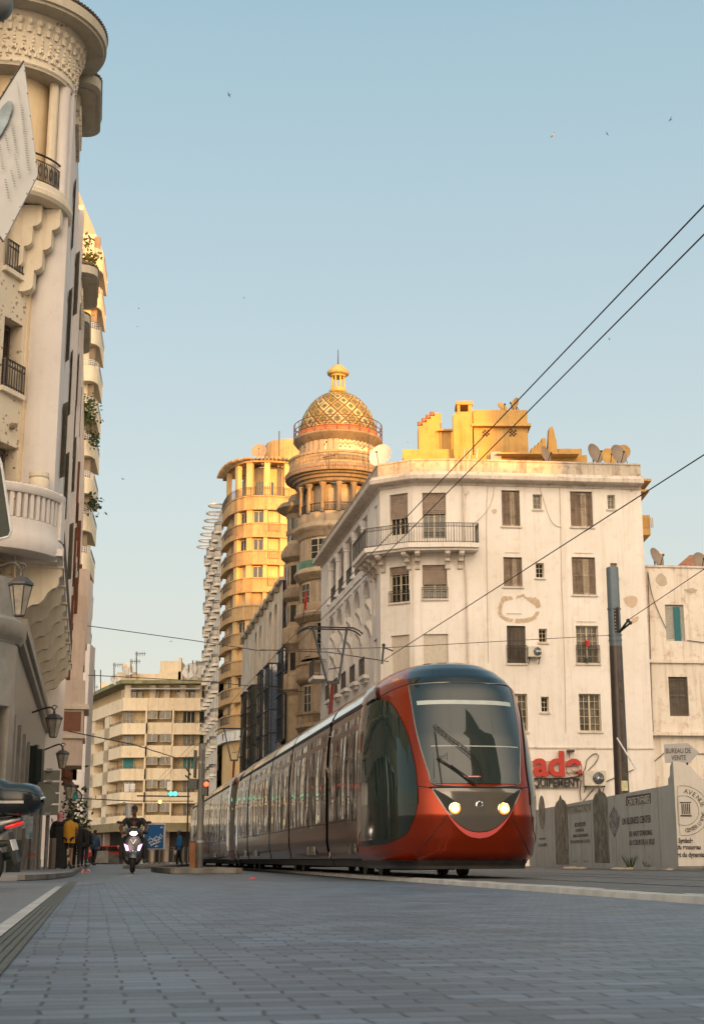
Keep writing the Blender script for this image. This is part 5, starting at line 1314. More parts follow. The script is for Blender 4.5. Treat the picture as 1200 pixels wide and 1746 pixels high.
def bay(x0, x1, yt, yb, Yf, glass, label=None):
 """x0..x1: front pane in the photo, Yf depth of the front pane"""
 a = at(x0, yt, Yf); b = at(x1, yt, Yf); z1 = a.z; z0 = max(3.0, zat(yb, Yf)); dep = 3.0
 dx = -.18 * dep
 mb = MB(); P = [(a.x, Yf), (b.x, Yf), (b.x + dx + .0, Yf + dep), (a.x + dx, Yf + dep)]
 block(mb, P, z0, z1); o = mb.build("glass_bay", glass, AB)
 mb = MB(); n = max(3, int((z1 - z0) / 1.55))
 for i in range(n + 1):
  z = z0 + (z1 - z0) * i / n; mb.box(a.x - .03, b.x + .03, Yf - .05, Yf, z - .05, z + .05)
  mb.beam((a.x - .03, Yf, z), (a.x - .03 + dx, Yf + dep, z), .08, .09)
 for x in (a.x, b.x, (a.x * .72 + b.x * .28)): mb.box(x - .03, x + .03, Yf - .06, Yf, z0, z1)
 for k in (0, .33, .66): mb.beam((a.x - .04 + dx * k, Yf + dep * k, z0), (a.x - .04 + dx * k, Yf + dep * k, z1), .06)
 mb.build("mullions", M_BLK, o); return o
bay(459, 476, 1131, 1330, 101.5, M_PANE3); bay(446, 455, 1143, 1330, 108, M_PANE3); bay(429, 442, 1168, 1340, 113, plain("bay_glass_green", (.02, .03, .022), .05, ior=1.8)); bay(417, 424, 1180, 1360, 120, M_PANE)
bay(482, 487, 1104, 1260, 97.5, M_PANE3)
mb = MB(); mb.beam(at(486, 1045, 98.5), at(487, 968, 98.5), .07); mb.build("facade_mast", plain("mast_red", (.16, .04, .03), .6), AB)
mb = MB(); mb.beam(at(489, 1045, 98.5), at(490, 975, 98.5), .07); mb.build("facade_mast", plain("mast_red", (.16, .04, .03), .6), AB)
# ============================================================ tall curved golden tower block
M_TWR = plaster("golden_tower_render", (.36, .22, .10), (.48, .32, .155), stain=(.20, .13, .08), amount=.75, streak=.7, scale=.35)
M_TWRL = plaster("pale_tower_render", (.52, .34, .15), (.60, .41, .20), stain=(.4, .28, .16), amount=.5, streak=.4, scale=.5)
M_GREYW = plaster("grey_white_render", (.62, .62, .62), (.68, .68, .68), stain=(.35, .33, .3), amount=.35, streak=.4, scale=.3)
def PX(px, Y, y=900): p = at(px, y, Y); return Vector((p.x, Y))
T = thing("curved_tower_block", (-10, 155, 0), "tall golden apartment tower with curved balconied floors left of the domed building", "building")
TP = [PX(379, 157), PX(382, 155), PX(387, 153), PX(394, 151.4), PX(404, 150.2), PX(416, 149.4), PX(432, 149), PX(455, 149), PX(478, 149.3), PX(500, 150), PX(522, 151)]
def SL_(i, j, f_=0): return TP[i:j]
fz = [zat(y, 149.5) for y in (848, 894.5, 941, 987.5, 1034, 1080.5, 1127, 1173, 1219)]       # tops of the parapets, floor by floor
fh = fz[0] - fz[1]
core = offset(TP, -.55)
mb = MB(); z0, z1 = 0, fz[0] + .1
mb.grid([[(p.x, p.y, z) for p in core] for z in (z0, z1)]); q = [core[0], (core[0][0] - 1.2, core[0][1] + 32), (core[-1][0], core[-1][1] + 25), core[-1]]
for a, b in zip(q, q[1:]): mb.quad((a[0], a[1], z0), (b[0], b[1], z0), (b[0], b[1], fz[0] + 3.4), (a[0], a[1], fz[0] + 3.4))
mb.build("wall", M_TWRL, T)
cum = [0]
for a, b in zip(TP, TP[1:]): cum.append(cum[-1] + (b - a).length)
def along(s, off=0):
 P = offset(TP, off); s = max(0, min(s, cum[-1] - 1e-3)); i = max(k for k in range(len(cum)) if cum[k] <= s); i = min(i, len(TP) - 2)
 t = (s - cum[i]) / (cum[i + 1] - cum[i]); p = P[i].lerp(P[i + 1], t); e = (P[i + 1] - P[i]).normalized(); return Vector((p.x, p.y, 0)), Vector((e.x, e.y, 0))
def s_at(px):
 best = None
 for k in range(400):
  s = cum[-1] * k / 399; p, _ = along(s); r_ = ray(px, 900); d = abs(p.x / p.y - r_.x / r_.y)
  if best is None or d < best[0]: best = (d, s)
 return best[1]
def cwin(s0, s1, z0, z1, kind, off=-.5, parent=T, mat=None):
 (a, _), (b, _) = along(s0, off), along(s1, off); f = Frame(a, b)
 return win(parent, f, (0, f.L, z0, z1), kind, d=.06, nx=2 if s1 - s0 < 1.6 else 3, nz=0, lite=(kind == 'casement'), glass=mat, wd=mat or M_TWRL)
for k, zt_ in enumerate(fz):
 mb = MB(); sp_h = fh * .44
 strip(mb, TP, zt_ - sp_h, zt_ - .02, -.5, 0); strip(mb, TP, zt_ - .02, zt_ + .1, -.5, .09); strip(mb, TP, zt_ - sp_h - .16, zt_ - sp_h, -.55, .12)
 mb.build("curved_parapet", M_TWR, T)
 if k == 0: continue
 zb, zc = zt_ + .1, fz[k - 1] - sp_h - .16
 sols = [(s_at(399), s_at(404)), (s_at(420), s_at(429)), (s_at(449.5), s_at(456))]
 for a, b in sols + [(s_at(478), s_at(522))]:
  P = []; n = max(2, int((b - a) / .8));
  P = [along(a + (b - a) * i / n)[0] for i in range(n + 1)]; mb = MB(); strip(mb, P, zb, zc, -.5, -.06); mb.build("wall_pier", M_TWRL, T)
 kinds = {1: 'cc', 2: 'cc', 3: 'bc', 4: 'bb', 5: 'cb', 6: 'bb', 7: 'cb', 8: 'bc'}[k]
 cwin(s_at(405), s_at(419), zb + .02, zc - .1, 'casement' if kinds[0] == 'c' else 'blank'); cwin(s_at(430), s_at(449), zb + .02, zc - .1, 'casement' if kinds[1] == 'c' or k % 2 else 'blank')
 cwin(s_at(388), s_at(398), zb - .7, zc - .1, 'casement' if k % 2 else 'blank', mat=M_WOOD if not k % 2 else None)
 cwin(s_at(458), s_at(477), zb - .75, zc - .1, 'blank' if k in (2, 3, 4) else 'casement', mat=M_TWRL if k < 4 else M_ROLL if k == 4 else None)
 mb = MB(); a, b = s_at(458), s_at(477); P = [along(a, .05)[0], along(b, .05)[0]]; railing(mb, P, zt_ - .85, 1.0, 0, .22, .016, scroll=False); mb.build("balcony_rail", M_IRON, T)
 mb = MB(); a, b = s_at(384), s_at(398); P = [along(a + (b - a) * i / 4, .06)[0] for i in range(5)]; railing(mb, P, zt_ - .8, 1.0, 0, .25, .014, scroll=False); mb.build("balcony_rail", M_IRON, T)
zb = fz[0] + .1; zt_ = zat(790, 149.5)
for x in (385, 401, 423, 454, 489):
 mb = MB(); s = s_at(x); P = [along(s - .32, -.05)[0], along(s + .32, -.05)[0]]; strip(mb, P, zb, zt_, -.5, 0); mb.build("terrace_post", M_TWRL, T)
back = offset(TP, -2.2); mb = MB(); mb.grid([[(p.x, p.y, z) for p in back] for z in (zb, zt_)]); mb.build("terrace_wall", M_TWRL, T)
for x0, x1 in ((392, 399), (406, 420), (431, 446), (457, 475)): cwin(s_at(x0), s_at(x1), zb, zb + 2.1, 'casement', off=-2.15)
mb = MB(); n = 26; P = [along(cum[-1] * .0 + (s_at(500)) * i / n, .02)[0] for i in range(n + 1)]; railing(mb, P, zb, .95, 0, .3, .016, scroll=False); mb.build("terrace_rail", M_IRON, T)
mb = MB(); strip(mb, TP, zt_, zt_ + .22, -.5, .05)
for i in range(34):
 p, e = along(s_at(500) * (i + .5) / 34, 0); n_ = Vector((e.y, -e.x, 0)); mb.beam(p + n_ * .75 + Vector((0, 0, zt_ + .35)), p - n_ * 2.4 + Vector((0, 0, zt_ + .35)), .16, .24)
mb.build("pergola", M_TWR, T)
pp = offset(TP, -2.4)[3:]; mb = MB(); strip(mb, pp, zt_ + .2, zat(775, 149.5), -.3, 0); strip(mb, pp, zat(775, 149.5), zat(774, 149.5), -.35, .06); mb.build("penthouse_parapet", M_TWR, T)
c = PX(492, 156); rr = 42 / F * 156 / ray(0, 750).y
mb = MB(); mb.lathe((c.x, c.y, 0), [(rr, fz[0]), (rr, zat(752, 152)), (rr * .985, zat(745, 152)), (rr * .93, zat(742, 152)), (0, zat(741.5, 152))], 40); mb.build("rooftop_drum", M_TWR, T, smooth=True)
mb = MB(); mb.tube([at(476, 778, 151), at(476, 735, 151)], .06, 5); mb.build("antenna_mast", M_IRON, T)
dish(at(442, 772, 150.5) - Vector((0, 0, .9)), .85, 0, 20, "round rusty dish on the edge of the golden tower roof", M_DISHR)
z_ = fz[-1] - fh * .44 - .16
mb = MB(); strip(mb, TP, zat(1262, 149.5), z_, -.3, .02)
mb.build("white_fascia", M_GREYW, T)
a, b = s_at(388), s_at(409); cwin(a, b, zat(1258, 149), zat(1246, 149), 'casement', off=.05)
SA = TP[0]; SB = Vector((SA.x - .166 * 28, SA.y + 28)); fT = Frame(SB, SA)
mb = MB(); top = zat(805, 157)
holes = []; M_SIDE = plaster("side_wall_render", (.62, .56, .48), (.68, .62, .54), stain=(.35, .28, .2), amount=.35, streak=.4, scale=.4)
for k in range(16):
 for j in range(5):
  zz_ = fz[0] - fh * (k) - 1.2
  if zz_ > 8: holes.append((fT.L - 3.2 - j * 5.4, fT.L - 2.0 - j * 5.4, zz_, zz_ + 1.7))
wall(mb, fT, 0, fT.L, 0, fz[0] + 1.2, holes, .3); mb.build("street_side_wall", M_SIDE, T)
for h in holes[::1]:
 mb = MB(); fbox(mb, fT, *h, -.3, -.27); mb.build("window", M_PANE, T)
fk = 0
for j in range(5):
 sb = fT.L - 2.0 - j * 4.6
 for k in range(10):
  zb = fz[0] - fh * k - 1.5; p = fT.p(sb, 0, 0); n = 14; a0 = math.atan2(fT.n.y, fT.n.x)
  arc = [p + Vector((0.72 * math.cos(a0 + math.pi * (i / n - .5)), 0.72 * math.sin(a0 + math.pi * (i / n - .5)), 0)) for i in range(n + 1)]
  mb = MB(); mb.extr([q + Vector((0, 0, zb - .15)) for q in arc], (0, 0, .15))
  rows = [[q + Vector((0, 0, z)) for q in arc] for z in (zb - .45, zb + .5)]
  mb.grid(rows)
  o = mb.build("balcony", M_SIDE, T)
  mb = MB()
  for i, q in enumerate(arc): mb.beam(q + Vector((0, 0, zb)), q + Vector((0, 0, zb + .85)), .035)
  mb.tube([q + Vector((0, 0, zb + .85)) for q in arc], .03, 4); mb.build("rail", M_IRON, o)
for j in range(7):
 sb = fT.L - .4 - j * 3.7; p = fT.p(sb, fz[0] + 1.0, .2); a0 = math.atan2(fT.n.y, fT.n.x); n = 22
 ring_o = [p + Vector((1.0 * math.cos(a0 + 2 * math.pi * i / n) + .35 * fT.n.x, 1.0 * math.sin(a0 + 2 * math.pi * i / n) + .35 * fT.n.y, 0)) for i in range(n)]
 mb = MB(); mb.tube(ring_o, .10, 6, closed=True)
 for i in (-2, -1, 0, 1, 2): mb.beam(p + fT.e * i * .45 - fT.n * .2, p + fT.e * i * .45 + fT.n * 1.2, .05)
 mb.build("pergola_ring", M_GREYW, T)
# ============================================================ cream apartment building closing the street
M_CRM = plaster("cream_render", (.66, .55, .40), (.72, .62, .46), stain=(.38, .27, .17), amount=.45, streak=.5, scale=.22)
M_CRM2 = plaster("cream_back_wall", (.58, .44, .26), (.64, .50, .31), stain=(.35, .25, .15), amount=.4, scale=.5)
C = thing("cream_apartment_building", (-28, 182, 0), "long cream apartment block with wraparound balconies closing the far end of the street", "building")
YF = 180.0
c0 = PX(207, YF, 1300); c1 = PX(247, YF - .1, 1300); c2 = PX(293, YF - .1, 1300); c3 = PX(360, YF, 1300); cw = Vector((c0.x - 5.8 * .45, c0.y + 5.8)); cw2 = Vector((cw.x - 10.5, cw.y + 25)); cE = Vector((c3.x + 7, c3.y + 5))
CP = [cw2, cw, c0, c3, cE]
tops = [zat(y, YF) for y in (1190, 1233, 1272, 1311, 1351, 1391)]; bots = [zat(y, YF) for y in (1210, 1250.5, 1290, 1329, 1368, 1402)]
roofz = zat(1160, YF)
inner = offset(CP, -1.3)
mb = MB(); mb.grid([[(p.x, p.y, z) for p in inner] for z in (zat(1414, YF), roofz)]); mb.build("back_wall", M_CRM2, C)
mb = MB(); n_ = len(CP)
strip(mb, CP, zat(1166, YF), roofz, -1.6, .5); mb.build("roof_fascia", plaster("green_roof_edge", (.10, .12, .05), (.30, .27, .17), stain=(.3, .26, .18), amount=.5, scale=1), C)
mb = MB(); mb.add([(p.x, p.y, roofz - .1) for p in offset(CP, .2)] + [(cE.x, cE.y + 25, roofz - .1), (cw2.x, cw2.y + 10, roofz - .1)], [tuple(range(len(CP) + 2))]); mb.build("roof", M_CRM, C)
seg = {'left': [cw2, cw], 'cham': [cw, c0], 'lb': [c0, c1], 'mid': [c1, c2], 'rb': [c2, c3], 'end': [c3, cE]}
for k, (zt_, zb) in enumerate(zip(tops, bots)):
 mb = MB(); P = [cw, c0, c1] if k else CP
 strip(mb, P, zb, zt_, -.15, .0); strip(mb, P, zb - .12, zb, -1.4, .05); mb.build("balcony", M_CRM, C)
 if k:
  mb = MB(); P = [c2, c3, cE]; strip(mb, P, zb, zt_, -.15, 0); strip(mb, P, zb - .12, zb, -1.4, .05); mb.build("balcony", M_CRM, C)
  mb = MB(); P = [c1, c2]; strip(mb, P, zb - .1, zt_ + .1, -1.25, -.35); mb.build("wall_band", M_CRM, C)
  mb = MB(); P = [cw2, cw]; strip(mb, P, zb - .3, zt_ + .05, -1.25, -.1); mb.build("wall_band", M_CRM, C)
  mb = MB(); railing(mb, [cw, c0, c1], zt_, .35, -.1, .6, .02, scroll=False); mb.build("rail", M_IRON, C)
  mb = MB(); railing(mb, [c2, c3], zt_, .3, -.1, .6, .02, scroll=False); mb.build("rail", M_IRON, C)
def fwall(P, x0, x1, y0, y1, off, kind, mat=None, nx=2):
 f = Frame(P[0], P[1]); f.A = f.A + f.n * off; r = f.rect(x0, y0, x1, y1); return win(C, f, r, kind, d=.08, nx=nx, nz=0, lite=(kind == 'casement'), glass=mat, wd=mat)
mdl = [M_PANE, M_PANE2, M_PANE, M_PANE, M_PANE2, M_PANE]
M_CLO = plain("white_laundry", (.6, .58, .56), .9, var=.2); M_CUR = plain("teal_curtain_far", (.05, .22, .24), .8)
for k in range(6):
 yt, yb = (1176, 1214, 1253, 1292, 1331, 1371)[k], (1190, 1233, 1272, 1311, 1351, 1391)[k]
 if k:
  for x0, x1, mt in ((251, 269, mdl[k]), (273, 292, mdl[(k + 1) % 6])): fwall(seg['mid'], x0, x1, yt - 2, yb - 7, -.34, 'casement', mt)
  fwall(seg['lb'], 210, 229, yt - 1, yb, -1.28, 'casement' if k != 3 else 'dark', (M_CUR, M_PANE2, M_PANE2, M_CUR, M_PANE, M_PANE)[k], 3)
  fwall(seg['rb'], 312, 333, yt - 1, yb, -1.28, 'casement', (M_PANE, M_PANE, M_PANE2, M_CUR, M_PANE2, M_PANE2)[k], 3)
  fwall(seg['rb'], 340, 352, yt - 1, yb, -1.28, 'dark', M_PANE)
  for xa in (247.5, 293):
   f = Frame(c1 if xa < 250 else c2, c2 if xa < 250 else c3); mb = MB(); s = 0 ; fbox(mb, f, -.1 if xa < 250 else -.1, .12, bots[k], (tops[k - 1] if k else roofz), -1.3, -.02); mb.build("wall_pier", M_CRM, C)
  fwall(seg['cham'], 182, 190, yt + 2, yb + 5, -1.28, 'casement', M_PANE2); fwall(seg['cham'], 194, 200, yt + 2, yb + 4, -1.28, 'dark', M_PANE)
  f = Frame(cw2, cw)
  for s0, s1 in ((f.L - 8.5, f.L - 3.4), (f.L - 18, f.L - 12.5), (f.L - 25.5, f.L - 21)):
   ff = Frame(cw2, cw); ff.A = ff.A - ff.n * 1.28; win(C, ff, (s0, s1, tops[k] + .1, (bots[k - 1]) - .4), 'casement' if (k + int(s0)) % 3 else 'dark', d=.1, nx=4, nz=0, lite=True, glass=mdl[(k * 2 + int(s0)) % 6])
  for s0 in (f.L - 3.2, f.L - 12, f.L - 20.5, f.L - .6): mb = MB(); fbox(mb, f, s0, s0 + (3.0 if s0 < f.L - 1 else .6), bots[k], tops[k - 1], -1.25, -.1); mb.build("wall_pier", M_CRM, C)
 else:
  for x0, x1 in ((208, 216), (218, 233), (236, 243), (255, 271), (301, 322), (325, 350)): fwall([c0, c3], x0, x1, 1177, 1190, -1.0, 'casement', M_PANE if x0 != 255 else M_PANE2, 3)
  mb = MB(); f = Frame(c0, c3);
  for s in (0, .28 * f.L, .44 * f.L, .62 * f.L, .8 * f.L): mb = MB(); fbox(mb, f, s, s + .8, tops[0], zat(1167, YF), -1.1, -.7); mb.build("terrace_wall", M_CRM, C)
  mb = MB(); mb.hexa([f.p(.6, zat(1176, YF), .6), f.p(9.6, zat(1176, YF), .6), f.p(9.6, zat(1176, YF), .62), f.p(.6, zat(1176, YF), .62), f.p(.6, zat(1172, YF), -.8), f.p(9.6, zat(1172, YF), -.8), f.p(9.6, zat(1172, YF) + .05, -.8), f.p(.6, zat(1172, YF) + .05, -.8)]); mb.build("awning", M_GREYW, C)
for x, y, k in ((217, 1343, 4), (226, 1343, 4), (290, 1340, 4)):
 mb = MB(); f = Frame(c0, c3); s, z = f.hit(x, y); fbox(mb, f, s - .35, s + .35, z - .5, z + .5, -.08, -.05); mb.build("laundry", M_CLO, C)
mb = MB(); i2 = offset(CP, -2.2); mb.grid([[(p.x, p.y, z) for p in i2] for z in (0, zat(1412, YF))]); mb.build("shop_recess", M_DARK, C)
mb = MB(); z0, z1 = zat(1416, YF), zat(1403, YF); strip(mb, CP, z0, z1, -.2, .15); strip(mb, CP, z0 - .15, z0 + .1, -.3, .5); mb.build("shop_fascia", plaster("brown_fascia", (.16, .13, .07), (.22, .18, .10), stain=(.1, .08, .05)), C)
for i in range(17):
 P = CP; f = Frame(cw2, cw) if i < 6 else Frame(c0, cE); s = (i + .5) * f.L / 6 if i < 6 else (i - 6 + .3) * f.L / 11
 mb = MB(); fbox(mb, f, s, s + .7, 0, z0, -1, -.25); mb.build("pier", plain("shop_pier", (.30, .23, .19), .7), C)
f = Frame(c0, cE)
for i in range(10):
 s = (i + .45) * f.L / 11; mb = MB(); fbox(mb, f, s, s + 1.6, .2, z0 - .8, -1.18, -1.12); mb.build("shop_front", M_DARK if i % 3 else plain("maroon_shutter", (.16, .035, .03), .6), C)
def rb(name, x0, x1, y0, y1, Y, dp=4):
 a = at(x0, y0, Y); b = at(x1, y1, Y); mb = MB(); mb.box(a.x, b.x, Y, Y + dp, roofz - .1, a.z); mb.build(name, M_CRM, C)
rb("water_tank", 274, 309, 1127, 1160, 184); rb("tank_ledge", 272, 311, 1145, 1160, 183.5, 5); rb("rooftop_wall", 200, 232, 1146, 1160, 183, 6); rb("rooftop_wall", 232, 275, 1149, 1160, 184.5); rb("rooftop_wall", 310, 356, 1148, 1160, 184.5); rb("rooftop_wall", 170, 188, 1164, 1180, 196); rb("rooftop_wall", 146, 168, 1178, 1185, 203); rb("stair_head", 305, 309, 1121, 1146, 183.5, 1)
M_ANT = plain("aerial_metal", (.10, .09, .085), .6)
for i, (x, y0, y1, b) in enumerate(((162, 1182, 1142, 0), (172, 1172, 1142, 0), (195, 1158, 1130, 1), (224, 1152, 1124, 1), (233, 1146, 1111, 1), (329, 1150, 1126, 0), (335, 1150, 1126, 1), (152, 1185, 1168, 1), (322, 1150, 1133, 0))):
 t = thing("roof_aerial", at(x, y0 + 3, 182), "thin television aerial on the far cream rooftop", "aerial", "aerials on the far cream rooftop")
 mb = MB(); mb.tube([at(x, y0 + 4, 182), at(x, y1, 182)], .07, 4)
 if b:
  c = at(x, y1 + 4, 182); mb.tube([c - Vector((.2, 0, 0)), c + Vector((1.2, 0, .05))], .04, 4)
  for k in range(4): mb.tube([c + Vector((.2 + k * .28, 0, -.3)), c + Vector((.2 + k * .28, 0, .3))], .03, 4)
 mb.build("mast", M_ANT, t)
for x, y, r, az, lb in ((217, 1142, .8, 30, "leftmost small dish on the far cream rooftop"), (325, 1145, 1.0, -20, "pale dish beside the chimney on the far cream rooftop"), (340, 1143, 1.1, 20, "larger dish towards the right end of the far cream rooftop"), (197, 1160, .7, 30, "small dish at the left roof edge of the far cream building")):
 dish(at(x, y, 182) - Vector((0, 0, r * 1.15)), r, az, 20, lb, M_DISHL)
# ============================================================ ornate building at the left
M_ORN = plaster("ornate_render", (.62, .54, .42), (.68, .60, .48), stain=(.40, .31, .21), amount=.3, streak=.35, scale=.7)
M_LAV = plaster("smooth_pilaster_render", (.60, .55, .53), (.64, .60, .57), stain=(.45, .38, .33), amount=.25, streak=.25, scale=.5)
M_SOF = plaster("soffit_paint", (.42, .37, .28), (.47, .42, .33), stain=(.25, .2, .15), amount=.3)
M_MARB = plaster("grey_marble_cladding", (.19, .17, .145), (.27, .245, .215), stain=(.2, .18, .16), amount=.6, streak=.3, scale=2.5, rough=.35, bump=.05)
M_TIL = plain("dark_roof_tiles", (.10, .07, .055), .8, var=.4)
def speckle():
 m, nt, b = _new("speckled_relief"); tc = N(nt, "ShaderNodeTexCoord")
 vo = N(nt, "ShaderNodeTexVoronoi"); vo.inputs["Scale"].default_value = 5.5; nt.links.new(tc.outputs["Object"], vo.inputs["Vector"])
 mr = N(nt, "ShaderNodeMapRange"); mr.inputs[1].default_value = .10; mr.inputs[2].default_value = .26; mr.inputs[3].default_value = 0; mr.inputs[4].default_value = 1; nt.links.new(vo.outputs["Distance"], mr.inputs[0])
 nz = N(nt, "ShaderNodeTexNoise"); nz.inputs["Scale"].default_value = 20; nt.links.new(tc.outputs["Object"], nz.inputs["Vector"])
 mxx = N(nt, "ShaderNodeMixRGB"); mxx.inputs[1].default_value = (.36, .28, .19, 1); mxx.inputs[2].default_value = (.62, .54, .42, 1); nt.links.new(mr.outputs[0], mxx.inputs[0]); nt.links.new(mxx.outputs[0], b.inputs["Base Color"])
 ad = N(nt, "ShaderNodeMath", operation='MULTIPLY_ADD'); ad.inputs[1].default_value = .25; nt.links.new(nz.outputs["Fac"], ad.inputs[0]); nt.links.new(mr.outputs[0], ad.inputs[2])
 bp = N(nt, "ShaderNodeBump"); bp.inputs["Strength"].default_value = .8; bp.inputs["Distance"].default_value = .06; nt.links.new(ad.outputs[0], bp.inputs["Height"]); nt.links.new(bp.outputs[0], b.inputs["Normal"]); b.inputs["Roughness"].default_value = .9
 return m
M_SPK = speckle()
def lk(o, Y): return o - .18 * Y
L = thing("ornate_corner_building", (-9, 36, 0), "ornate cream corner building at the left with round bay, carved frieze and scrolled brackets", "building")
PB = Vector((-8.19, 34.0)); PA0 = Vector((PB.x - .4 * 9, PB.y - 9)); K = Vector((-7.35, 34.0)); KF = Vector((lk(-1.23, 58), 58))
ZR = 21.2
fa, fb, fc = Frame(PA0, PB), Frame(PB, K), Frame(K, KF)
wa = [fa.rect(5, 545, 37, 668), fa.rect(10, 372, 38, 465), fa.rect(0 - 14, 755, 30, 868), fa.rect(-20, 942, 28, 1035)]
wa = [(a, min(b, fa.L - .18), c, d_) for a, b, c, d_ in wa]
mb = MB(); wall(mb, fa, 0, fa.L - .12, 6.2, 17.5, wa, .42); mb.build("speckled_wall", M_SPK, L)
mb = MB(); strip(mb, [fa.p(fa.L - .14, 0), fa.p(fa.L, 0)], 6.2, 17.5, -.3, .03); mb.build("quoin", plaster("yellow_quoin", (.66, .53, .36), (.70, .58, .42), stain=(.4, .28, .18), amount=.2), L)
for i, r in enumerate(wa):
 win(L, fa, r, 'shutter' if i != 3 else 'shutter', nx=1, d=-.40, wd=M_WOODD if i else plain("brown_blind", (.07, .04, .03), .6))
 mb = MB(); P = [fa.p(r[0] - .02, 0), fa.p(r[1] + .05, 0)]
 if i in (0, 1): railing(mb, P, r[2], .72, .10, .10, .012); mb.build("window_rail", M_IRON, L)
 mb = MB(); fbox(mb, fa, r[0] - .08, r[1] + .1, r[2] - .12, r[2], -.1, .12); mb.build("sill", M_ORN, L)
mb = MB(); c = fa.p(*fa.hit(19, 727), .05); mb.ball(c, .09, 10, 8); mb.tube([c, c + Vector((.1, -.1, -.02))], .07, 8); mb.build("boss", M_STOD, L, smooth=True)
mb = MB();
fl_pts = [PB, PB + (K - PB) * .18 + Vector((0, -.10)), PB + (K - PB) * .3 + Vector((0, -.14)), PB + (K - PB) * .7 + Vector((0, -.15)), K]
mb.grid([[(p[0], p[1], z) for p in fl_pts] for z in (7.6, ZR)]); mb.build("smooth_flank", M_LAV, L, smooth='all')
hol = []; FL = [ZR - 1.9 - 2.75 * i - 0 for i in range(5)]
for i in range(5):
 z1 = 20.0 - i * 3.3 - 1.0
 for j, s in enumerate((3.0, 8.0, 13.0, 17.5, 21.5)):
  if z1 - 2.2 > 7.8: hol.append((s, s + .95, z1 - 2.1, z1))
mb = MB(); wall(mb, fc, 0, fc.L, 7.6, ZR, hol, .3); mb.quad(fc.p(fc.L, 0), fc.p(fc.L, 0, -10), fc.p(fc.L, ZR, -10), fc.p(fc.L, ZR)); mb.build("street_wall", M_LAV, L)
for k, r in enumerate(hol):
 o = win(L, fc, r, 'dark', d=-.25)
 for s_, dr in ((r[0], -1),):
  mb = MB(); ang = R(12 + (k * 37 % 22)); e = fc.e * dr * math.cos(ang) + fc.n * math.sin(ang); p = fc.p(s_, r[2], .02)
  mb.hexa([p, p + e * .30, p + e * .30 + fc.e * .035, p + fc.e * .035] + [q + Vector((0, 0, r[3] - r[2])) for q in (p, p + e * .30, p + e * .30 + fc.e * .035, p + fc.e * .035)])
  mb.build("shutter_leaf", M_GREENSH, o)
for s in (9.4, 18.5):
 mb = MB(); fbox(mb, fc, s, s + .5, 7.6, ZR, 0, .18); mb.build("pilaster", M_LAV, L)
mb = MB(); block(mb, [(PA0.x, PA0.y), (PB.x, PB.y), (K.x, K.y + .05), (KF.x, KF.y), (KF.x - 10, KF.y), (PA0.x - 6, PA0.y + 4)], ZR - .1, ZR); mb.build("roof", M_TIL, L)
BC = Vector((-8.95, 34.0, 0))
def lb(pf, name, mat, n=64, a0=-180, a1=60, parent=L):
 mb = MB(); mb.lathe(BC, pf, n, R(a0), R(a1)); return mb.build(name, mat, parent, smooth=True)
lb([(1.05, 20.0), (1.05, 16.9)], "loggia_wall", plaster("warm_loggia_paint", (.66, .50, .30), (.70, .56, .36), stain=(.4, .3, .2), amount=.2))
fz_ = lb([(1.50, 20.05), (1.56, 20.05), (1.60, 20.1), (1.58, 20.25), (1.60, 20.6), (1.66, 21.0), (1.76, 21.3), (1.85, 21.45)], "carved_frieze", M_SPK)
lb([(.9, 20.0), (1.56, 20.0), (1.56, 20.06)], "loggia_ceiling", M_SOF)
mb = MB()
for i in range(26):
 a = R(-180 + i * 8.5); a2 = a + R(4.2)
 for rr0, z0, h, w in ((1.66, 20.95, .34, R(4.0)),):
  pts = [BC + Vector(((rr0 + .06 * math.sin(t)) * math.cos(a + w * math.cos(t)), (rr0 + .06 * math.sin(t)) * math.sin(a + w * math.cos(t)), z0 + h * math.sin(t))) for t in [math.pi * q / 9 for q in range(10)]]
  mb.tube(pts, .055, 6)
 for k in range(5):
  q = BC + Vector(((1.615 + .006 * k) * math.cos(a), (1.615 + .006 * k) * math.sin(a), 20.9 - k * .11 + .04)); mb.ball(q, .062 - .007 * k, 6, 5)
 for k, (dz_, da) in enumerate(((20.45, 0), (20.3, .5), (20.45, 1))):
  aa = a + R(8.5) * da; q = [BC + Vector((1.60 * math.cos(aa + R(d1)), 1.60 * math.sin(aa + R(d1)), dz_ + z2)) for d1, z2 in ((-1.6, .0), (-.8, .13), (0, .2), (.8, .13), (1.6, 0))]; mb.tube(q, .04, 5)
 mb.ball(BC + Vector((1.72 * math.cos(a2), 1.72 * math.sin(a2), 21.22)), .10, 7, 6, (1, 1, 1.2))
mb.build("frieze_ornament", M_ORN, fz_, smooth=True)
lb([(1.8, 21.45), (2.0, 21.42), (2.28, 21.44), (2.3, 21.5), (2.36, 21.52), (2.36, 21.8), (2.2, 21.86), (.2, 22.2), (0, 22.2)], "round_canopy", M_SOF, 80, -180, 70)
mb = MB()
for i in range(90):
 a = R(-180 + i * 2.8); p = BC + Vector((2.38 * math.cos(a), 2.38 * math.sin(a), 21.86)); q = BC + Vector((2.1 * math.cos(a), 2.1 * math.sin(a), 21.98)); mb.tube([p, q], .045, 6)
mb.build("canopy_tiles", M_TIL, L)
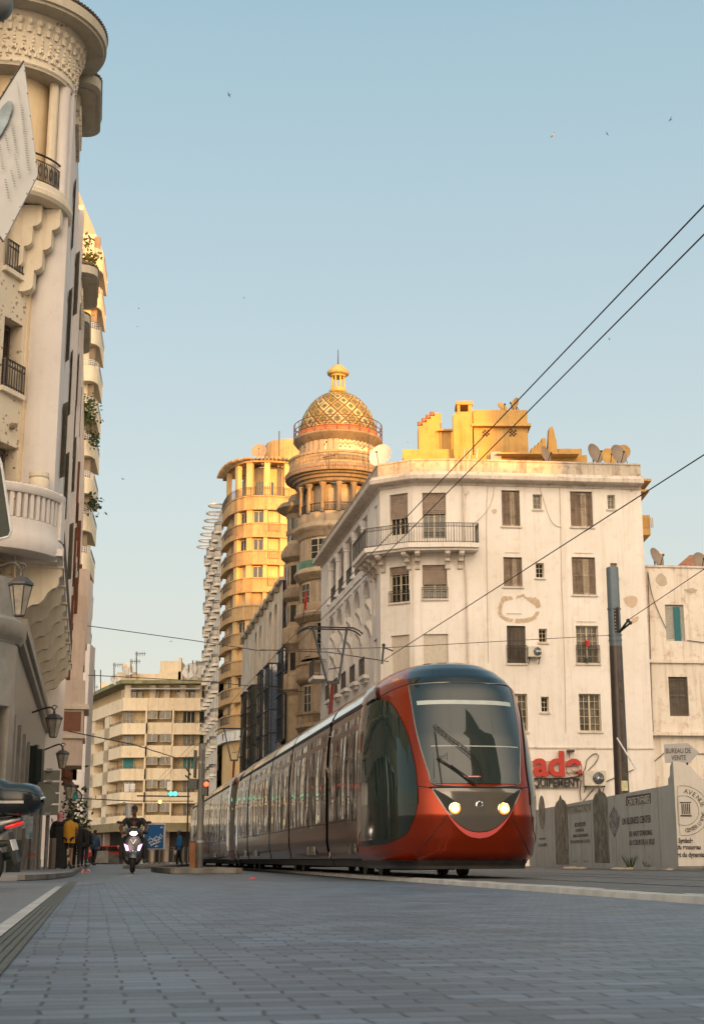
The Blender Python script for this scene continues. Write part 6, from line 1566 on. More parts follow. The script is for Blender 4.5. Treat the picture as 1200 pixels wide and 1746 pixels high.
def canopy(Y0, Y1, out, z, r=.5, fr=.55):
 """flat canopy with rounded corners on the street front, tiles along its rim"""
 f = fc; s0 = (Y0 - 34) * 1.016; s1 = (Y1 - 34) * 1.016
 P = []
 for a in range(0, 91, 15): P.append((s0 + r - r * math.cos(R(a)), out - r + r * math.sin(R(a))))
 for a in range(90, -1, -15): P.append((s1 - r + r * math.cos(R(a)), out - r + r * math.sin(R(a))))
 P = [(s0, 0)] + P + [(s1, 0)]
 o = None
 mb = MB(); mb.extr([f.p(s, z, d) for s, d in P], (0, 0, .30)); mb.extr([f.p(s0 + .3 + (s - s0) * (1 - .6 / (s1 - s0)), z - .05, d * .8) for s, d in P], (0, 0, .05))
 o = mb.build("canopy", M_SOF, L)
 mb = MB(); line = [f.p(s, z + .34, d + .02) for s, d in P]
 tot = 0
 for a, b in zip(line, line[1:]):
  n = max(1, int((b - a).length / .12))
  for i in range(n): q = a.lerp(b, i / n); c = f.p(0, 0, 0); inn = -f.n * .22; mb.tube([q, q + inn + Vector((0, 0, .10))], .05, 5)
 mb.build("tiles", M_TIL, o)
 mb = MB(); fbox(mb, f, s0 + fr, s1 - fr * .6, z - 1.0, z - .05, 0, .10); g = mb.build("carved_panel", M_SPK, L)
 mb = MB(); s = s0 + fr + .1
 while s < s1 - fr:
  mb.tube([f.p(s + .13 * math.cos(t), z - .75 + .35 * math.sin(t), .12) for t in [math.pi * q / 7 for q in range(8)]], .03, 5); s += .3
 mb.build("scroll_carving", M_ORN, g)
canopy(35.3, 38.4, .66, 21.2); canopy(48.4, 52.0, .66, 21.2); canopy(52.6, 56.6, .38, 21.0)
for a, w in ((-12, .20), (-100, .0)):
 if w:
  p = BC + Vector((1.42 * math.cos(R(a)), 1.42 * math.sin(R(a)), 0)); mb = MB(); mb.lathe(p, [(w, 16.9), (w * .9, 17.0), (w * .9, 19.95), (w, 20.0)], 14); mb.build("loggia_column", M_LAV, L, smooth=True)
mb = MB(); p = BC + Vector((1.3 * math.cos(R(-24)), 1.3 * math.sin(R(-24)), 0)); mb.lathe(p, [(.13, 16.9), (.12, 20.0)], 10); mb.build("loggia_column", M_ORN, L, smooth=True)
lb([(1.0, 16.55), (1.5, 16.5), (1.62, 16.52), (1.68, 16.6), (1.68, 16.72), (1.62, 16.78), (1.6, 16.95), (1.0, 16.96)], "loggia_slab", M_ORN)
mb = MB(); rr = 1.5
for z, w in ((17.02, .02), (17.72, .028), (17.55, .014)): mb.tube([BC + Vector((rr * math.cos(a), rr * math.sin(a), z)) for a in [R(-170 + i * 5) for i in range(32)]], w, 5)
for i in range(70):
 a = R(-170 + i * 2.2); p = BC + Vector((rr * math.cos(a), rr * math.sin(a), 17.0)); mb.tube([p, p + Vector((0, 0, .55))], .009, 4)
 if i % 3 == 0:
  for s_ in (-1, 1): mb.tube([BC + Vector((rr * math.cos(a + s_ * R(1.6) * math.sin(t)), rr * math.sin(a + s_ * R(1.6) * math.sin(t)), 17.1 + .4 * t / 3.14)) for t in [.45 * q for q in range(8)]], .012, 4)
mb.build("loggia_railing", M_IRON, L)
for s0, dy in ((0.02, 0), (.50, .25)):
 for w_, xs in ((.14, 0),):
  x1 = -7.42 - s0 * .9; Yc_ = 33.86 + dy * 0
  pr = []; z = 16.5; x = x1
  pts = [(BC.x - 0.6, z), (x, z)]
  for k in range(4):
   for t in range(0, 6): a = math.pi / 2 * t / 5 ; pts.append((x - .20 * (1 - math.cos(a)) - 0, z - .42 - .16 * math.sin(a)))
   x -= .20; z -= .55; pts.append((x, z - .05))
  pts.append((BC.x - .6, z))
  mb = MB(); mb.extr([(a, Yc_ - .35 - s0 * .5, b) for a, b in pts], (0, .3, 0)); mb.build("scalloped_corbel", M_ORN, L)
def LZ(px, py, Y=33.2): return zat(py, Y)
lb([(1.1, 7.42), (1.7, 7.36), (1.84, 7.42), (1.88, 7.55), (1.88, 7.78), (1.84, 7.86), (1.84, 8.15), (1.80, 8.18), (1.68, 8.18), (1.66, 7.9), (1.0, 7.9)], "round_balcony", M_LAV, 64, -180, 25)
lb([(1.66, 8.78), (1.86, 8.78), (1.90, 8.84), (1.90, 8.96), (1.86, 9.0), (1.66, 9.0)], "balcony_handrail", M_LAV, 64, -180, 0)
mb = MB()
for i in range(30):
 a = R(-176 + i * 5.6); p = BC + Vector((1.76 * math.cos(a), 1.76 * math.sin(a), 0)); M = Matrix.Translation(p) @ Matrix.Rotation(a, 4, 'Z'); mb.box(-.07, .07, -.045, .045, 8.18, 8.78, M)
mb.build("balusters", M_LAV, L)
mb = MB(); p = BC + Vector((1.76 * math.cos(R(-6)), 1.76 * math.sin(R(-6)), 0)); M = Matrix.Translation(p); mb.box(-.16, .13, -.12, .3, 7.86, 9.02, M); mb.build("balcony_pier", M_LAV, L)
p = at(72, 832, 33.9); mb = MB(); mb.lathe((p.x, p.y - .35, 0), [(.20, 8.9), (.24, 9.05), (.25, 9.3), (.22, 9.36), (.25, 9.40), (.25, 9.5), (0, 9.52)], 14); mb.build("urn", M_ORN, L, smooth=True)
fsl = Frame((lk(-.93, 33.6), 33.6), (lk(-.93, 54.5), 54.5))
mb = MB(); fbox(mb, fsl, 0, fsl.L, 7.45, 7.62, -1.6, 0); fbox(mb, fsl, .2, fsl.L, 7.34, 7.45, -1.6, -.12); mb.build("long_balcony_slab", M_LAV, L)
mb = MB(); railing(mb, [fsl.p(.6, 0), fsl.p(fsl.L, 0)], 7.62, .9, -.05, .25, .012); mb.build("long_railing", M_IRON, L)
fw = Frame((lk(-2.05, 33.2), 33.2), (lk(-2.05, 58), 58))
lh = [(s, s + 1.2, 5.95 if 0 else 6.1, 7.2) for s in [2.2 + 2.55 * i for i in range(8)]]
mb = MB(); wall(mb, fw, 0, fw.L, 5.6, 7.6, lh, .3); mb.build("recessed_wall", M_ORN, L)
for r in lh: win(L, fw, r, 'dark', d=-.25)
pr = [(0, 7.34), (1.08, 7.34), (1.08, 7.10), (1.02, 7.05), (1.02, 6.88), (.96, 6.80), (.86, 6.76), (.76, 6.66), (.68, 6.50), (.56, 6.38), (.42, 6.36), (.30, 6.28), (.16, 6.14), (.05, 6.0), (0, 5.95)]
for i in range(8):
 s = .9 + i * 2.55 + 0.0; mb = MB(); mb.extr([fw.p(s, z, d) for d, z in pr], fw.e * .30)
 o = mb.build("scrolled_bracket", M_ORN, L)
 mb = MB()
 for q in range(6): mb.box(0, 0, 0, 0, 0, 0) if 0 else fbox(mb, fw, s + .02 + q * .07, s + .05 + q * .07, 7.12, 7.28, 1.08, 1.10)
 fbox(mb, fw, s - .04, s + .46, 7.28, 7.345, 0, 1.14); mb.build("bracket_dentils", M_ORN, o)
fg = Frame((lk(-1.78, 33), 33), (lk(-1.78, 58.5), 58.5))
mb = MB(); fbox(mb, fg, -.0, fg.L, 5.55, 5.82, -.7, .12); fbox(mb, fg, 0, fg.L, 5.35, 5.55, -.7, .02); mb.build("stone_cornice", M_MARB, L)
mb = MB(); fbox(mb, fg, 0, fg.L, 3.6, 5.35, -.6, -.15); mb.build("fascia_panel", M_MARB, L)
for i in range(9):
 s = .2 + i * 2.65; mb = MB(); fbox(mb, fg, s, s + .75, 0, 3.6, -.6, -.02); fbox(mb, fg, s - .04, s + .79, 0, .35, -.6, .03); mb.build("stone_pier", M_MARB, L)
 if i < 9: mb = MB(); fbox(mb, fg, s + .75, s + 2.65, 0, 3.6, -.58, -.5); mb.build("shop_shutter", plaster("grey_roller_door", (.20, .20, .21), (.26, .26, .27), stain=(.12, .11, .1), amount=.4, streak=.4), L)
mb = MB(); CC = Vector((-9.35, 31.6, 0))
mb.lathe(CC, [(1.9, 5.0), (1.95, 5.1), (2.02, 5.2), (2.02, 5.45), (1.96, 5.5), (1.9, 5.55), (1.9, 6.4)], 30, R(-150), R(20)); mb.lathe(CC, [(1.85, 3.6), (1.85, 5.0)], 30, R(-150), R(20)); mb.build("rounded_corner_band", M_MARB, L, smooth=True)
for a in (-95, -62, -30, 0):
 p = CC + Vector((1.68 * math.cos(R(a)), 1.68 * math.sin(R(a)), 0)); M = Matrix.Translation(p) @ Matrix.Rotation(R(a), 4, 'Z'); mb = MB(); mb.box(-.2, .16, -.26, .26, 0, 3.6, M); mb.build("stone_pier", M_MARB, L)
mb = MB(); mb.lathe(CC, [(1.3, 0), (1.3, 3.6)], 24, R(-150), R(40)); mb.build("corner_shop_front", M_DARK, L)
# ============================================================ plain building beyond it (its oriel, brown shutters)
P2 = thing("shuttered_street_building", (-12.5, 70, 0), "narrow pinkish street building with brown shutters and a corner oriel, beyond the ornate one", "building")
f2_ = Frame((lk(-1.35, 58.6), 58.6), (lk(-1.35, 96), 96)); M_PNK = plaster("pink_render", (.58, .46, .38), (.63, .52, .44), stain=(.35, .25, .2), amount=.3, streak=.4, scale=.5)
hz = []
for i in range(7):
 for j in range(9): hz.append((1.2 + j * 4, 2.1 + j * 4, 2.9 + i * 3.15 + .8, 2.9 + i * 3.15 + 2.8))
mb = MB(); wall(mb, f2_, 0, f2_.L, 0, 25.5, hz, .25); mb.quad(f2_.p(0, 0), f2_.p(0, 0, -10), f2_.p(0, 25.5, -10), f2_.p(0, 25.5)); mb.build("wall", M_PNK, P2)
for k, r in enumerate(hz[:45]):
 o = win(P2, f2_, r, 'dark', d=-.2)
 mb = MB(); e = fc.n * (.25 + .35 * (k % 3 == 1)) - fc.e * .6; p = f2_.p(r[0], r[2], .02); mb.extr([p, p + e * .3, p + e * .3 + Vector((0, 0, 2)), p + Vector((0, 0, 2))], f2_.e * .04); mb.build("shutter_leaf", plain("brown_shutter", (.20, .08, .045), .6) if k % 3 else M_GREENSH, o)
mb = MB(); a = f2_.p(.6, 0, 0); fbox(mb, f2_, .6, 3.4, 4.1, 7.6, 0, .9); o = mb.build("oriel", M_PNK, P2)
mb = MB(); fbox(mb, f2_, .5, 3.5, 6.4, 6.6, 0, 1.1); fbox(mb, f2_, .5, 3.5, 5.2, 5.35, 0, 1.0); mb.build("oriel_cornice", M_ORN, o)
mb = MB(); fbox(mb, f2_, .8, 3.2, 5.5, 6.3, .88, .92); fbox(mb, f2_, .57, .6, 5.5, 6.3, .1, .8); mb.build("oriel_blind", plain("brown_shutter", (.20, .08, .045), .6), o)
for i in range(3): mb = MB(); fbox(mb, f2_, 9 + i * 9, 12 + i * 9, 8 + i * 2.5, 11 + i * 3.3, 0, .7); mb.build("enclosed_balcony", M_PNK, P2)
# ============================================================ high rise with rounded balconies
HB = thing("high_rise_with_rounded_balconies", (-20.5, 106, 0), "very tall yellowish apartment block at the left with a stack of rounded balconies", "building")
HY = 100.0; M_HI = plaster("warm_high_rise_render", (.62, .53, .38), (.68, .59, .44), stain=(.4, .3, .2), amount=.3, streak=.4, scale=.4)
x0, x1, x2 = at(100, 600, HY).x, at(134, 600, HY).x, at(152, 600, HY).x
zt1, zt2 = zat(318, HY), zat(350, HY)
mb = MB(); mb.box(x0, xat(127, 400, HY), HY + .02, HY + 12, 0, zt1); mb.box(xat(127, 400, HY), xat(141, 400, HY), HY, HY + 9, 0, zt2); mb.build("wall", M_HI, HB)
mb = MB(); mb.box(xat(125, 400, HY), xat(128.5, 330, HY), HY - .1, HY, zat(345, HY), zat(322, HY)); mb.build("stair_window", M_PANE, HB)
mb = MB(); mb.box(xat(121, 440, HY), xat(128, 440, HY), HY - .05, HY + .01, zat(436, HY), zat(418, HY)); mb.build("window", M_PANE2, HB)
fh_ = Frame((at(146, 800, HY + .5).x, HY + .5), (lk(-1.5, 112), 112));
mb = MB(); fbox(mb, fh_, 0, fh_.L, 0, zat(395, HY), -6, 0); mb.build("street_wall", M_HI, HB)
nfl = 17; step = 64.3
for k in range(nfl):
 yr = 1398 - k * 65.5 if k < 8 else 1398 - 8 * 65.5 - (k - 8) * 63.5
 if yr < 385: break
 zf = zat(yr + 26, HY);
 xc = 140 + (146 - 140) * 0; cx = at(142, 700, HY).x; cy = HY + .75
 rad = .55 + .0; wdt = 1.25
 n = 12; arc = []
 for i in range(n + 1): a = R(-92 + 92 * i / n); arc.append(Vector((cx + .35 + rad * math.cos(a), cy + 0 + 1.0 * math.sin(a) * 1.1, 0)))
 arc = [Vector((cx - .75, cy - 1.1, 0))] + arc + [Vector((cx + .35 + rad - .5, cy + 4.5, 0))]
 mb = MB(); mb.grid([[p + Vector((0, 0, z)) for p in arc] for z in (zf - .25, zf + .95)])
 mb.add([p + Vector((0, 0, zf - .25)) for p in arc] + [Vector((cx - .75, cy + 3, zf - .25))], [tuple(range(len(arc) + 1))])
 mb.grid([[p + Vector((0, 0, zf + .95)) for p in arc], [p + Vector((-.08, .08, zf + .95)) for p in arc]])
 o = mb.build("rounded_balcony", M_HI, HB)
 mb = MB();
 for h in (.16, .3, .44): mb.tube([p + Vector((0, 0, zf + .95 + h)) for p in arc], .025, 4)
 for p in arc[::2]: mb.tube([p + Vector((0, 0, zf + .95)), p + Vector((0, 0, zf + 1.4))], .022, 4)
 mb.build("rail", M_GREYW, o)
 mb = MB(); mb.box(cx - .7, cx + .45, cy + .35, cy + .45, zf + .95, zf + 2.75); mb.build("balcony_opening", M_DARK if k != 6 else M_PANE3, o)
mb = MB(); mb.box(at(150, 800, HY).x - .35, at(152, 800, HY).x, HY + .4, HY + .6, 0, zat(400, HY)); mb.build("corner_mullion", M_STOD, HB)
for x0, x1, y0, y1 in ((129, 139, 1098, 1450), (132, 146, 985, 1098 - 2), (120, 131, 1190, 1330)):
 a = at(x0, y0, HY - 2); b = at(x1, y1, HY - 2); mb = MB(); mb.box(a.x, b.x, HY - 2, HY, max(b.z, 3), a.z); mb.build("projecting_shaft", M_LAV, HB)
def foliage(name, c, rx, ry, rz, n, mat, parent, size=.12, droop=0):
 mb = MB()
 for i in range(n):
  v = Vector((random.gauss(0, .5), random.gauss(0, .5), random.gauss(0, .5))); p = Vector(c) + Vector((v.x * rx, v.y * ry, v.z * rz - droop * abs(v.x)))
  d = Vector((random.gauss(0, 1), random.gauss(0, 1), random.gauss(0, .8))).normalized() * size * random.uniform(.6, 1.4); e = d.cross(Vector((random.random(), random.random(), 1))).normalized() * size * .35
  mb.quad(p, p + d * .5 + e, p + d, p + d * .5 - e)
 return mb.build(name, mat, parent)
M_FOL = plain("balcony_foliage", (.06, .085, .02), .7, var=.5, scale=3); M_FOLD = plain("dark_foliage", (.03, .055, .02), .7, var=.5, scale=3)
for x, y, rx, rz, n, lb_, m_ in ((145, 705, .9, 1.2, 420, "bushy green plants spilling over a high rounded balcony", M_FOL), (151, 440, .8, .5, 120, "spiky plants on the topmost balcony of the high rise", M_FOL), (160, 750, .35, .6, 90, "hanging greenery at the edge of the high rise below the bushy balcony", M_FOLD), (160, 860, .55, .7, 120, "dark trailing plant on the lower high rise balcony", M_FOLD), (150, 412, .3, .6, 50, "small shrub on the roof corner of the high rise", M_FOLD)):
 t = thing("balcony_plant", at(x, y, HY - 1) - Vector((0, 0, rz * .5)), lb_, "plant", "plants on the high rise balconies"); foliage("leaves", at(x, y, HY - .9), rx, .5, rz, n, m_, t, .28)
 mb = MB(); mb.tube([at(x, y, HY - .9) - Vector((0, 0, rz * .5)), at(x, y, HY - .9)], .04, 5); mb.build("stem", M_WOODD, t)
t = thing("roof_aerial", at(168, 560, HY), "comb aerial sticking out from the high rise", "aerial")
mb = MB(); mb.tube([at(160, 556, HY), at(175, 556, HY)], .03, 4)
for i in range(5): mb.tube([at(163 + i * 3, 558, HY), at(164 + i * 3, 549 - i * .3, HY)], .02, 4)
mb.build("mast", M_ANT, t)
# ============================================================ hoarding round the building site
def fit_text(f, x0, yb, x1, hpx, txt, mat, parent, d=.012, name="lettering", bold=0.0):
 """lettering fitted between two photo columns on a facade"""
 s0, z = f.hit(x0, yb, d); s1, _ = f.hit(x1, yb, d); z2 = f.hit((x0 + x1) / 2, yb - hpx, d)[1]; zb = f.hit((x0 + x1) / 2, yb, d)[1]
 if s0 > s1: s0, s1 = s1, s0
 size = (z2 - zb) / .70
 o = word(0, f.p(s0, zb, d), f.e, (0, 0, 1), txt, size, name, mat, parent, depth=.004, bold=bold)
 xs = [(v.co + ORG[parent.name] - f.p(s0, zb, d)).dot(f.e) for v in o.data.vertices]
 k = (s1 - s0) / max(max(xs), 1e-3)
 P = f.p(s0, zb, d) - ORG[parent.name]
 for v in o.data.vertices: q = (v.co - P).dot(f.e); v.co += f.e * (q * (k - 1))
 return o
M_HRD = plaster("hoarding_print_shaded", (.36, .37, .36), (.42, .43, .42), stain=(.22, .22, .2), amount=.35, streak=.35, scale=1.2, rough=.6, bump=.05)  # grey tone puts the shade on the street panel into the colour
M_HRDL = plaster("hoarding_print_cream", (.58, .54, .49), (.62, .58, .53), stain=(.4, .36, .32), amount=.2, streak=.2, scale=1, rough=.6, bump=.05)
M_INK = plain("print_ink", (.045, .042, .04), .6); M_INK2 = plain("print_ink_brown", (.08, .075, .045), .6)
H1 = Vector((at(1152, 1400, 40).x, 40)); H0 = Vector((at(900, 1400, 63).x, 63)); H2 = Vector((H1.x + 4.6, 39.2))
fH, fH2 = Frame(H0, H1), Frame(H1, H2)
HO = thing("site_hoarding", (H1.x, H1.y, 0), "printed hoarding, street side coloured as shaded, with french lettering around the site in front of the white building", "hoarding")
zh = fH.hit(1100, 1346)[1]; zlo = .16
mb = MB(); fbox(mb, fH, 0, fH.L - .62, .02, zh, -.06, 0)
top = [(fH.L - .62, zh)]
pts = [fH.p(fH.L - .62, .02), fH.p(fH.L, .02)] + [fH.p(fH.L - q, z) for q, z in ((0, zh + .62), (.18, zh + .60), (.34, zh + .50), (.40, zh + .28), (.46, zh + .22), (.60, zh + .18), (.62, zh))]
mb.extr(pts, -fH.n * .06); mb.build("street_panel", M_HRD, HO)
zr = zh
pts = [fH2.p(0, .02), fH2.p(fH2.L, .02), fH2.p(fH2.L, zr + .05), fH2.p(.75, zr + .12), fH2.p(.68, zr + .16), fH2.p(.62, zr + .26), fH2.p(.5, zr + .44), fH2.p(.3, zr + .57), fH2.p(.12, zr + .62), fH2.p(0, zr + .62)]
mb = MB(); mb.extr(pts, -fH2.n * .06); mb.build("front_panel", M_HRDL, HO)
mb = MB()
for i in range(1, 13): s = fH.L * i / 13; fbox(mb, fH, s - .004, s + .004, .05, zh, 0, .004)
mb.build("panel_joints", M_INK, HO)
def arch_pic(x0, x1, yt, ys, yb, mat, name="arch_print"):
 s0, s1 = fH.hit(x0, ys)[0], fH.hit(x1, ys)[0]; z0 = fH.hit(x0, yb)[1]; zs = fH.hit(x0, ys)[1]; zt = fH.hit(x0, yt)[1]; c = (s0 + s1) / 2; w = (s1 - s0) / 2
 P = [(s0, z0), (s1, z0)] + [(c + w * math.cos(math.pi * .5 * i / 8) ** .8, zs + (zt - zs) * .7 * math.sin(math.pi * .5 * i / 8)) for i in range(8)] + [(c + w * .08, zt - .05), (c, zt), (c - w * .08, zt - .05)] + [(c - w * math.cos(math.pi * .5 * i / 8) ** .8, zs + (zt - zs) * .7 * math.sin(math.pi * .5 * i / 8)) for i in range(7, -1, -1)]
 mb = MB(); mb.extr([fH.p(s, max(z, .04), .002) for s, z in P], fH.n * .006); return mb.build(name, mat, HO), c, w, z0, zs
def picmat(name, a, b, sc):
 m, nt, bb = _new(name); tc = N(nt, "ShaderNodeTexCoord"); mp = N(nt, "ShaderNodeMapping"); mp.inputs["Scale"].default_value = (sc, sc, sc * .8); nt.links.new(tc.outputs["Object"], mp.inputs[0])
 v = N(nt, "ShaderNodeTexVoronoi"); v.distance = 'CHEBYCHEV'; v.inputs["Scale"].default_value = 3; nt.links.new(mp.outputs[0], v.inputs["Vector"])
 n = N(nt, "ShaderNodeTexNoise"); n.inputs["Scale"].default_value = 3; nt.links.new(mp.outputs[0], n.inputs["Vector"])
 cr = N(nt, "ShaderNodeValToRGB"); cr.color_ramp.elements[0].color = (*a, 1); cr.color_ramp.elements[1].color = (*b, 1); cr.color_ramp.elements[0].position = .35; cr.color_ramp.elements[1].position = .7
 mxx = N(nt, "ShaderNodeMixRGB"); mxx.inputs[0].default_value = .5; nt.links.new(v.outputs["Color"], mxx.inputs[1]); nt.links.new(n.outputs["Fac"], mxx.inputs[2]); nt.links.new(mxx.outputs[0], cr.inputs[0]); nt.links.new(cr.outputs[0], bb.inputs["Base Color"]); bb.inputs["Roughness"].default_value = .5
 return m
MP = picmat("photo_print", (.03, .03, .024), (.19, .18, .145), 1.6)
arch_pic(945, 967, 1357, 1385, 1474, MP); arch_pic(1010, 1035, 1344, 1372, 1471, MP)
s, z = fH.hit(923.5, 1385); mb = MB(); a_, b_ = fH.hit(918, 1385)[0], fH.hit(929, 1385)[0]; w = (b_ - a_) / 2; hh = fH.hit(923, 1356)[1] - z
mb.extr([fH.p(s + w * math.cos(q), z + hh * math.sin(q), .003) for q in [2 * math.pi * i / 28 for i in range(28)]], fH.n * .006); mb.build("oval_print", MP, HO)
mb = MB(); P = [(1047, 1374), (1056, 1392), (1055, 1408), (1047, 1428), (1039, 1410), (1038, 1392)]; mb.extr([fH.p(*fH.hit(*p), .003) for p in P], fH.n * .006); mb.build("cube_print", picmat("cube_print_ink", (.02, .02, .022), (.30, .30, .31), 4), HO)
for x0, x1, y0, y1, m_ in ((1067, 1108.5, 1353, 1373, M_INK), (965, 1007, 1371, 1386, plain("print_olive", (.17, .16, .10), .6))):
 mb = MB(); mb.extr([fH.p(*fH.hit(*p), .003) for p in ((x0, y1 + (1 if x0 > 1000 else 1)), (x1, y1 - 4), (x1, y0 - 1), (x0, y0 + 5))], fH.n * .005); mb.build("title_box", m_, HO)
fit_text(fH, 1069, 1371, 1107, 13, "CENTRE D'AFFAIRES", M_HRDL, HO, d=.014); fit_text(fH, 966, 1385, 1005, 9, "GALERIE COMMERCIALE", M_HRD, HO, d=.014)
fit_text(fH, 1060, 1404, 1109, 12, "UN BUSINESS CENTER", M_INK, HO); fit_text(fH, 1072, 1425, 1111, 9, "DE HAUT STANDING", M_INK, HO); fit_text(fH, 1072, 1440, 1115, 9, "AU COEUR DE LA VILLE", M_INK, HO)
for x0, x1, y, h, t in ((979, 998, 1409, 7, "BOUTIQUES"), (981, 995, 1418, 5, "DE PRESTIGE"), (976, 1002, 1427, 5, "DANS LA PLUS RAFFINEE"), (971, 1005, 1437, 5, "DES GALERIES DE LA VILLE"), (917, 932, 1443, 5, "LES GALERIES"), (918, 930, 1431, 2.5, "AVENUE CENTER")): fit_text(fH, x0, y, x1, h, t, M_INK, HO)
for x in (979, 997): fit_text(fH, x - 3, 1470, x + 4, 3, "N 12", M_INK, HO)
fH2b = fH2
c_s, c_z = fH2.hit(1165, 1382);
def ring_text(txt, c0, rad, a0, a1, size, flip=False):
 n = len(txt)
 for i, ch in enumerate(txt):
  if ch == ' ': continue
  a = R(a0 + (a1 - a0) * (i + .5) / n); ex = fH2.e * math.sin(a) * (1 if not flip else -1) + Vector((0, 0, -math.cos(a))) * (1 if not flip else -1)
  ez = (fH2.e * math.cos(a) + Vector((0, 0, math.sin(a)))) * (1 if not flip else -1)
  p = fH2.p(c_s + rad * math.cos(a), c_z + rad * math.sin(a), .012)
  word(0, p - ex * size * .3, ex, ez, ch, size, "emblem_letter", M_INK2, HO, depth=.004)
ring_text("AVENUE", 0, .47, 88, 8, .17); ring_text("CENTER LIVING", 0, .58, -88, -8, .15, flip=True)
for rad in (.40, .67):
 mb = MB(); arc = [2 * math.pi * i / 60 for i in range(61)]; mb.tube([fH2.p(c_s + rad * math.cos(q), c_z + rad * math.sin(q), .006) for q in arc if c_s + rad * math.cos(q) > .02], .005, 4); mb.build("emblem_ring", M_INK2, HO)
mb = MB()
for k in range(5): fbox(mb, fH2, c_s - .06 + k * .05, c_s - .03 + k * .05, c_z - .1, c_z + .18, .002, .01)
fbox(mb, fH2, c_s - .1, c_s + .2, c_z + .2, c_z + .23, .002, .01); fbox(mb, fH2, c_s - .1, c_s + .2, c_z - .16, c_z - .12, .002, .01); mb.build("emblem_facade", M_INK, HO)
for txt, y, x0, x1, h in (("Symbole", 1437, 1156, 1181, 8), ("du renouveau", 1448, 1154, 1194, 8), ("et du dynamisme", 1461, 1154, 1209, 8)): fit_text(fH2, x0, y, x1, h, txt, M_INK, HO, bold=.006)
SY = 41.0; p0 = at(1131, 1300, SY); p1 = at(1195, 1300, SY)
SG2 = thing("direction_sign", at(1150, 1335, SY), "white arrow shaped board reading BUREAU DE VENTE on two posts above the hoarding", "sign")
fs = Frame((p0.x, SY), (p1.x, SY - .15)); pts = [(1133, 1301), (1131, 1269), (1172, 1267), (1191, 1283), (1176, 1300)]
mb = MB(); mb.extr([fs.p(*fs.hit(*p)) for p in pts], -fs.n * .05); mb.build("board", plain("sign_board_grey", (.40, .38, .375), .5, var=.06), SG2)
fit_text(fs, 1134, 1284, 1177, 8.5, "BUREAU DE", M_INK, SG2); fit_text(fs, 1144, 1296, 1169, 8.5, "VENTE", M_INK, SG2)
mb = MB();
for x in (1147, 1171): mb.tube([fs.p(fs.hit(x, 1300)[0], zat(1375, SY), -.08), fs.p(fs.hit(x, 1300)[0], zat(1290, SY), -.08)], .03, 6)
mb.build("posts", M_IRON, SG2)
M_RUB = plaster("rubble", (.38, .30, .22), (.46, .38, .29), stain=(.2, .14, .1), scale=4, bump=.8)
mb = MB()
for i in range(70):
 px = random.choice([random.uniform(985, 1010), random.uniform(1070, 1105), random.uniform(1060, 1150)]); p = at(px, 1474, 47 - (px - 985) * .04); p.z = .06; p.x -= .35; r = random.uniform(.03, .11)
 mb.ball(p + Vector((random.uniform(-.1, .1), random.uniform(-1, 1), 0)), r, 6, 4, (1.5, 1, .6))
tag(mb.build("rubble", M_RUB), "pale rubble and sand at the foot of the hoarding", "rubble", kind='stuff')
mb = MB(); a = at(1075, 1476, 41); b = at(1290, 1474, 37); mb.hexa([(a.x, a.y, 0), (b.x, b.y, 0), (b.x, b.y + .6, 0), (a.x + 1, a.y + .9, 0), (a.x + .1, a.y + .1, .13), (b.x, b.y + .05, .2), (b.x, b.y + .6, .2), (a.x + 1, a.y + .9, .13)]); st(mb.build("hoarding_kerb", M_KERB2))
for px, h, n, lb_ in ((1088, .45, 60, "green weed growing at the foot of the hoarding"), (1118, .28, 30, "low weed near the fold of the hoarding"), (1134, .5, 22, "dry brown stalks beside the fold of the hoarding")):
 p = at(px, 1474, 43); p.z = .05; p.x -= .25; t = thing("weed", p, lb_, "weed", "weeds at the hoarding"); mb = MB()
 for i in range(n):
  a = random.uniform(0, 6.28); l = h * random.uniform(.5, 1); o_ = Vector((math.cos(a), math.sin(a), 0)); q = p + o_ * .05; w = o_.cross(Vector((0, 0, 1))) * .012
  mb.quad(q - w, q + w, q + o_ * l * .35 + Vector((0, 0, l * .7)) + w * .6, q + o_ * l * .35 + Vector((0, 0, l * .7)) - w * .6); mb.add([q + o_ * l * .35 + Vector((0, 0, l * .7)) - w, q + o_ * l * .35 + Vector((0, 0, l * .7)) + w, q + o_ * l * .6 + Vector((0, 0, l))], [(0, 1, 2)])
 mb.build("blades", M_FOL if px != 1134 else plain("dry_stalk", (.2, .12, .06), .8), t)
# ============================================================ overhead line mast and wires
MY = 50.0; mc = at(1062, 1400, MY); mc = Vector((mc.x, MY, 0)); zt_ = zat(968, MY)
MS = thing("catenary_mast", mc, "thick round overhead line mast, grey blue at the top and brown below, behind the hoarding", "mast")
M_MB = plain("mast_blue_grey", (.11, .145, .17), .45, var=.08, metal=.2); M_MBR = plain("mast_brown", (.055, .04, .034), .4, var=.25, scale=2, metal=.3)
mxt = at(1050, 968, MY).x - .04; ztop2 = zt_
def tilt(z): return Vector((mc.x + (mxt - mc.x) * 0, MY, z))
zb_ = zat(1102, MY)
mb = MB(); mb.lathe(mc, [(0, ztop2), (.205, ztop2), (.215, ztop2 - .03), (.222, zb_)], 28); mb.build("upper_shaft", M_MB, MS, smooth=True)
mb = MB(); mb.lathe(mc, [(.222, zb_), (.228, zb_ - .02), (.26, 0)], 28); mb.build("lower_shaft", M_MBR, MS, smooth=True)
mb = MB(); mb.box(mc.x - .05, mc.x + .12, MY - .235, MY - .1, zat(1080, MY), zat(1037, MY)); mb.build("service_slot", M_DARK, MS)
mb = MB()
for k in range(7): mb.box(mc.x - .03, mc.x, MY - .24, MY - .2, zat(1078, MY) + k * .12, zat(1078, MY) + k * .12 + .04)
mb.build("slot_holes", M_KERB, MS)
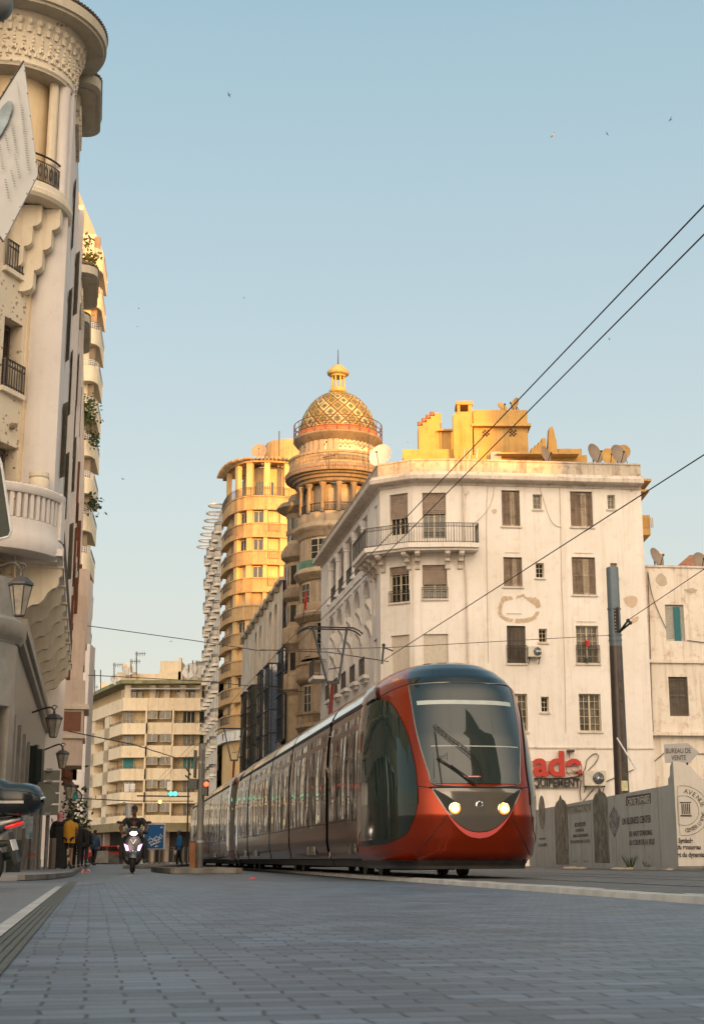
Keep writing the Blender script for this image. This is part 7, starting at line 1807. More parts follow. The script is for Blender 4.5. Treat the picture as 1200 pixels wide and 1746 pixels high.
mb = MB(); mb.box(mc.x + .0, mc.x + .13, MY - .245, MY - .1, zat(1197, MY), zat(1160, MY)); mb.box(mc.x + .0, mc.x + .15, MY - .262, MY - .1, zat(1340, MY), zat(1300, MY)); mb.build("service_hatch", plain("hatch", (.05, .045, .03), .6, var=.5), MS)
for z in (1038 + 0, 1083, 1092): mb = MB(); mb.lathe(mc, [(.222, zat(z, MY) - .03), (.24, zat(z, MY) - .03), (.24, zat(z, MY) + .02), (.22, zat(z, MY) + .02)], 28); mb.build("band", M_MB, MS)
mb = MB(); mb.box(mc.x - .06, mc.x + .16, MY - .275, MY - .2, zat(1349, MY), zat(1332, MY)); mb.build("sticker", picmat("sticker_print", (.5, .45, .1), (.6, .6, .6), 8), MS)
mb = MB(); a = at(1051, 1258, MY - .3); b = at(1083, 1310, MY - .6); mb.tube([a, b], .03, 6); mb.build("brace", M_GREYW, MS)
mb = MB(); a = at(1055, 1078, MY - .25)
for q in ((1070, 1058), (1074, 1062)): mb.tube([a, at(*q, MY - .8)], .035, 6); mb.ball(at(*q, MY - .8), .07, 8, 6)
mb.build("tension_clamp", M_IRON, MS)
M_WIR = plain("wire_metal", (.045, .03, .035), .5)
def wire(name, pts, r, label, sag=0, n=24):
 pts = [Vector(p) for p in pts]; out = []
 for a, b in zip(pts, pts[1:]):
  for i in range(n): t = i / n; q = a.lerp(b, t); q.z -= sag * 4 * t * (1 - t); out.append(q)
 out.append(pts[-1]); mb = MB(); mb.tube(out, r, 6); o = mb.build(name, M_WIR); tag(o, label, "wire"); return o
def cw(dx, Y, z): return Vector((3.30 - .183 * (Y - 12.3) + dx, Y, z))
wire("contact_wire", [cw(0, 2, 6.32), cw(0, 12.3, 6.3), cw(0, 37.8, 6.38), cw(0, 120, 6.4)], .0085, "upper left of the two parallel overhead wires crossing the sky at the right")
wire("contact_wire", [cw(.27, 2, 6.35), cw(.27, 12.9, 6.3), cw(.29, 37.8, 6.34), cw(.29, 120, 6.35)], .0085, "lower right of the two parallel overhead wires crossing the sky at the right")
wire("span_wire", [at(1330, 690, 17), at(1200, 775, 20), at(655, 1125, 38)], .010, "single cable running down from the right edge across the white building to the tram roof")
wire("span_wire", [at(1069, 1058, 49), at(1200, 970, 42), at(1400, 830, 34)], .013, "cable from the clamp of the brown mast up to the right edge")
wire("span_wire", [at(1042, 1083, 50), at(665, 1104, 46), at(440, 1109, 44), at(330, 1092, 42), at(150, 1067, 40)], .012, "long thin cable from the brown mast leftwards across the street to the ornate building")
wire("span_wire", [at(662, 1128, 40), at(560, 1112, 42), at(445, 1108, 44)], .015, "short slack cable above the first pantograph")
wire("span_wire", [at(150, 1151, 60), at(355, 1162, 62), at(520, 1180, 60)], .018, "thin cable across the street above the far cream building")
wire("span_wire", [at(118, 1247, 48), at(230, 1270, 52), at(300, 1292, 60), at(350, 1290, 64)], .02, "sagging cable in front of the far cream building at mid height")
wire("span_wire", [at(130, 1361, 60), at(230, 1366, 70), at(330, 1366, 80)], .025, "low cable over the scooter in front of the far balconies")
for a, b, lb_ in (((0, 0, 0), 0, 0),): pass
cl = thing("wire_clamp", at(655, 1118, 38.2), "small bracket joining cables just above the tram roof", "bracket")
mb = MB(); mb.tube([at(651, 1132, 38), at(654, 1100, 38)], .03, 5); mb.tube([at(654, 1104, 38), at(670, 1110, 38)], .02, 5); mb.ball(at(654, 1100, 38), .05, 6, 5); mb.build("bracket", M_IRON, cl)
# ============================================================ birds
M_BRD = plain("bird_plumage", (.035, .03, .03), .7); M_BRD2 = plain("gull_plumage", (.35, .25, .10), .7)
def bird(px, py, Y, span, bank, yaw, label, mat=None, up=.25):
 c = at(px, py, Y); M = Matrix.Translation(c) @ Matrix.Rotation(R(yaw), 4, 'Z') @ Matrix.Rotation(R(bank), 4, 'Y'); mb = MB(); k = span / 2
 mb.tube([M @ Vector(p) * 1 for p in ((0, k * .42, .0), (0, k * .28, .01 * k), (0, 0, 0), (0, -k * .3, 0), (0, -k * .5, 0))], [.02 * k, .1 * k, .13 * k, .07 * k, .02 * k], 7)
 for s in (-1, 1):
  w = [(0, .14), (.45, .30), (1.0, -.12), (.5, .08), (0, -.12)]
  P = [M @ Vector((s * x * k, y * k, up * k * (x if x < .5 else .5 + (x - .5) * -.2) + .01)) for x, y in w]
  mb.extr(P, (0, 0, .012 * k))
 for s in (-1, 1): mb.extr([M @ Vector(p) for p in ((0, -k * .42, 0), (s * k * .16, -k * .72, 0), (s * k * .03, -k * .5, 0))], (0, 0, .01 * k))
 tag(mb.build("bird", mat or M_BRD), label, "bird", "birds in the evening sky")
bird(391, 162, 62, .36, 30, 70, "dark bird alone high in the sky left of centre")
bird(942, 231, 60, .42, -35, -50, "yellowish bird, the largest, high at the right", M_BRD2, .6)
bird(1034, 228, 65, .3, 60, 20, "small dark bird just right of the yellowish one", up=.5); bird(1143, 204, 62, .36, 40, 120, "dark bird nearest the right edge of the sky", up=.4)
bird(416, 508, 90, .25, 20, 60, "tiny bird over the middle of the sky left of the dome"); bird(237, 526, 90, .25, 10, 100, "upper of two tiny birds near the left buildings")
bird(235, 557, 90, .22, 10, 30, "lower of two tiny birds near the left buildings"); bird(1038, 578, 80, .26, 40, 70, "tiny bird below the overhead wires at the right")
bird(210, 817, 75, .3, 10, 80, "small dark bird beside the high rise at the left"); bird(292, 1094, 70, .3, -30, 30, "low bird just above the far cream roof", up=.5); bird(695, 754, 90, .2, 0, 30, "tiny bird above the white building roof")
# ============================================================ wall lanterns on the ornate building
M_LGL = plain("lantern_glass", (.30, .27, .22), .25, var=.3, scale=5); M_LMT = plain("lantern_metal", (.06, .055, .05), .5, var=.3)
def lantern(x, yt, yb, Y, arm, label, r=.20):
 c = at(x, yb, Y); top = at(x, yt, Y); h = top.z - c.z; base = Vector((c.x, Y, c.z)); t = thing("wall_lantern", base, label, "lantern", "wall lanterns along the left buildings")
 mb = MB(); mb.lathe(base, [(r * .42, 0), (r * .5, h * .02), (r * .95, h * .62), (r, h * .68)], 6); mb.build("glass", M_LGL, t)
 mb = MB(); mb.lathe(base, [(0, -h * .03), (r * .4, -h * .02), (r * .46, .01)], 6)
 for i in range(6): a = math.pi * i / 3; mb.tube([base + Vector((r * .44 * math.cos(a), r * .44 * math.sin(a), 0)), base + Vector((r * 1.0 * math.cos(a), r * 1.0 * math.sin(a), h * .68))], .014, 4)
 mb.lathe(base, [(r * 1.0, h * .66), (r * 1.15, h * .69), (r * 1.12, h * .74), (r * .6, h * .86), (r * .2, h * .90), (r * .16, h), (0, h)], 6); mb.build("cap", M_LMT, t)
 P = [at(ax, ay, Y + dy) for ax, ay, dy in arm]; mb = MB(); q = smoothline([tuple(p) for p in P] + [tuple(base + Vector((0, 0, h)))], 24); mb.tube(q, .03, 6)
 e = base + Vector((0, 0, h)); mb.tube([e + Vector((.09 * math.cos(a) * (1 - a / 12), 0, .09 + .09 * math.sin(a) * (1 - a / 12))) for a in [.5 * i for i in range(14)]], .018, 5); mb.build("arm", M_LMT, t)
lantern(33, 975, 1050, 27, [(-30, 972, .5), (0, 966, .2), (25, 960, 0)], "largest lantern, at the left edge under the scrolled brackets", .22)
lantern(91, 1212, 1257, 44, [(36, 1222, .8), (55, 1215, .4), (85, 1206, 0)], "lantern hanging over the ground floor, second from the left", .24)
lantern(106, 1275, 1310, 52, [(62, 1284, .8), (80, 1277, .4), (102, 1269, 0)], "smaller lantern right of the second one, third from the left", .22)
lantern(119, 1332, 1362, 60, [(104, 1328, .5), (112, 1326, .2)], "lantern above the green creeper, fourth from the left", .24); lantern(124, 1364, 1383, 72, [(112, 1360, .5), (118, 1358, .2)], "smallest lantern next to the round pharmacy style sign", .2)
t = thing("creeper", at(127, 1440, 62), "green creeper hanging down the wall right of the fourth lantern", "plant"); foliage("leaves", at(127, 1408, 62), .55, .5, 1.6, 420, M_FOL, t, .22); foliage("leaves", at(133, 1415, 62), .6, .4, .5, 120, M_FOL, t, .22)
mb = MB(); mb.tube([at(126, 1470, 62), at(126, 1395, 62)], .04, 5); mb.build("stem", M_WOODD, t)
t = thing("round_shop_sign", at(129, 1372, 66), "round white and green projecting shop sign above the pedestrians", "sign")
c = at(129, 1359, 66); mb = MB(); mb.tube([c + Vector((0, -.06, 0)), c + Vector((0, .06, 0))], .30, 24); mb.build("disc", plain("sign_white", (.55, .58, .58), .4), t)
mb = MB(); mb.tube([c + Vector((.30 * math.cos(a), -.065, .30 * math.sin(a))) for a in [2 * math.pi * i / 28 for i in range(28)]], .03, 5, closed=True); mb.build("rim", M_IRON, t)
mb = MB(); mb.tube([c + Vector((.0, -.08, -.16)), c + Vector((0, -.08, .02))], .05, 6); mb.extr([c + Vector((.15 * math.cos(a), -.085, .04 + .15 * math.sin(a))) for a in [math.pi * 1.9 * i / 14 - .6 for i in range(14)]], (0, .01, 0)); mb.build("tree_symbol", plain("sign_teal", (.02, .25, .24), .4), t)
# ============================================================ banners at the upper left
def panel(name, pts, Y, mat, label, lines=0, dY=()):
 P = [at(x, y, Y + (dY[i] if dY else 0)) for i, (x, y) in enumerate(pts)]
 t = thing(name, P[-1], label, "banner"); nrm = (P[1] - P[0]).cross(P[2] - P[0]).normalized(); mb = MB(); mb.extr(P, nrm * .03); mb.build("sheet", mat, t); return t, P, nrm
M_BAN = plaster("banner_sheet", (.46, .46, .46), (.52, .52, .52), stain=(.34, .34, .33), amount=.25, streak=.15, scale=2, rough=.5, bump=.05)
t, P, nn = panel("banner", [(41, 104), (65, 298), (6, 412), (-50, 330), (-28, 215)], 15.0, M_BAN, "large pale printed banner hanging in front of the round bay at the upper left edge", dY=(0, 0, 0, .0, .0))
mb = MB()
for p in P[:2] + [P[2]]: pass
for a, b in ((P[0], P[1]), (P[1], P[2]), (P[0], P[4])):
 for i in range(5): q = a.lerp(b, (i + .5) / 5); mb.ball(q - Vector((0, .03, 0)), .008, 6, 4)
mb.tube([P[0], P[4]], .012, 5); mb.tube([P[2], P[3]], .012, 5); mb.build("hem_rope", M_IRON, t)
MPT = plain("faded_print", (.27, .28, .27), .6, var=.3, scale=8)
def pq(x, y): return at(x, y, 14.955)
mb = MB()
for x0, y0, x1, y1, w in ((37, 178, 50, 292, 5), (20, 205, 30, 262, 5), (26, 262, 35, 305, 4), (9, 226, 16, 258, 4), (20, 290, 27, 320, 4), (10, 305, 16, 340, 4), (0, 245, 6, 290, 4), (30, 140, 36, 178, 2)):
 n = int((y1 - y0) / 4)
 for i in range(n):
  a = i / n; x = x0 + (x1 - x0) * a; y = y0 + (y1 - y0) * a; mb.quad(pq(x - w / 2 * random.uniform(.6, 1), y), pq(x + w / 2 * random.uniform(.6, 1), y + 1), pq(x + w / 2, y + 2.8), pq(x - w / 2, y + 2.0))
mb.build("faded_lines", MPT, t)
mb = MB(); mb.extr([pq(x, y) for x, y in ((-14, 228), (-6, 200), (4, 182), (14, 172), (21, 172), (22, 184), (14, 208), (2, 230), (-10, 240))], (0, .01, 0)); mb.build("arched_picture", plain("pale_blue_print", (.26, .33, .36), .6, var=.3, scale=6), t)
t, P, nn = panel("banner", [(-40, 690), (3, 790), (20, 905), (16, 915), (-40, 930)], 14.0, plaster("dark_panel_back", (.05, .058, .05), (.08, .085, .07), stain=(.03, .03, .03)), "dark green underside of a board cutting in at the left edge below the second window")
mb = MB(); mb.tube([P[0], P[1], P[2], P[3], P[4]], .014, 6); mb.build("frame", M_GREYW, t)
t = thing("street_lamp", at(-10, 30, 12.0), "rounded grey underside of a lamp at the very top left corner", "lamp")
mb = MB(); mb.ball(at(-4, 8, 12), .15, 20, 12, (1, 1, 1.05)); mb.build("shade", plain("lamp_shade_grey", (.16, .16, .155), .5), t, smooth=True); mb = MB(); mb.tube([at(-4, 8, 12) + Vector((0, 0, .1)), at(-30, -60, 12)], .03, 6); mb.build("arm", M_IRON, t)
# ============================================================ poles, signs and signals on the left footway
M_POL = plain("pole_grey", (.17, .16, .15), .5, var=.2); M_DGR = plain("signal_green_black", (.02, .03, .025), .4)
def pole(x, yt, Y, r, name, label, cat, base=.06, mat=None):
 p = at(x, 1480, Y); p.z = base; t = thing(name, p, label, cat); mb = MB(); mb.tube([p, Vector((p.x, Y, zat(yt, Y)))], r, 10); mb.build("pole", mat or M_POL, t, smooth=True); return t, p
t, p = pole(53, 1270, 40, .085, "traffic_signal", "dark traffic signal seen from behind on a thick post at the left", "traffic signal", mat=M_POL)
mb = MB(); mb.box(p.x - .16, p.x + .05, 39.85, 40.05, zat(1337, 40), zat(1272, 40)); mb.box(p.x + .03, p.x + .2, 39.8, 40.1, zat(1333, 40), zat(1278, 40)); mb.build("housing", M_DGR, t)
mb = MB(); z = zat(1457, 40); mb.tube([Vector((p.x, 40, z - .03)), Vector((p.x, 40, z + .03))], .092, 10); mb.build("red_band", plain("red_band", (.5, .06, .03), .5), t)
t, p = pole(78, 1312, 41, .055, "road_sign", "stack of grey rectangular road signs seen from behind on one post", "sign")
for y0, y1 in ((1312, 1331), (1332, 1351), (1352, 1370), (1371, 1390)): mb = MB(); mb.box(at(62, 1340, 41).x, at(103, 1340, 41).x, 40.9, 40.93, zat(y1, 41), zat(y0, 41) - .03); mb.build("plate", plaster("sign_back_grey", (.20, .20, .17), (.25, .25, .21), stain=(.14, .14, .12)), t)
mb = MB()
for y in (1313, 1332, 1388): mb.box(p.x - .08, p.x + .08, 40.86, 40.98, zat(y, 41) - .04, zat(y, 41) + .04)
mb.build("bracket", M_KERB, t)
t, p = pole(66, 1340, 40, .045, "round_road_sign", "round road sign seen from behind, left of the rectangular ones", "sign"); c = at(77, 1357, 39.7); mb = MB(); mb.tube([c, c + Vector((0, .03, 0))], .30, 28); mb.build("plate", plaster("sign_back_grey", (.20, .20, .17), (.25, .25, .21), stain=(.14, .14, .12)), t)
t, p = pole(88.5, 1429, 43, .10, "bollard_post", "brown square post in front of the woman in black", "post", mat=plain("post_brown", (.14, .11, .09), .7))
t = thing("electric_cabinet", at(22, 1485, 33), "dark metal cabinet behind the parked scooter", "cabinet"); a = at(2, 1480, 33); b = at(31, 1432, 33); mb = MB(); mb.box(a.x - .2, b.x, 32.9, 33.4, .06, b.z); mb.build("body", plain("cabinet_dark", (.035, .04, .032), .5, var=.5, scale=8), t); mb = MB(); mb.box(a.x, b.x - .05, 32.88, 32.9, .4, b.z - .1); mb.build("door", plain("cabinet_door", (.05, .055, .04), .5, var=.5, scale=9), t)
t = thing("notice_board", at(42, 1440, 36), "small blue and white posters on the wall behind the parked scooter", "poster"); mb = MB();
for x0, x1, y0, y1 in ((30, 46, 1388, 1412), (44, 57, 1392, 1430)): a = at(x0, y1, 37.2); b = at(x1, y0, 37.2); mb = MB(); mb.box(a.x, b.x, 37.2, 37.23, a.z, b.z); mb.build("poster", picmat("poster_print", (.10, .22, .32), (.5, .5, .48), 2), t)
IY = 37.2; t = thing("traffic_signal", Vector((at(340, 1480, IY).x, IY, .13)), "tall grey post on the island with a red tram signal", "traffic signal"); px_ = at(340, 1480, IY).x
mb = MB(); mb.tube([Vector((px_, IY, .13)), Vector((px_, IY, zat(1268, IY)))], .085, 12); mb.build("pole", M_POL, t, smooth=True)
mb = MB(); mb.box(at(331, 1300, IY).x, at(334.5, 1300, IY).x, IY - .1, IY + .2, zat(1326, IY), zat(1279, IY)); mb.box(at(345, 1300, IY).x, at(347.5, 1300, IY).x, IY - .1, IY + .2, zat(1325, IY), zat(1278, IY)); mb.build("housing", M_DGR, t)
mb = MB(); mb.box(at(322, 1335, IY).x, at(337, 1335, IY).x, IY - .12, IY + .1, zat(1346, IY), zat(1328, IY)); mb.box(at(346, 1335, IY).x, at(356, 1335, IY).x, IY - .3, IY + .05, zat(1357, IY), zat(1330, IY)); mb.build("signal_box", M_DGR, t)
mb = MB(); c = at(352, 1337, IY - .32); mb.ball(c, .06, 12, 8); mb.build("red_lamp", plain("red_lamp", (.8, .05, .02), .3, emit=(1, .06, .02), estr=3), t)
for z in (1435, 1300): mb = MB(); mb.tube([Vector((px_, IY, zat(z, IY) - .03)), Vector((px_, IY, zat(z, IY) + .03))], .095, 12); mb.build("collar", M_KERB, t)
p = Vector((at(328.5, 1480, 36.8).x, 36.8, .13)); t = thing("rusty_post", p, "square rust brown post beside the island signal", "post"); mb = MB(); mb.box(p.x - .07, p.x + .07, 36.73, 36.87, .13, zat(1436, 36.8)); mb.build("shaft", plaster("rust", (.20, .08, .03), (.28, .12, .05), stain=(.08, .04, .02), scale=4), t); mb = MB(); mb.box(p.x - .08, p.x + .08, 36.72, 36.88, zat(1436, 36.8), zat(1434, 36.8)); mb.build("cap", M_IRON, t)
GY = 60.0; t = thing("green_signal", at(322, 1366, GY), "glowing green double signal on a thin gantry before the far building", "traffic signal")
mb = MB(); p = at(321, 1366, GY); mb.tube([Vector((p.x, GY, .0)), Vector((p.x, GY, zat(1300, GY)))], .035, 6); mb.tube([at(234, 1357, GY), at(324, 1358, GY)], .03, 5); mb.tube([at(318, 1310, GY), at(326, 1322, GY)], .03, 4); mb.tube([at(316, 1322, GY), at(326, 1330, GY)], .03, 4); mb.build("gantry", M_IRON, t)
for x in (291.5, 299): c = at(x, 1353.5, GY - .1); mb = MB(); mb.ball(c, .09, 10, 8); mb.build("green_lamp", plain("green_lamp", (.1, .9, .5), .3, emit=(.10, 1.0, .55), estr=1.2), t)
mb = MB(); mb.box(at(287, 1350, GY).x, at(303, 1350, GY).x, GY, GY + .1, zat(1358, GY), zat(1349, GY)); mb.build("backing", plain("green_back", (.02, .2, .12), .5), t)
c = at(273, 1367, GY); mb = MB(); mb.ball(c, .07, 8, 6); mb.build("amber_lamp", plain("amber_lamp", (.9, .5, .1), .3, emit=(1, .45, .06), estr=3), t)
# ============================================================ blue billboard
BY = 84.0; t = thing("billboard", at(244, 1476, BY) - Vector((0, 0, 0)), "blue billboard with slanting white script behind the riding scooter", "billboard")
fB = Frame((at(247, 1420, BY).x, BY), (at(281, 1420, BY).x, BY)); q = [(246, 1405), (281, 1406), (280.5, 1447), (246, 1448)]
a, b = fB.hit(244, 1448), fB.hit(282.5, 1404); mb = MB(); fbox(mb, fB, a[0], b[0], a[1], b[1], -.3, 0); mb.build("casing", M_GREYW, t)
a, b = fB.hit(246, 1446.5), fB.hit(280, 1406); mb = MB(); fbox(mb, fB, a[0], b[0], a[1], b[1], 0, .03); mb.build("poster", plain("poster_blue", (.005, .11, .34), .4, var=.08), t)
M_PW = plain("poster_white", (.65, .68, .7), .5)
def script(x0, y0, x1, y1, w, n, sd):
 rnd = random.Random(sd); mb = MB(); P = []
 for i in range(n * 4): a = i / (n * 4); P.append(fB.p(*fB.hit(x0 + (x1 - x0) * a, y0 + (y1 - y0) * a - (rnd.random() * w if i % 4 in (1, 2) else 0)), .04))
 mb.tube(P, .032, 4)
 for i in range(n): a = (i + .5) / n; c = fB.p(*fB.hit(x0 + (x1 - x0) * a, y0 + (y1 - y0) * a + (1.2 if i % 2 else -w)), .04); mb.ball(c, .035, 5, 4)
 mb.build("script", M_PW, t)
script(279, 1426, 251, 1434, 5, 3, 1); script(276, 1430, 253, 1438, 2, 4, 2); script(274, 1435, 256, 1442, 1.6, 4, 3); script(270, 1443, 263, 1444, 1, 1, 4); script(278, 1411, 273, 1412, 1, 1, 5)
mb = MB(); a = at(240, 1475, BY); b = at(249, 1448, BY); mb.box(a.x, b.x, BY - .2, BY + .2, 0, b.z); mb.build("pedestal", M_GREYW, t)
for x in (263.5, 272): mb = MB(); p = at(x, 1470, BY); mb.tube([Vector((p.x, BY, 0)), Vector((p.x, BY, zat(1448, BY)))], .05, 6); mb.build("leg", M_POL, t)
t = thing("street_lamp", at(216, 1480, 90), "pale pole with a small lamp behind the riders", "street lamp"); p = at(216, 1480, 90); mb = MB(); mb.tube([Vector((p.x, 90, 0)), Vector((p.x, 90, zat(1371, 90)))], .17, 8); mb.build("pole", M_GREYW, t); mb = MB(); mb.ball(at(212, 1371, 90), .14, 8, 6); mb.build("lamp", M_LGL, t)
t = thing("low_fence", at(320, 1476, 92), "low metal fence along the far crossing behind the man in blue", "fence"); mb = MB(); railing(mb, [(at(255, 1470, 92).x, 92), (at(345, 1470, 92).x, 92)], .1, 1.0, 0, .3, .03, scroll=False); mb.build("bars", M_POL, t)
t = thing("low_wall", at(200, 1476, 112), "low grey concrete wall in front of the red car", "wall"); mb = MB(); mb.box(at(160, 1470, 112).x, at(232, 1470, 112).x, 112, 112.4, 0, .75); mb.build("slab", M_KERB2, t); mb = MB(); mb.box(at(160, 1470, 112).x, at(185, 1470, 112).x, 111.9, 112, .1, 1.0); mb.build("end_block", M_KERB, t)
CYc = 120.0
def car_obj(px, Y, label):
 c = at(px, 1470, Y); c.z = 0; t = thing("parked_car", c, label, "car"); m_ = plain("car_red", (.45, .03, .02), .3, coat=1)
 pr = [(-2.0, .35), (-1.98, .75), (-1.6, .92), (-1.0, 1.0), (-.55, 1.42), (.75, 1.45), (1.35, 1.02), (1.95, .9), (2.02, .5), (2.0, .35)]
 mb = MB(); mb.extr([c + Vector((x, -.8, z)) for x, z in pr], (0, 1.6, 0)); mb.build("body", m_, t)
 for s in ((-.9, -.1), (-.02, .7)):
  mb = MB(); mb.extr([c + Vector((x, -.83, z)) for x, z in ((s[0] - (.05 if s[0] < -.5 else 0), 1.0), (s[1] + (.25 if s[1] > .5 else 0), 1.0), (s[1], 1.36), (s[0] + (.35 if s[0] < -.5 else 0), 1.36))], (0, .02, 0)); mb.build("window", M_PANE, t)
 for x in (-1.25, 1.25): mb = MB(); mb.tube([c + Vector((x, -.84, .32)), c + Vector((x, -.6, .32))], .32, 16); mb.build("wheel", M_BLK, t)
 mb = MB(); mb.box(c.x - 2.03, c.x - 1.97, c.y - .75, c.y - .5, .6, .75); mb.build("headlight", M_LGL, t)
car_obj(186, CYc, "red car parked across the far end of the street")
t = thing("shop_banner", at(165, 1447, 118), "thin red shop strip over the far arcade behind the pedestrians", "sign"); mb = MB(); a = at(146, 1448, 118); b = at(167, 1445, 118); mb.box(a.x, b.x, 118, 118.1, a.z - .05, b.z); mb.build("strip", plain("strip_red", (.6, .08, .05), .5), t); mb = MB(); mb.tube([(a.x + .1, 118.05, 0), (a.x + .1, 118.05, a.z)], .05, 5); mb.tube([(b.x - .1, 118.05, 0), (b.x - .1, 118.05, a.z)], .05, 5); mb.build("posts", M_POL, t)
t = thing("litter", at(145, 1492, 33), "crumpled pink and white plastic litter by the kerb", "litter"); c = at(145, 1492, 33); c.z = .04; mb = MB()
for i in range(14): d = Vector((random.gauss(0, .05), random.gauss(0, .04), random.random() * .05)); mb.add([c + d, c + d + Vector((random.gauss(0, .05), .05, random.random() * .05)), c + d + Vector((.04, random.gauss(0, .04), .05)), c + d * .3], [(0, 1, 2, 3)])
mb.build("bag", plain("litter_pink", (.55, .25, .25), .5, var=.5, scale=20), t)
mb = MB(); c = at(426, 1501, 25); mb.extr([(c.x, c.y, .0), (c.x + .09, c.y + .03, .0), (c.x + .06, c.y + .12, .03), (c.x + .01, c.y + .09, .02)], (0, 0, .012)); tag(mb.build("red_scrap", plain("scrap_red", (.5, .04, .04), .5)), "tiny red scrap lying on the paving left of the tram", "litter")
# ============================================================ figures
def skin(verts, edges, radii, sub=2):
 """one smooth surface grown round a skeleton (pelvis = vertex 0)"""
 me = bpy.data.meshes.new("grow"); me.from_pydata([tuple(v) for v in verts], edges, []); ob = bpy.data.objects.new("grow", me); COL.objects.link(ob)
 mo = ob.modifiers.new("s", 'SKIN'); mo.use_smooth_shade = True; mo.branch_smoothing = .6
 for i, v in enumerate(me.skin_vertices[0].data): r = radii[i]; v.radius = r if isinstance(r, tuple) else (r, r); v.use_root = (i == 0)
 if sub: m2 = ob.modifiers.new("u", 'SUBSURF'); m2.levels = sub; m2.render_levels = sub
 dg = bpy.context.evaluated_depsgraph_get(); me2 = bpy.data.meshes.new_from_object(ob.evaluated_get(dg))
 vs = [v.co.copy() for v in me2.vertices]; fs = [tuple(p.vertices) for p in me2.polygons]
 bpy.data.objects.remove(ob); bpy.data.meshes.remove(me); bpy.data.meshes.remove(me2); return vs, fs
def skinned(mb, J, bones, rad, sub=2):
 names = list(J.keys()); idx = {n: i for i, n in enumerate(names)}
 v, f = skin([J[n] for n in names], [(idx[a], idx[b]) for a, b in bones], [rad[n] for n in names], sub); mb.add(v, f)
def hand(mb, w, d, side, curl=.5, s=1.0, thumb=None):
 """palm, five unequal bent fingers and a thumb leaving the side of the palm; w wrist, d forward, side towards the thumb"""
 w, d, t = Vector(w), Vector(d).normalized(), Vector(side).normalized(); n = d.cross(t).normalized(); t = n.cross(d).normalized()
 def P(a, b, c): return w + (d * a + t * b + n * c) * s
 M = Matrix((t * 1, d, n)).transposed()
 mb.ball(P(.045, 0, 0), .05 * s, 10, 8, (.80, 1.0, .32), M)
 for b, L, r in ((.030, .072, .0088), (.010, .082, .0092), (-.011, .076, .0088), (-.030, .060, .0078)):
  k = curl; p0 = P(.07, b * .9, 0); p1 = P(.085 + L * .38, b, -.01 * k - .004); p2 = P(.085 + L * (.70 - .25 * k), b, -.012 - L * .30 * k); p3 = P(.085 + L * (.98 - .75 * k), b, -.014 - L * .62 * k)
  mb.tube([p0, p1, p2, p3], [r * s, r * s, r * .92 * s, r * .7 * s], 7)
 mb.tube([P(.02, .03, 0), P(.045, .056, -.006), P(.072, .062 - .012 * curl, -.016 - .012 * curl), P(.092, .054 - .02 * curl, -.022 - .02 * curl)], [.014 * s, .0115 * s, .0098 * s, .007 * s], 7)
def head(mb, c, face, up, s=1.0):
 """skull with jaw, brow, nose, lips, ears; c = centre"""
 c = Vector(c); f = Vector(face).normalized(); u = Vector(up).normalized(); r = f.cross(u).normalized(); u = r.cross(f).normalized()
 M = Matrix((r, f, u)).transposed(); rows = []
 prof = [(-.118, .012, .040), (-.112, .036, .046), (-.095, .050, .038), (-.07, .060, .026), (-.04, .068, .014), (0, .073, .004), (.035, .077, -.002), (.07, .072, -.006), (.098, .052, -.008), (.115, .022, -.008), (.119, .0, -.008)]
 for z, w, off in prof:
  row = []
  for j in range(20):
   a = 2 * math.pi * j / 20; x = w * math.cos(a); y = w * (1.22 if math.sin(a) < 0 or z > .02 else 1.12) * math.sin(a) + off
   if math.sin(a) > .8 and abs(z) < .03 and z > -.02 and abs(math.cos(a)) > .2: y -= .006
   row.append(c + M @ Vector((x, y, z)) * s)
  rows.append(row)
 mb.grid(rows, wrap=True)
 mb.tube([c + M @ Vector(p) * s for p in ((0, .088, .022), (0, .103, -.008), (0, .110, -.026), (0, .094, -.036))], [.008 * s, .011 * s, .017 * s, .010 * s], 8)
 for sx in (-1, 1): mb.ball(c + M @ Vector((sx * .076, -.005, -.012)) * s, .03 * s, 8, 8, (.3, .7, 1.05), M); mb.ball(c + M @ Vector((sx * .029, .083, .030)) * s, .019 * s, 8, 5, (1.15, .4, .38), M)
 mb.ball(c + M @ Vector((0, .093, -.056)) * s, .024 * s, 10, 6, (1.1, .42, .24), M); mb.ball(c + M @ Vector((0, .090, -.068)) * s, .021 * s, 10, 6, (1.0, .42, .26), M)
 return M
def face_parts(body, c, M, s, eyewear=False):
 mb = MB();
 for sx in (-1, 1): mb.ball(c + M @ Vector((sx * .029, .090, .008)) * s, .0125 * s, 8, 6, (1.3, .5, .75), M)
 mb.build("eyes", plain("eye_dark", (.03, .02, .015), .2), body)
 mb = MB();
 for sx in (-1, 1): mb.tube([c + M @ Vector((sx * .012, .094, .031)) * s, c + M @ Vector((sx * .03, .093, .037)) * s, c + M @ Vector((sx * .048, .082, .031)) * s], .0045 * s, 5)
 mb.build("eyebrows", plain("hair_black", (.012, .010, .009), .8, bump=.5, scale=60), body)
 mb = MB(); mb.tube([c + M @ Vector((x, .103 - abs(x) * .35, -.061)) * s for x in (-.02, 0, .02)], .0025 * s, 5); mb.build("mouth_line", plain("lip_dark", (.10, .03, .025), .6), body)
 if eyewear:
  mb = MB()
  for sx in (-1, 1): mb.ball(c + M @ Vector((sx * .031, .101, .008)) * s, .026 * s, 12, 6, (1.05, .16, .62), M)
  mb.tube([c + M @ Vector((-.078, .0, .014)) * s, c + M @ Vector((-.058, .094, .016)) * s, c + M @ Vector((0, .108, .018)) * s, c + M @ Vector((.058, .094, .016)) * s, c + M @ Vector((.078, 0, .014)) * s], .004 * s, 5)
  mb.build("glasses", plain("dark_glasses", (.02, .015, .012), .15), body)
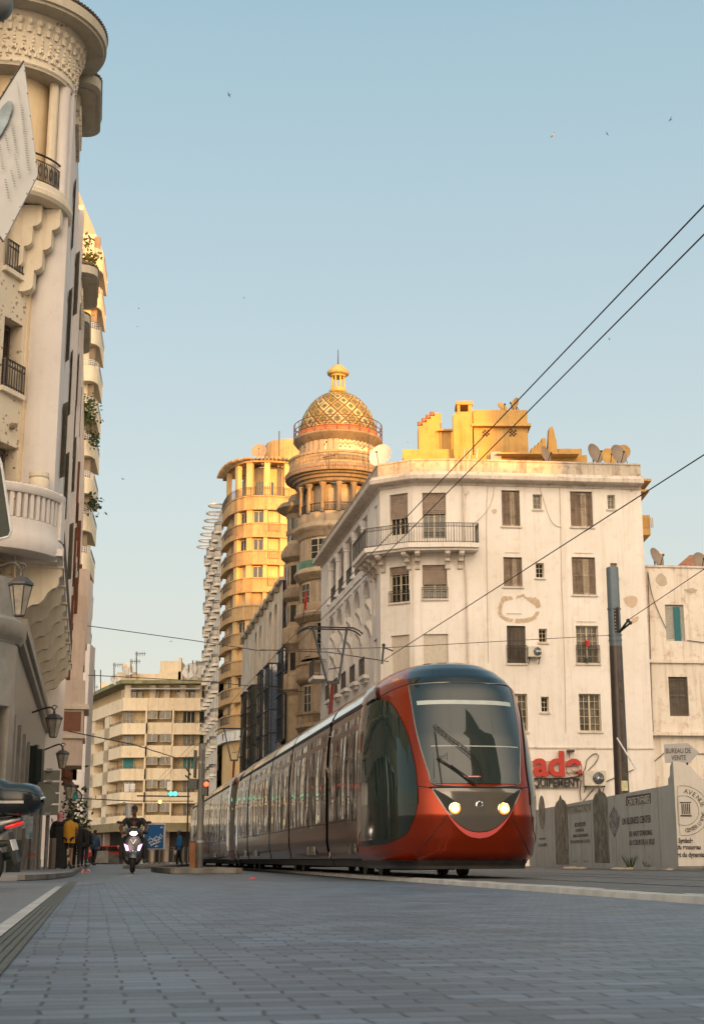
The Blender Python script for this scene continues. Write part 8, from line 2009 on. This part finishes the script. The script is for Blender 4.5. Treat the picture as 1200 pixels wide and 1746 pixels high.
def haircap(body, c, M, s, back=True, low=.0, mat=None):
 mb = MB(); rows = []
 for i, (z, w) in enumerate(((.01 + low, .080), (.04, .083), (.072, .078), (.10, .06), (.120, .03), (.127, 0))):
  row = []
  for j in range(20):
   a = 2 * math.pi * j / 20; fr = math.sin(a)
   zz_ = z if not (fr > .3 and i == 0) else z + .062
   row.append(c + M @ Vector((w * math.cos(a), w * 1.24 * fr - .008, zz_ if not (fr < -.3 and i == 0) else z - .055)) * s)
  rows.append(row)
 mb.grid(rows, wrap=True); return mb.build("hair", mat or plain("hair_black", (.012, .010, .009), .8, bump=.5, scale=60), body, smooth=True)
M_SKB = plain("skin_dark_brown", (.13, .062, .036), .5, var=.1, scale=15); M_SKM = plain("skin_brown", (.22, .115, .07), .5, var=.1, scale=15)
def xf(base, yaw):
 M = Matrix.Translation(Vector(base)) @ Matrix.Rotation(R(yaw), 4, 'Z'); return lambda p: M @ Vector(p)
def walker(base, yaw, label, H=1.72, skin_m=M_SKM, shirt=None, trouser=None, short=False, sleeves=True, stride=.18, arms=None, robe=None, veil=None, group=None, bag=None, cap=None, hair=True):
 k = H / 1.75; X_ = xf(base, yaw); t = thing("person", base, label, "person", group)
 def V(x, y, z): return X_((x * k, y * k, z * k))
 aL = arms[0] if arms else [(-.20, 0, 1.40), (-.25, -.03, 1.12), (-.24, .06, .88)]; aR = arms[1] if arms else [(.20, 0, 1.40), (.25, .03, 1.12), (.24, .10, .88)]
 J = {'pel': V(0, 0, .96), 'sp': V(0, .01, 1.15), 'ch': V(0, 0, 1.34), 'nk': V(0, .0, 1.48), 'hd': V(0, .015, 1.56),
  'lh': V(-.09, 0, .92), 'lk': V(-.10, stride * .5 + .03, .50), 'la': V(-.10, stride * .7, .09), 'lt': V(-.11, stride * .7 + .15, .035),
  'rh': V(.09, 0, .92), 'rk': V(.10, -stride * .3 + .02, .50), 'ra': V(.10, -stride, .12), 'rt': V(.11, -stride + .13, .04),
  'ls': V(*aL[0]), 'le': V(*aL[1]), 'lw': V(*aL[2]), 'rs': V(*aR[0]), 're': V(*aR[1]), 'rw': V(*aR[2])}
 bones = [('pel', 'sp'), ('sp', 'ch'), ('ch', 'nk'), ('nk', 'hd'), ('pel', 'lh'), ('lh', 'lk'), ('lk', 'la'), ('la', 'lt'), ('pel', 'rh'), ('rh', 'rk'), ('rk', 'ra'), ('ra', 'rt'), ('ch', 'ls'), ('ls', 'le'), ('le', 'lw'), ('ch', 'rs'), ('rs', 're'), ('re', 'rw')]
 rd = dict(pel=(.135, .10), sp=(.125, .09), ch=(.14, .10), nk=.055, hd=.055, lh=.085, lk=.055, la=.036, lt=.03, rh=.085, rk=.055, ra=.036, rt=.03, ls=.055, le=.040, lw=.027, rs=.055, re=.040, rw=.027)
 rd = {a: (tuple(q * k for q in b) if isinstance(b, tuple) else b * k) for a, b in rd.items()}
 mb = MB(); skinned(mb, J, bones, rd); c = V(0, .03, 1.635); fd = X_((0, 1, 0)) - X_((0, 0, 0)); M3 = head(mb, c, fd, (0, 0, 1), k)
 sdx = X_((1, 0, 0)) - X_((0, 0, 0)); hand(mb, J['lw'], J['lw'] - J['le'], sdx * .4 + fd, .6, k); hand(mb, J['rw'], J['rw'] - J['re'], -sdx * .4 + fd, .6, k)
 body = mb.build("body", skin_m, t, smooth='all')
 def cloth(name, names, grow, mat, over=None, sub=2):
  Jn = {n: J[n] for n in names};
  if over: Jn.update(over)
  bn = [b for b in bones if b[0] in Jn and b[1] in Jn]; rr = {n: (tuple(q + grow * k for q in rd[n]) if isinstance(rd[n], tuple) else rd[n] + grow * k) for n in Jn}
  mb = MB(); skinned(mb, Jn, bn, rr, sub); return mb.build(name, mat, body, smooth='all')
 if robe:
  mb = MB(); rows = []
  for z, w, d_ in ((.03, .30, .25), (.4, .26, .21), (.9, .24, .17), (1.15, .22, .14), (1.34, .235, .13), (1.43, .19, .10), (1.49, .08, .07)):
   rows.append([V(w * math.cos(a) * (1 + .035 * math.sin(7 * a + z * 3)), d_ * math.sin(a) * (1 + .05 * math.sin(5 * a)), z) for a in [2 * math.pi * j / 28 for j in range(28)]])
  mb.grid(rows, wrap=True); mb.build("robe", robe, body, smooth='all'); cloth("sleeves", ['ch', 'ls', 'le', 'lw', 'rs', 're', 'rw'], .03, robe)
 else:
  up = ['pel', 'sp', 'ch', 'ls', 'le', 'rs', 're'] + (['lw', 'rw'] if sleeves == 'long' else [])
  ov = {} if sleeves == 'long' else {'le': J['ls'].lerp(J['le'], .75), 're': J['rs'].lerp(J['re'], .75)}
  ov['pel'] = V(0, 0, .90); o = cloth("shirt", up, .028, shirt, ov)
  mb = MB(); rows = []
  for z, w, d_ in ((.80, .205, .15), (1.0, .20, .145), (1.2, .205, .145), (1.36, .215, .135), (1.43, .17, .10), (1.48, .085, .075), (1.50, .068, .07)): rows.append([V(w * math.cos(a) * (1 + .03 * math.sin(6 * a + z * 5)), d_ * math.sin(a) * (1 + .05 * math.sin(5 * a + z * 4)), z) for a in [2 * math.pi * j / 26 for j in range(26)]])
  mb.grid(rows, wrap=True); mb.build("shirt_body", shirt, body, smooth='all')
  lo = ['pel', 'lh', 'lk', 'rh', 'rk'] + ([] if short else ['la', 'ra']); ov2 = {'pel': V(0, 0, .98)}
  if short: ov2.update(lk=J['lh'].lerp(J['lk'], .75), rk=J['rh'].lerp(J['rk'], .75))
  cloth("shorts" if short else "trousers", lo, .022, trouser, ov2)
 for s_, a in (('l', 1), ('r', -1)):
  mb = MB(); an, to = J[s_ + 'a'], J[s_ + 't']; d = (to - an); d.z = 0; d.normalize(); mb.tube([an - d * .07 + Vector((0, 0, -.05)), an - d * .02 + Vector((0, 0, -.045)), to + Vector((0, 0, .005)), to + d * .05], [.036, .047, .044, .022], 10); mb.build("shoe", plain("shoe_dark", (.03, .03, .035), .6), body, smooth=True)
 if veil:
  mb = MB(); rows = []
  for z, w in ((-.17, .115), (-.10, .088), (-.04, .086), (.02, .092), (.07, .089), (.11, .062), (.135, .0)): rows.append([c + M3 @ Vector((w * math.cos(a), w * 1.25 * math.sin(a) - .01, z)) * k for a in [2 * math.pi * j / 22 for j in range(22)]])
  mb.grid(rows, wrap=True); mb.build("headscarf", veil, body, smooth='all')
 elif hair: haircap(body, c, M3, k); face_parts(body, c, M3, k)
 if cap: mb = MB(); mb.ball(c + M3 @ Vector((0, -.005, .06)) * k, .092 * k, 14, 8, (1, 1.15, .75), M3); mb.build("cap", cap, body, smooth=True)
 if bag: mb = MB(); mb.ball(J['rw'] + Vector((0, 0, -.2)), .13, 12, 8, (.9, .7, 1.1)); mb.tube([J['rw'] + Vector((0, 0, -.02)), J['rw'] + Vector((0, 0, -.12))], .01, 5); mb.build("shopping_bag", bag, body, smooth=True)
 return t
def gp_(px, Y, z=.06): p = at(px, 1480, Y); return Vector((p.x, Y, z))
M_CBK = plain("black_cloth", (.012, .012, .013), .9, var=.3, scale=8, bump=.3); M_YLW = plain("mustard_cotton", (.50, .24, .015), .85, var=.12, scale=8, bump=.3); M_DKB = plain("dark_navy_cloth", (.015, .018, .028), .9, var=.2)
walker(gp_(99, 44), 8, "woman in a long black robe and pink headscarf, seen from behind on the left pavement", H=1.66, robe=M_CBK, veil=plain("pink_scarf", (.50, .20, .20), .8, var=.15, scale=6), group="pedestrians on the left pavement", stride=.1)
walker(gp_(115.5, 44), 10, "youth in a mustard yellow shirt and dark shorts, arm round the woman in black", H=1.66, shirt=M_YLW, trouser=M_CBK, short=True, group="pedestrians on the left pavement",
 arms=([(-.20, 0, 1.40), (-.40, .06, 1.24), (-.52, .05, 1.44)], [(.20, 0, 1.40), (.25, .05, 1.14), (.2, .16, .98)]))
for px, Y, yaw, lb_, kw in ((130, 49, 5, "person in loose black clothes just right of the yellow shirt", dict(H=1.62, shirt=M_CBK, trouser=M_CBK, sleeves='long')), (143, 57, 0, "person in black walking farther off, second to the right of the yellow shirt", dict(H=1.68, shirt=M_CBK, trouser=M_DKB, sleeves='long')),
      (160, 72, -20, "distant figure with a dark blue top by the far kerb", dict(H=1.7, shirt=plain("dark_blue_cloth", (.02, .05, .12), .8), trouser=M_CBK, sleeves='long', hair=True))):
 walker(gp_(px, Y), yaw, lb_, group="pedestrians on the left pavement", skin_m=M_SKM, **kw)
walker(gp_(305, 74, .0), 110, "man in a bright blue shirt and cap holding a white bag near the billboard", H=1.78, shirt=plain("bright_blue_cotton", (.01, .13, .33), .8), trouser=M_CBK, sleeves='long', cap=plain("blue_cap", (.02, .12, .28), .7), bag=plain("white_plastic_bag", (.6, .62, .62), .5), skin_m=M_SKB)
# ============================================================ scooters
def scooter(base, yaw, label, lit, box, cols, group=None, lean=0):
 """a step-through scooter, forward = local +y"""
 M = Matrix.Translation(Vector(base)) @ Matrix.Rotation(R(yaw), 4, 'Z') @ Matrix.Rotation(R(lean), 4, 'Y'); t = thing("scooter", base, label, "scooter", group)
 def V(x, y, z): return M @ Vector((x, y, z))
 body, dark, lightm = cols
 def loft(name, mat, secs, n=20, parent=t, pw=2.6, smooth='all'):
  mb = MB(); rows = []
  for (x, y, z), w, h, ax in secs:
   row = []
   for j in range(n):
    a = 2 * math.pi * j / n; c_, s_ = math.cos(a), math.sin(a); u = math.copysign(abs(c_) ** (2 / pw), c_) * w; v = math.copysign(abs(s_) ** (2 / pw), s_) * h
    row.append(V(x + u, y + (v if ax == 'y' else 0), z + (v if ax == 'z' else 0)))
   rows.append(row)
  mb.grid(rows, wrap=True); o_ = len(mb.v)
  mb.add([q for q in rows[0]], [tuple(range(n))]); mb.add([q for q in rows[-1]], [tuple(range(n))]); return mb.build(name, mat, parent, smooth=smooth)
 for nm, y in (("front_wheel", .66), ("rear_wheel", -.45)):
  mb = MB(); rows = []; Rw, rt = .215, .062
  for i in range(32):
   a = 2 * math.pi * i / 32; rows.append([V((rt * 1.0) * math.cos(b), y + (Rw + rt * math.sin(b)) * math.cos(a), .277 + (Rw + rt * math.sin(b)) * math.sin(a)) for b in [2 * math.pi * j / 10 for j in range(10)]])
  mb.grid(rows, wrap=True, wrapi=True); w = mb.build("wheel", plain("tyre_rubber", (.018, .018, .018), .8, bump=.4, scale=40), t, smooth='all')
  mb = MB()
  for i in range(5): a = 2 * math.pi * i / 5; mb.beam(V(0, y, .277), V(0, y + .17 * math.cos(a), .277 + .17 * math.sin(a)), .035)
  mb.tube([V(0, y + .175 * math.cos(a), .277 + .175 * math.sin(a)) for a in [2 * math.pi * i / 28 for i in range(28)]], .015, 6, closed=True); mb.tube([V(-.07, y, .277), V(.07, y, .277)], .035, 10); mb.build("rim", M_GRY, w)
 mb = MB(); rows = []
 for i in range(11): a = R(20 + 125 * i / 10); rows.append([V(x * (1 - .0 * i), .66 + (.315 - abs(x) * .35) * math.cos(a), .277 + (.315 - abs(x) * .5) * math.sin(a)) for x in (-.085, -.06, 0, .06, .085)])
 mb.grid(rows); mb.build("front_mudguard", lightm, t, smooth='all')
 mb = MB();
 for x in (-.095, .095): mb.tube([V(x, .66, .277), V(x * .9, .50, .72)], .022, 8)
 mb.build("fork", dark, t)
 loft("leg_shield", body, [((0, .50, .34), .10, .05, 'y'), ((0, .52, .46), .19, .07, 'y'), ((0, .50, .62), .235, .085, 'y'), ((0, .46, .78), .215, .09, 'y'), ((0, .42, .90), .15, .08, 'y'), ((0, .40, .95), .10, .05, 'y')])
 loft("side_shell", dark, [((0, .44, .20), .12, .06, 'y'), ((0, .44, .34), .245, .06, 'y'), ((0, .40, .55), .26, .05, 'y'), ((0, .36, .72), .22, .05, 'y'), ((0, .34, .80), .1, .03, 'y')])
 loft("floorboard", dark, [((0, .42, .27), .17, .05, 'z'), ((0, .10, .27), .19, .05, 'z'), ((0, -.18, .29), .18, .06, 'z')])
 for s_ in (-1, 1):
  mb = MB(); mb.tube([V(s_ * .075, .575, .84), V(0, .60, .72)], .014, 6); mb.build("chevron", plain("scooter_chrome", (.6, .6, .62), .25, metal=.8), t)
  mb = MB(); mb.extr([V(s_ * .11, .565, .56), V(s_ * .17, .545, .55), V(s_ * .235, .50, .73), V(s_ * .13, .565, .68)], V(0, .03, 0) - V(0, 0, 0)); mb.build("side_lamp", plain("side_lamp_pink", (.8, .5, .75), .3, emit=(1.0, .45, .85), estr=1.6) if lit else M_LGL, t)
 loft("headlight_cowl", body, [((0, .36, .92), .09, .05, 'z'), ((0, .42, .96), .14, .075, 'z'), ((0, .48, .98), .12, .065, 'z'), ((0, .515, .98), .08, .04, 'z')])
 mb = MB(); mb.ball(V(0, .50, .985), .075, 16, 10, (1.25, .45, .68), M.to_3x3()); mb.build("headlight", plain("scooter_headlight", (1, .9, .8), .3, emit=(1.0, .80, .62), estr=10) if lit else M_LGL, t, smooth=True)
 mb = MB(); rows = []
 for z, w, y in ((1.0, .13, .46), (1.05, .14, .43), (1.09, .10, .40)): rows.append([V(w * math.sin(a), y + .04 * math.cos(a), z) for a in [-1.2 + 2.4 * j / 8 for j in range(9)]])
 mb.grid(rows); mb.build("fly_screen", M_DGR, t, smooth='all')
 mb = MB(); mb.tube([V(-.36, .24, 1.00), V(-.20, .32, .99), V(0, .34, .97), V(.20, .32, .99), V(.36, .24, 1.00)], .016, 8); hb = mb.build("handlebar", dark, t)
 for s_ in (-1, 1):
  mb = MB(); mb.tube([V(s_ * .25, .29, .995), V(s_ * .37, .235, 1.0)], .022, 10); mb.build("grip", M_BLK, hb)
  mb = MB(); mb.tube([V(s_ * .24, .31, 1.0), V(s_ * .30, .33, 1.12), V(s_ * .36, .31, 1.24)], .009, 6); mb.ball(V(s_ * .38, .30, 1.27), .06, 12, 8, (1.2, .25, .62), M.to_3x3()); mb.build("mirror", M_BLK, hb)
 loft("rear_body", body, [((0, -.12, .46), .15, .14, 'z'), ((0, -.30, .56), .19, .16, 'z'), ((0, -.55, .66), .18, .13, 'z'), ((0, -.78, .74), .13, .075, 'z'), ((0, -.92, .80), .06, .03, 'z')])
 loft("under_body", dark, [((0, -.1, .38), .13, .10, 'z'), ((0, -.4, .42), .14, .14, 'z'), ((0, -.62, .50), .09, .12, 'z')])
 loft("seat", M_BLK, [((0, .02, .77), .09, .03, 'z'), ((0, -.12, .80), .14, .05, 'z'), ((0, -.45, .82), .145, .055, 'z'), ((0, -.72, .86), .12, .045, 'z'), ((0, -.80, .86), .06, .02, 'z')])
 mb = MB(); mb.tube([V(.17, -.25, .25), V(.19, -.55, .33), V(.19, -.85, .40)], [.03, .055, .05], 12); mb.build("exhaust", dark, t, smooth=True)
 tr = loft("tail_light", plain("tail_red", (.55, .01, .01), .15, coat=1, emit=(1, .02, .01), estr=.25), [((0, -.78, .70), .135, .028, 'z'), ((0, -.90, .735), .085, .026, 'z'), ((0, -.95, .75), .03, .014, 'z')])
 for s_ in (-1, 1): loft("indicator", plain("clear_lens", (.45, .42, .40), .1, coat=1), [((s_ * .10, -.72, .745), .045, .022, 'z'), ((s_ * .085, -.86, .775), .03, .02, 'z'), ((s_ * .05, -.93, .79), .01, .008, 'z')], n=12)
 mb = MB(); mb.extr([V(-.07, -.80, .62), V(.07, -.80, .62), V(.085, -.90, .30), V(-.085, -.90, .30)], V(0, 0, .02) - V(0, 0, 0)); mb.tube([V(0, -.6, .5), V(0, -.78, .52), V(0, -.90, .3)], [.05, .045, .05], 8); mb.build("rear_mudguard", dark, t)
 mb = MB(); mb.extr([V(-.08, -.82, .56), V(.08, -.82, .56), V(.08, -.86, .44), V(-.08, -.86, .44)], V(0, -.01, 0) - V(0, 0, 0)); mb.build("number_plate", M_GREYW, t)
 mb = MB(); mb.tube([V(-.1, -.5, .9), V(-.12, -.85, .92), V(0, -.93, .93), V(.12, -.85, .92), V(.1, -.5, .9)], .015, 6); mb.build("grab_rail", dark, t)
 if box:
  pr = [(-.66, .015, .09, .10), (-.68, .045, .20, .20), (-.80, .0, .235, .205), (-.95, .0, .24, .20), (-1.08, .0, .20, .165), (-1.15, .0, .12, .09), (-1.165, 0, .03, .03)]
  bz_ = 1.01
  mb = MB(); rows = []
  for y, dz_, w, h in pr: rows.append([V(w * math.copysign(abs(math.cos(a)) ** .75, math.cos(a)), y, bz_ + dz_ + h * .93 * math.copysign(abs(math.sin(a)) ** .8, math.sin(a))) for a in [2 * math.pi * j / 28 for j in range(28)]])
  mb.grid(rows, wrap=True); tb = mb.build("top_box", plain("top_box_black", (.010, .014, .016), .22), t, smooth='all')
  mb = MB(); rows = []
  for y, dz_, w, h in pr[1:]: rows.append([V((w + .004) * math.copysign(abs(math.cos(a)) ** .75, math.cos(a)), y - .003, bz_ + dz_ + (h + .006) * .93 * math.copysign(abs(math.sin(a)) ** .8, math.sin(a))) for a in [math.pi * (.16 + .68 * j / 16) for j in range(17)]])
  mb.grid(rows).build("box_lid", plain("top_box_lid_sky_tint", (.016, .028, .036), .2), tb, smooth='all')  # bluish base puts the sky's reflection into the lid colour
  for s_ in (-1, 1): mb = MB(); rows = [[V(s_ * (w + .005), y, bz_ + z) for y, w in ((-.70, .20), (-.80, .235), (-.95, .24), (-1.03, .225))] for z in (-.035, -.005)]; mb.grid(rows).build("reflector_strip", plain("silver_strip", (.40, .38, .35), .3, metal=.6), tb)
  mb = MB(); mb.box(0, 0, 0, 0, 0, 0) if 0 else mb.tube([V(-.05, -1.17, bz_ + .015), V(.05, -1.17, bz_ + .015)], .018, 8); mb.build("latch", M_CHR, tb)
  mb = MB(); mb.ball(V(0, -.62, bz_ + .12), .10, 16, 10, (1.6, .55, .9), M.to_3x3()); mb.build("back_rest", M_BLK, tb, smooth=True)
  mb = MB(); mb.box(-.12, .12, -.95, -.6, .90, .915, M); mb.build("box_plate", dark, t)
 return t, V
SB_ = plain("scooter_grey_plastic", (.10, .095, .115), .3, coat=.6, metal=.3); SD_ = plain("scooter_black_plastic", (.022, .026, .022), .4)
ps = at(226, 1490, 38); ps.z = 0
RT, V_ = scooter(ps, 180 + 8, "grey scooter ridden towards the camera with its headlight on", True, False, (SB_, SD_, plain("mudguard_blue_grey", (.05, .07, .09), .2, coat=1)), "scooters")
pk = at(-31, 1500, 17.0); pk.z = 0
PKM = plain("parked_scooter_grey", (.09, .10, .10), .22, coat=.8, metal=.5)
PK, VP = scooter(pk + Vector((-.44, 0, 0)), 82, "parked grey scooter with a glossy black top box at the left edge", False, True, (PKM, SD_, PKM), "scooters", lean=-4)
def sitting(V, label, pel, k, skin_m, shirt, trouser, sleeve, face_dir, hands, feet, knees, hairc=True, glasses=False, shoe=None):
 base = V(0, pel[1], 0); t = thing("person", base, label, "person", "people on the scooter"); up = Vector((0, 0, 1))
 px_, py_, pz_ = pel
 def S(x, y, z): return V(px_ + x * k, py_ + y * k, pz_ + z * k)
 J = {'pel': S(0, 0, .02), 'sp': S(0, .03, .20), 'ch': S(0, .07, .40), 'nk': S(0, .10, .53), 'hd': S(0, .12, .61), 'lh': S(-.09, .02, 0), 'lk': V(*knees[0]), 'la': V(*feet[0]), 'lt': V(feet[0][0], feet[0][1] + .14, feet[0][2] - .05),
  'rh': S(.09, .02, 0), 'rk': V(*knees[1]), 'ra': V(*feet[1]), 'rt': V(feet[1][0], feet[1][1] + .14, feet[1][2] - .05), 'ls': S(-.20, .08, .46), 'rs': S(.20, .08, .46), 'lw': V(*hands[0]), 'rw': V(*hands[1])}
 for s_ in 'lr':
  m_ = J[s_ + 's'].lerp(J[s_ + 'w'], .5); o_ = V(-.11 * k if s_ == 'l' else .11 * k, 0, 0) - V(0, 0, 0); J[s_ + 'e'] = m_ + o_ + Vector((0, 0, -.06 * k))
 bones = [('pel', 'sp'), ('sp', 'ch'), ('ch', 'nk'), ('nk', 'hd'), ('pel', 'lh'), ('lh', 'lk'), ('lk', 'la'), ('la', 'lt'), ('pel', 'rh'), ('rh', 'rk'), ('rk', 'ra'), ('ra', 'rt'), ('ch', 'ls'), ('ls', 'le'), ('le', 'lw'), ('ch', 'rs'), ('rs', 're'), ('re', 'rw')]
 rd = dict(pel=(.14, .11), sp=(.13, .10), ch=(.145, .10), nk=.055, hd=.055, lh=.09, lk=.058, la=.038, lt=.03, rh=.09, rk=.058, ra=.038, rt=.03, ls=.062, le=.043, lw=.028, rs=.062, re=.043, rw=.028)
 rd = {a: (tuple(q * k for q in b) if isinstance(b, tuple) else b * k) for a, b in rd.items()}
 mb = MB(); skinned(mb, J, bones, rd); c = S(0, .15, .70); fd = V(*face_dir) - V(0, 0, 0); M3 = head(mb, c, fd, up, k)
 for s_, sg in (('l', 1), ('r', -1)):
  sd = V(sg, 0, 0) - V(0, 0, 0); hand(mb, J[s_ + 'w'], (V(0, 1, -.1) - V(0, 0, 0)), sd, .95, k)
 body = mb.build("body", skin_m, t, smooth='all')
 def cloth(name, names, grow, mat, over=None):
  Jn = {n: J[n] for n in names}; Jn.update(over or {}); bn = [b for b in bones if b[0] in Jn and b[1] in Jn]
  rr = {n: (tuple(q + grow * k for q in rd[n]) if isinstance(rd[n], tuple) else rd[n] + grow * k) for n in Jn}; mb = MB(); skinned(mb, Jn, bn, rr); return mb.build(name, mat, body, smooth='all')
 cloth("shirt", ['pel', 'sp', 'ch', 'nk', 'ls', 'le', 'rs', 're'], .026, shirt, {'nk': J['ch'].lerp(J['nk'], .7), 'le': J['ls'].lerp(J['le'], sleeve), 're': J['rs'].lerp(J['re'], sleeve)})
 cloth("trousers", ['pel', 'lh', 'lk', 'la', 'rh', 'rk', 'ra'], .024, trouser)
 for s_ in 'lr':
  an, to = J[s_ + 'a'], J[s_ + 't']; d = (to - an).normalized(); mb = MB(); mb.tube([an - d * .06 - up * .03, an, to, to + d * .05], [.035 * k, .05 * k, .045 * k, .025 * k], 10); mb.build("shoe", shoe or plain("shoe_dark", (.03, .03, .035), .6), body, smooth=True)
 haircap(body, c, M3, k, mat=None); face_parts(body, c, M3, k, eyewear=glasses); return t, body, c, M3
sitting(V_, "man in a dark t-shirt and glasses riding the grey scooter behind a child", (0, -.34, .90), 1.0, M_SKB, plain("dark_green_tee", (.012, .016, .015), .9, var=.2), plain("dark_trousers", (.02, .022, .02), .9, var=.2), .72, (0, 1, -.05), ((-.30, .24, 1.03), (.30, .24, 1.03)), ((-.30, .20, .33), (.30, .20, .33)), ((-.29, .16, .80), (.29, .16, .80)), glasses=True)
t_, b_, c_, M_ = sitting(V_, "child in a blue grey top sitting between the rider's arms on the scooter", (0, .06, .725), .80, M_SKB, plain("child_top_blue", (.05, .075, .11), .85, var=.4, scale=12), plain("dark_trousers", (.02, .022, .02), .9, var=.2), .75, (0, 1, -.02), ((-.14, .30, 1.02), (.14, .30, 1.02)), ((-.12, .34, .34), (.12, .34, .34)), ((-.13, .26, .70), (.13, .26, .70)))
mb = MB(); n_ = c_ + Vector((0, 0, -.135)); mb.tube([n_ + Vector((.075 * math.cos(a), .06 * math.sin(a), 0)) for a in [2 * math.pi * i / 18 for i in range(18)]], .016, 6, closed=True); mb.build("collar", plain("collar_white", (.5, .48, .42), .8), b_)
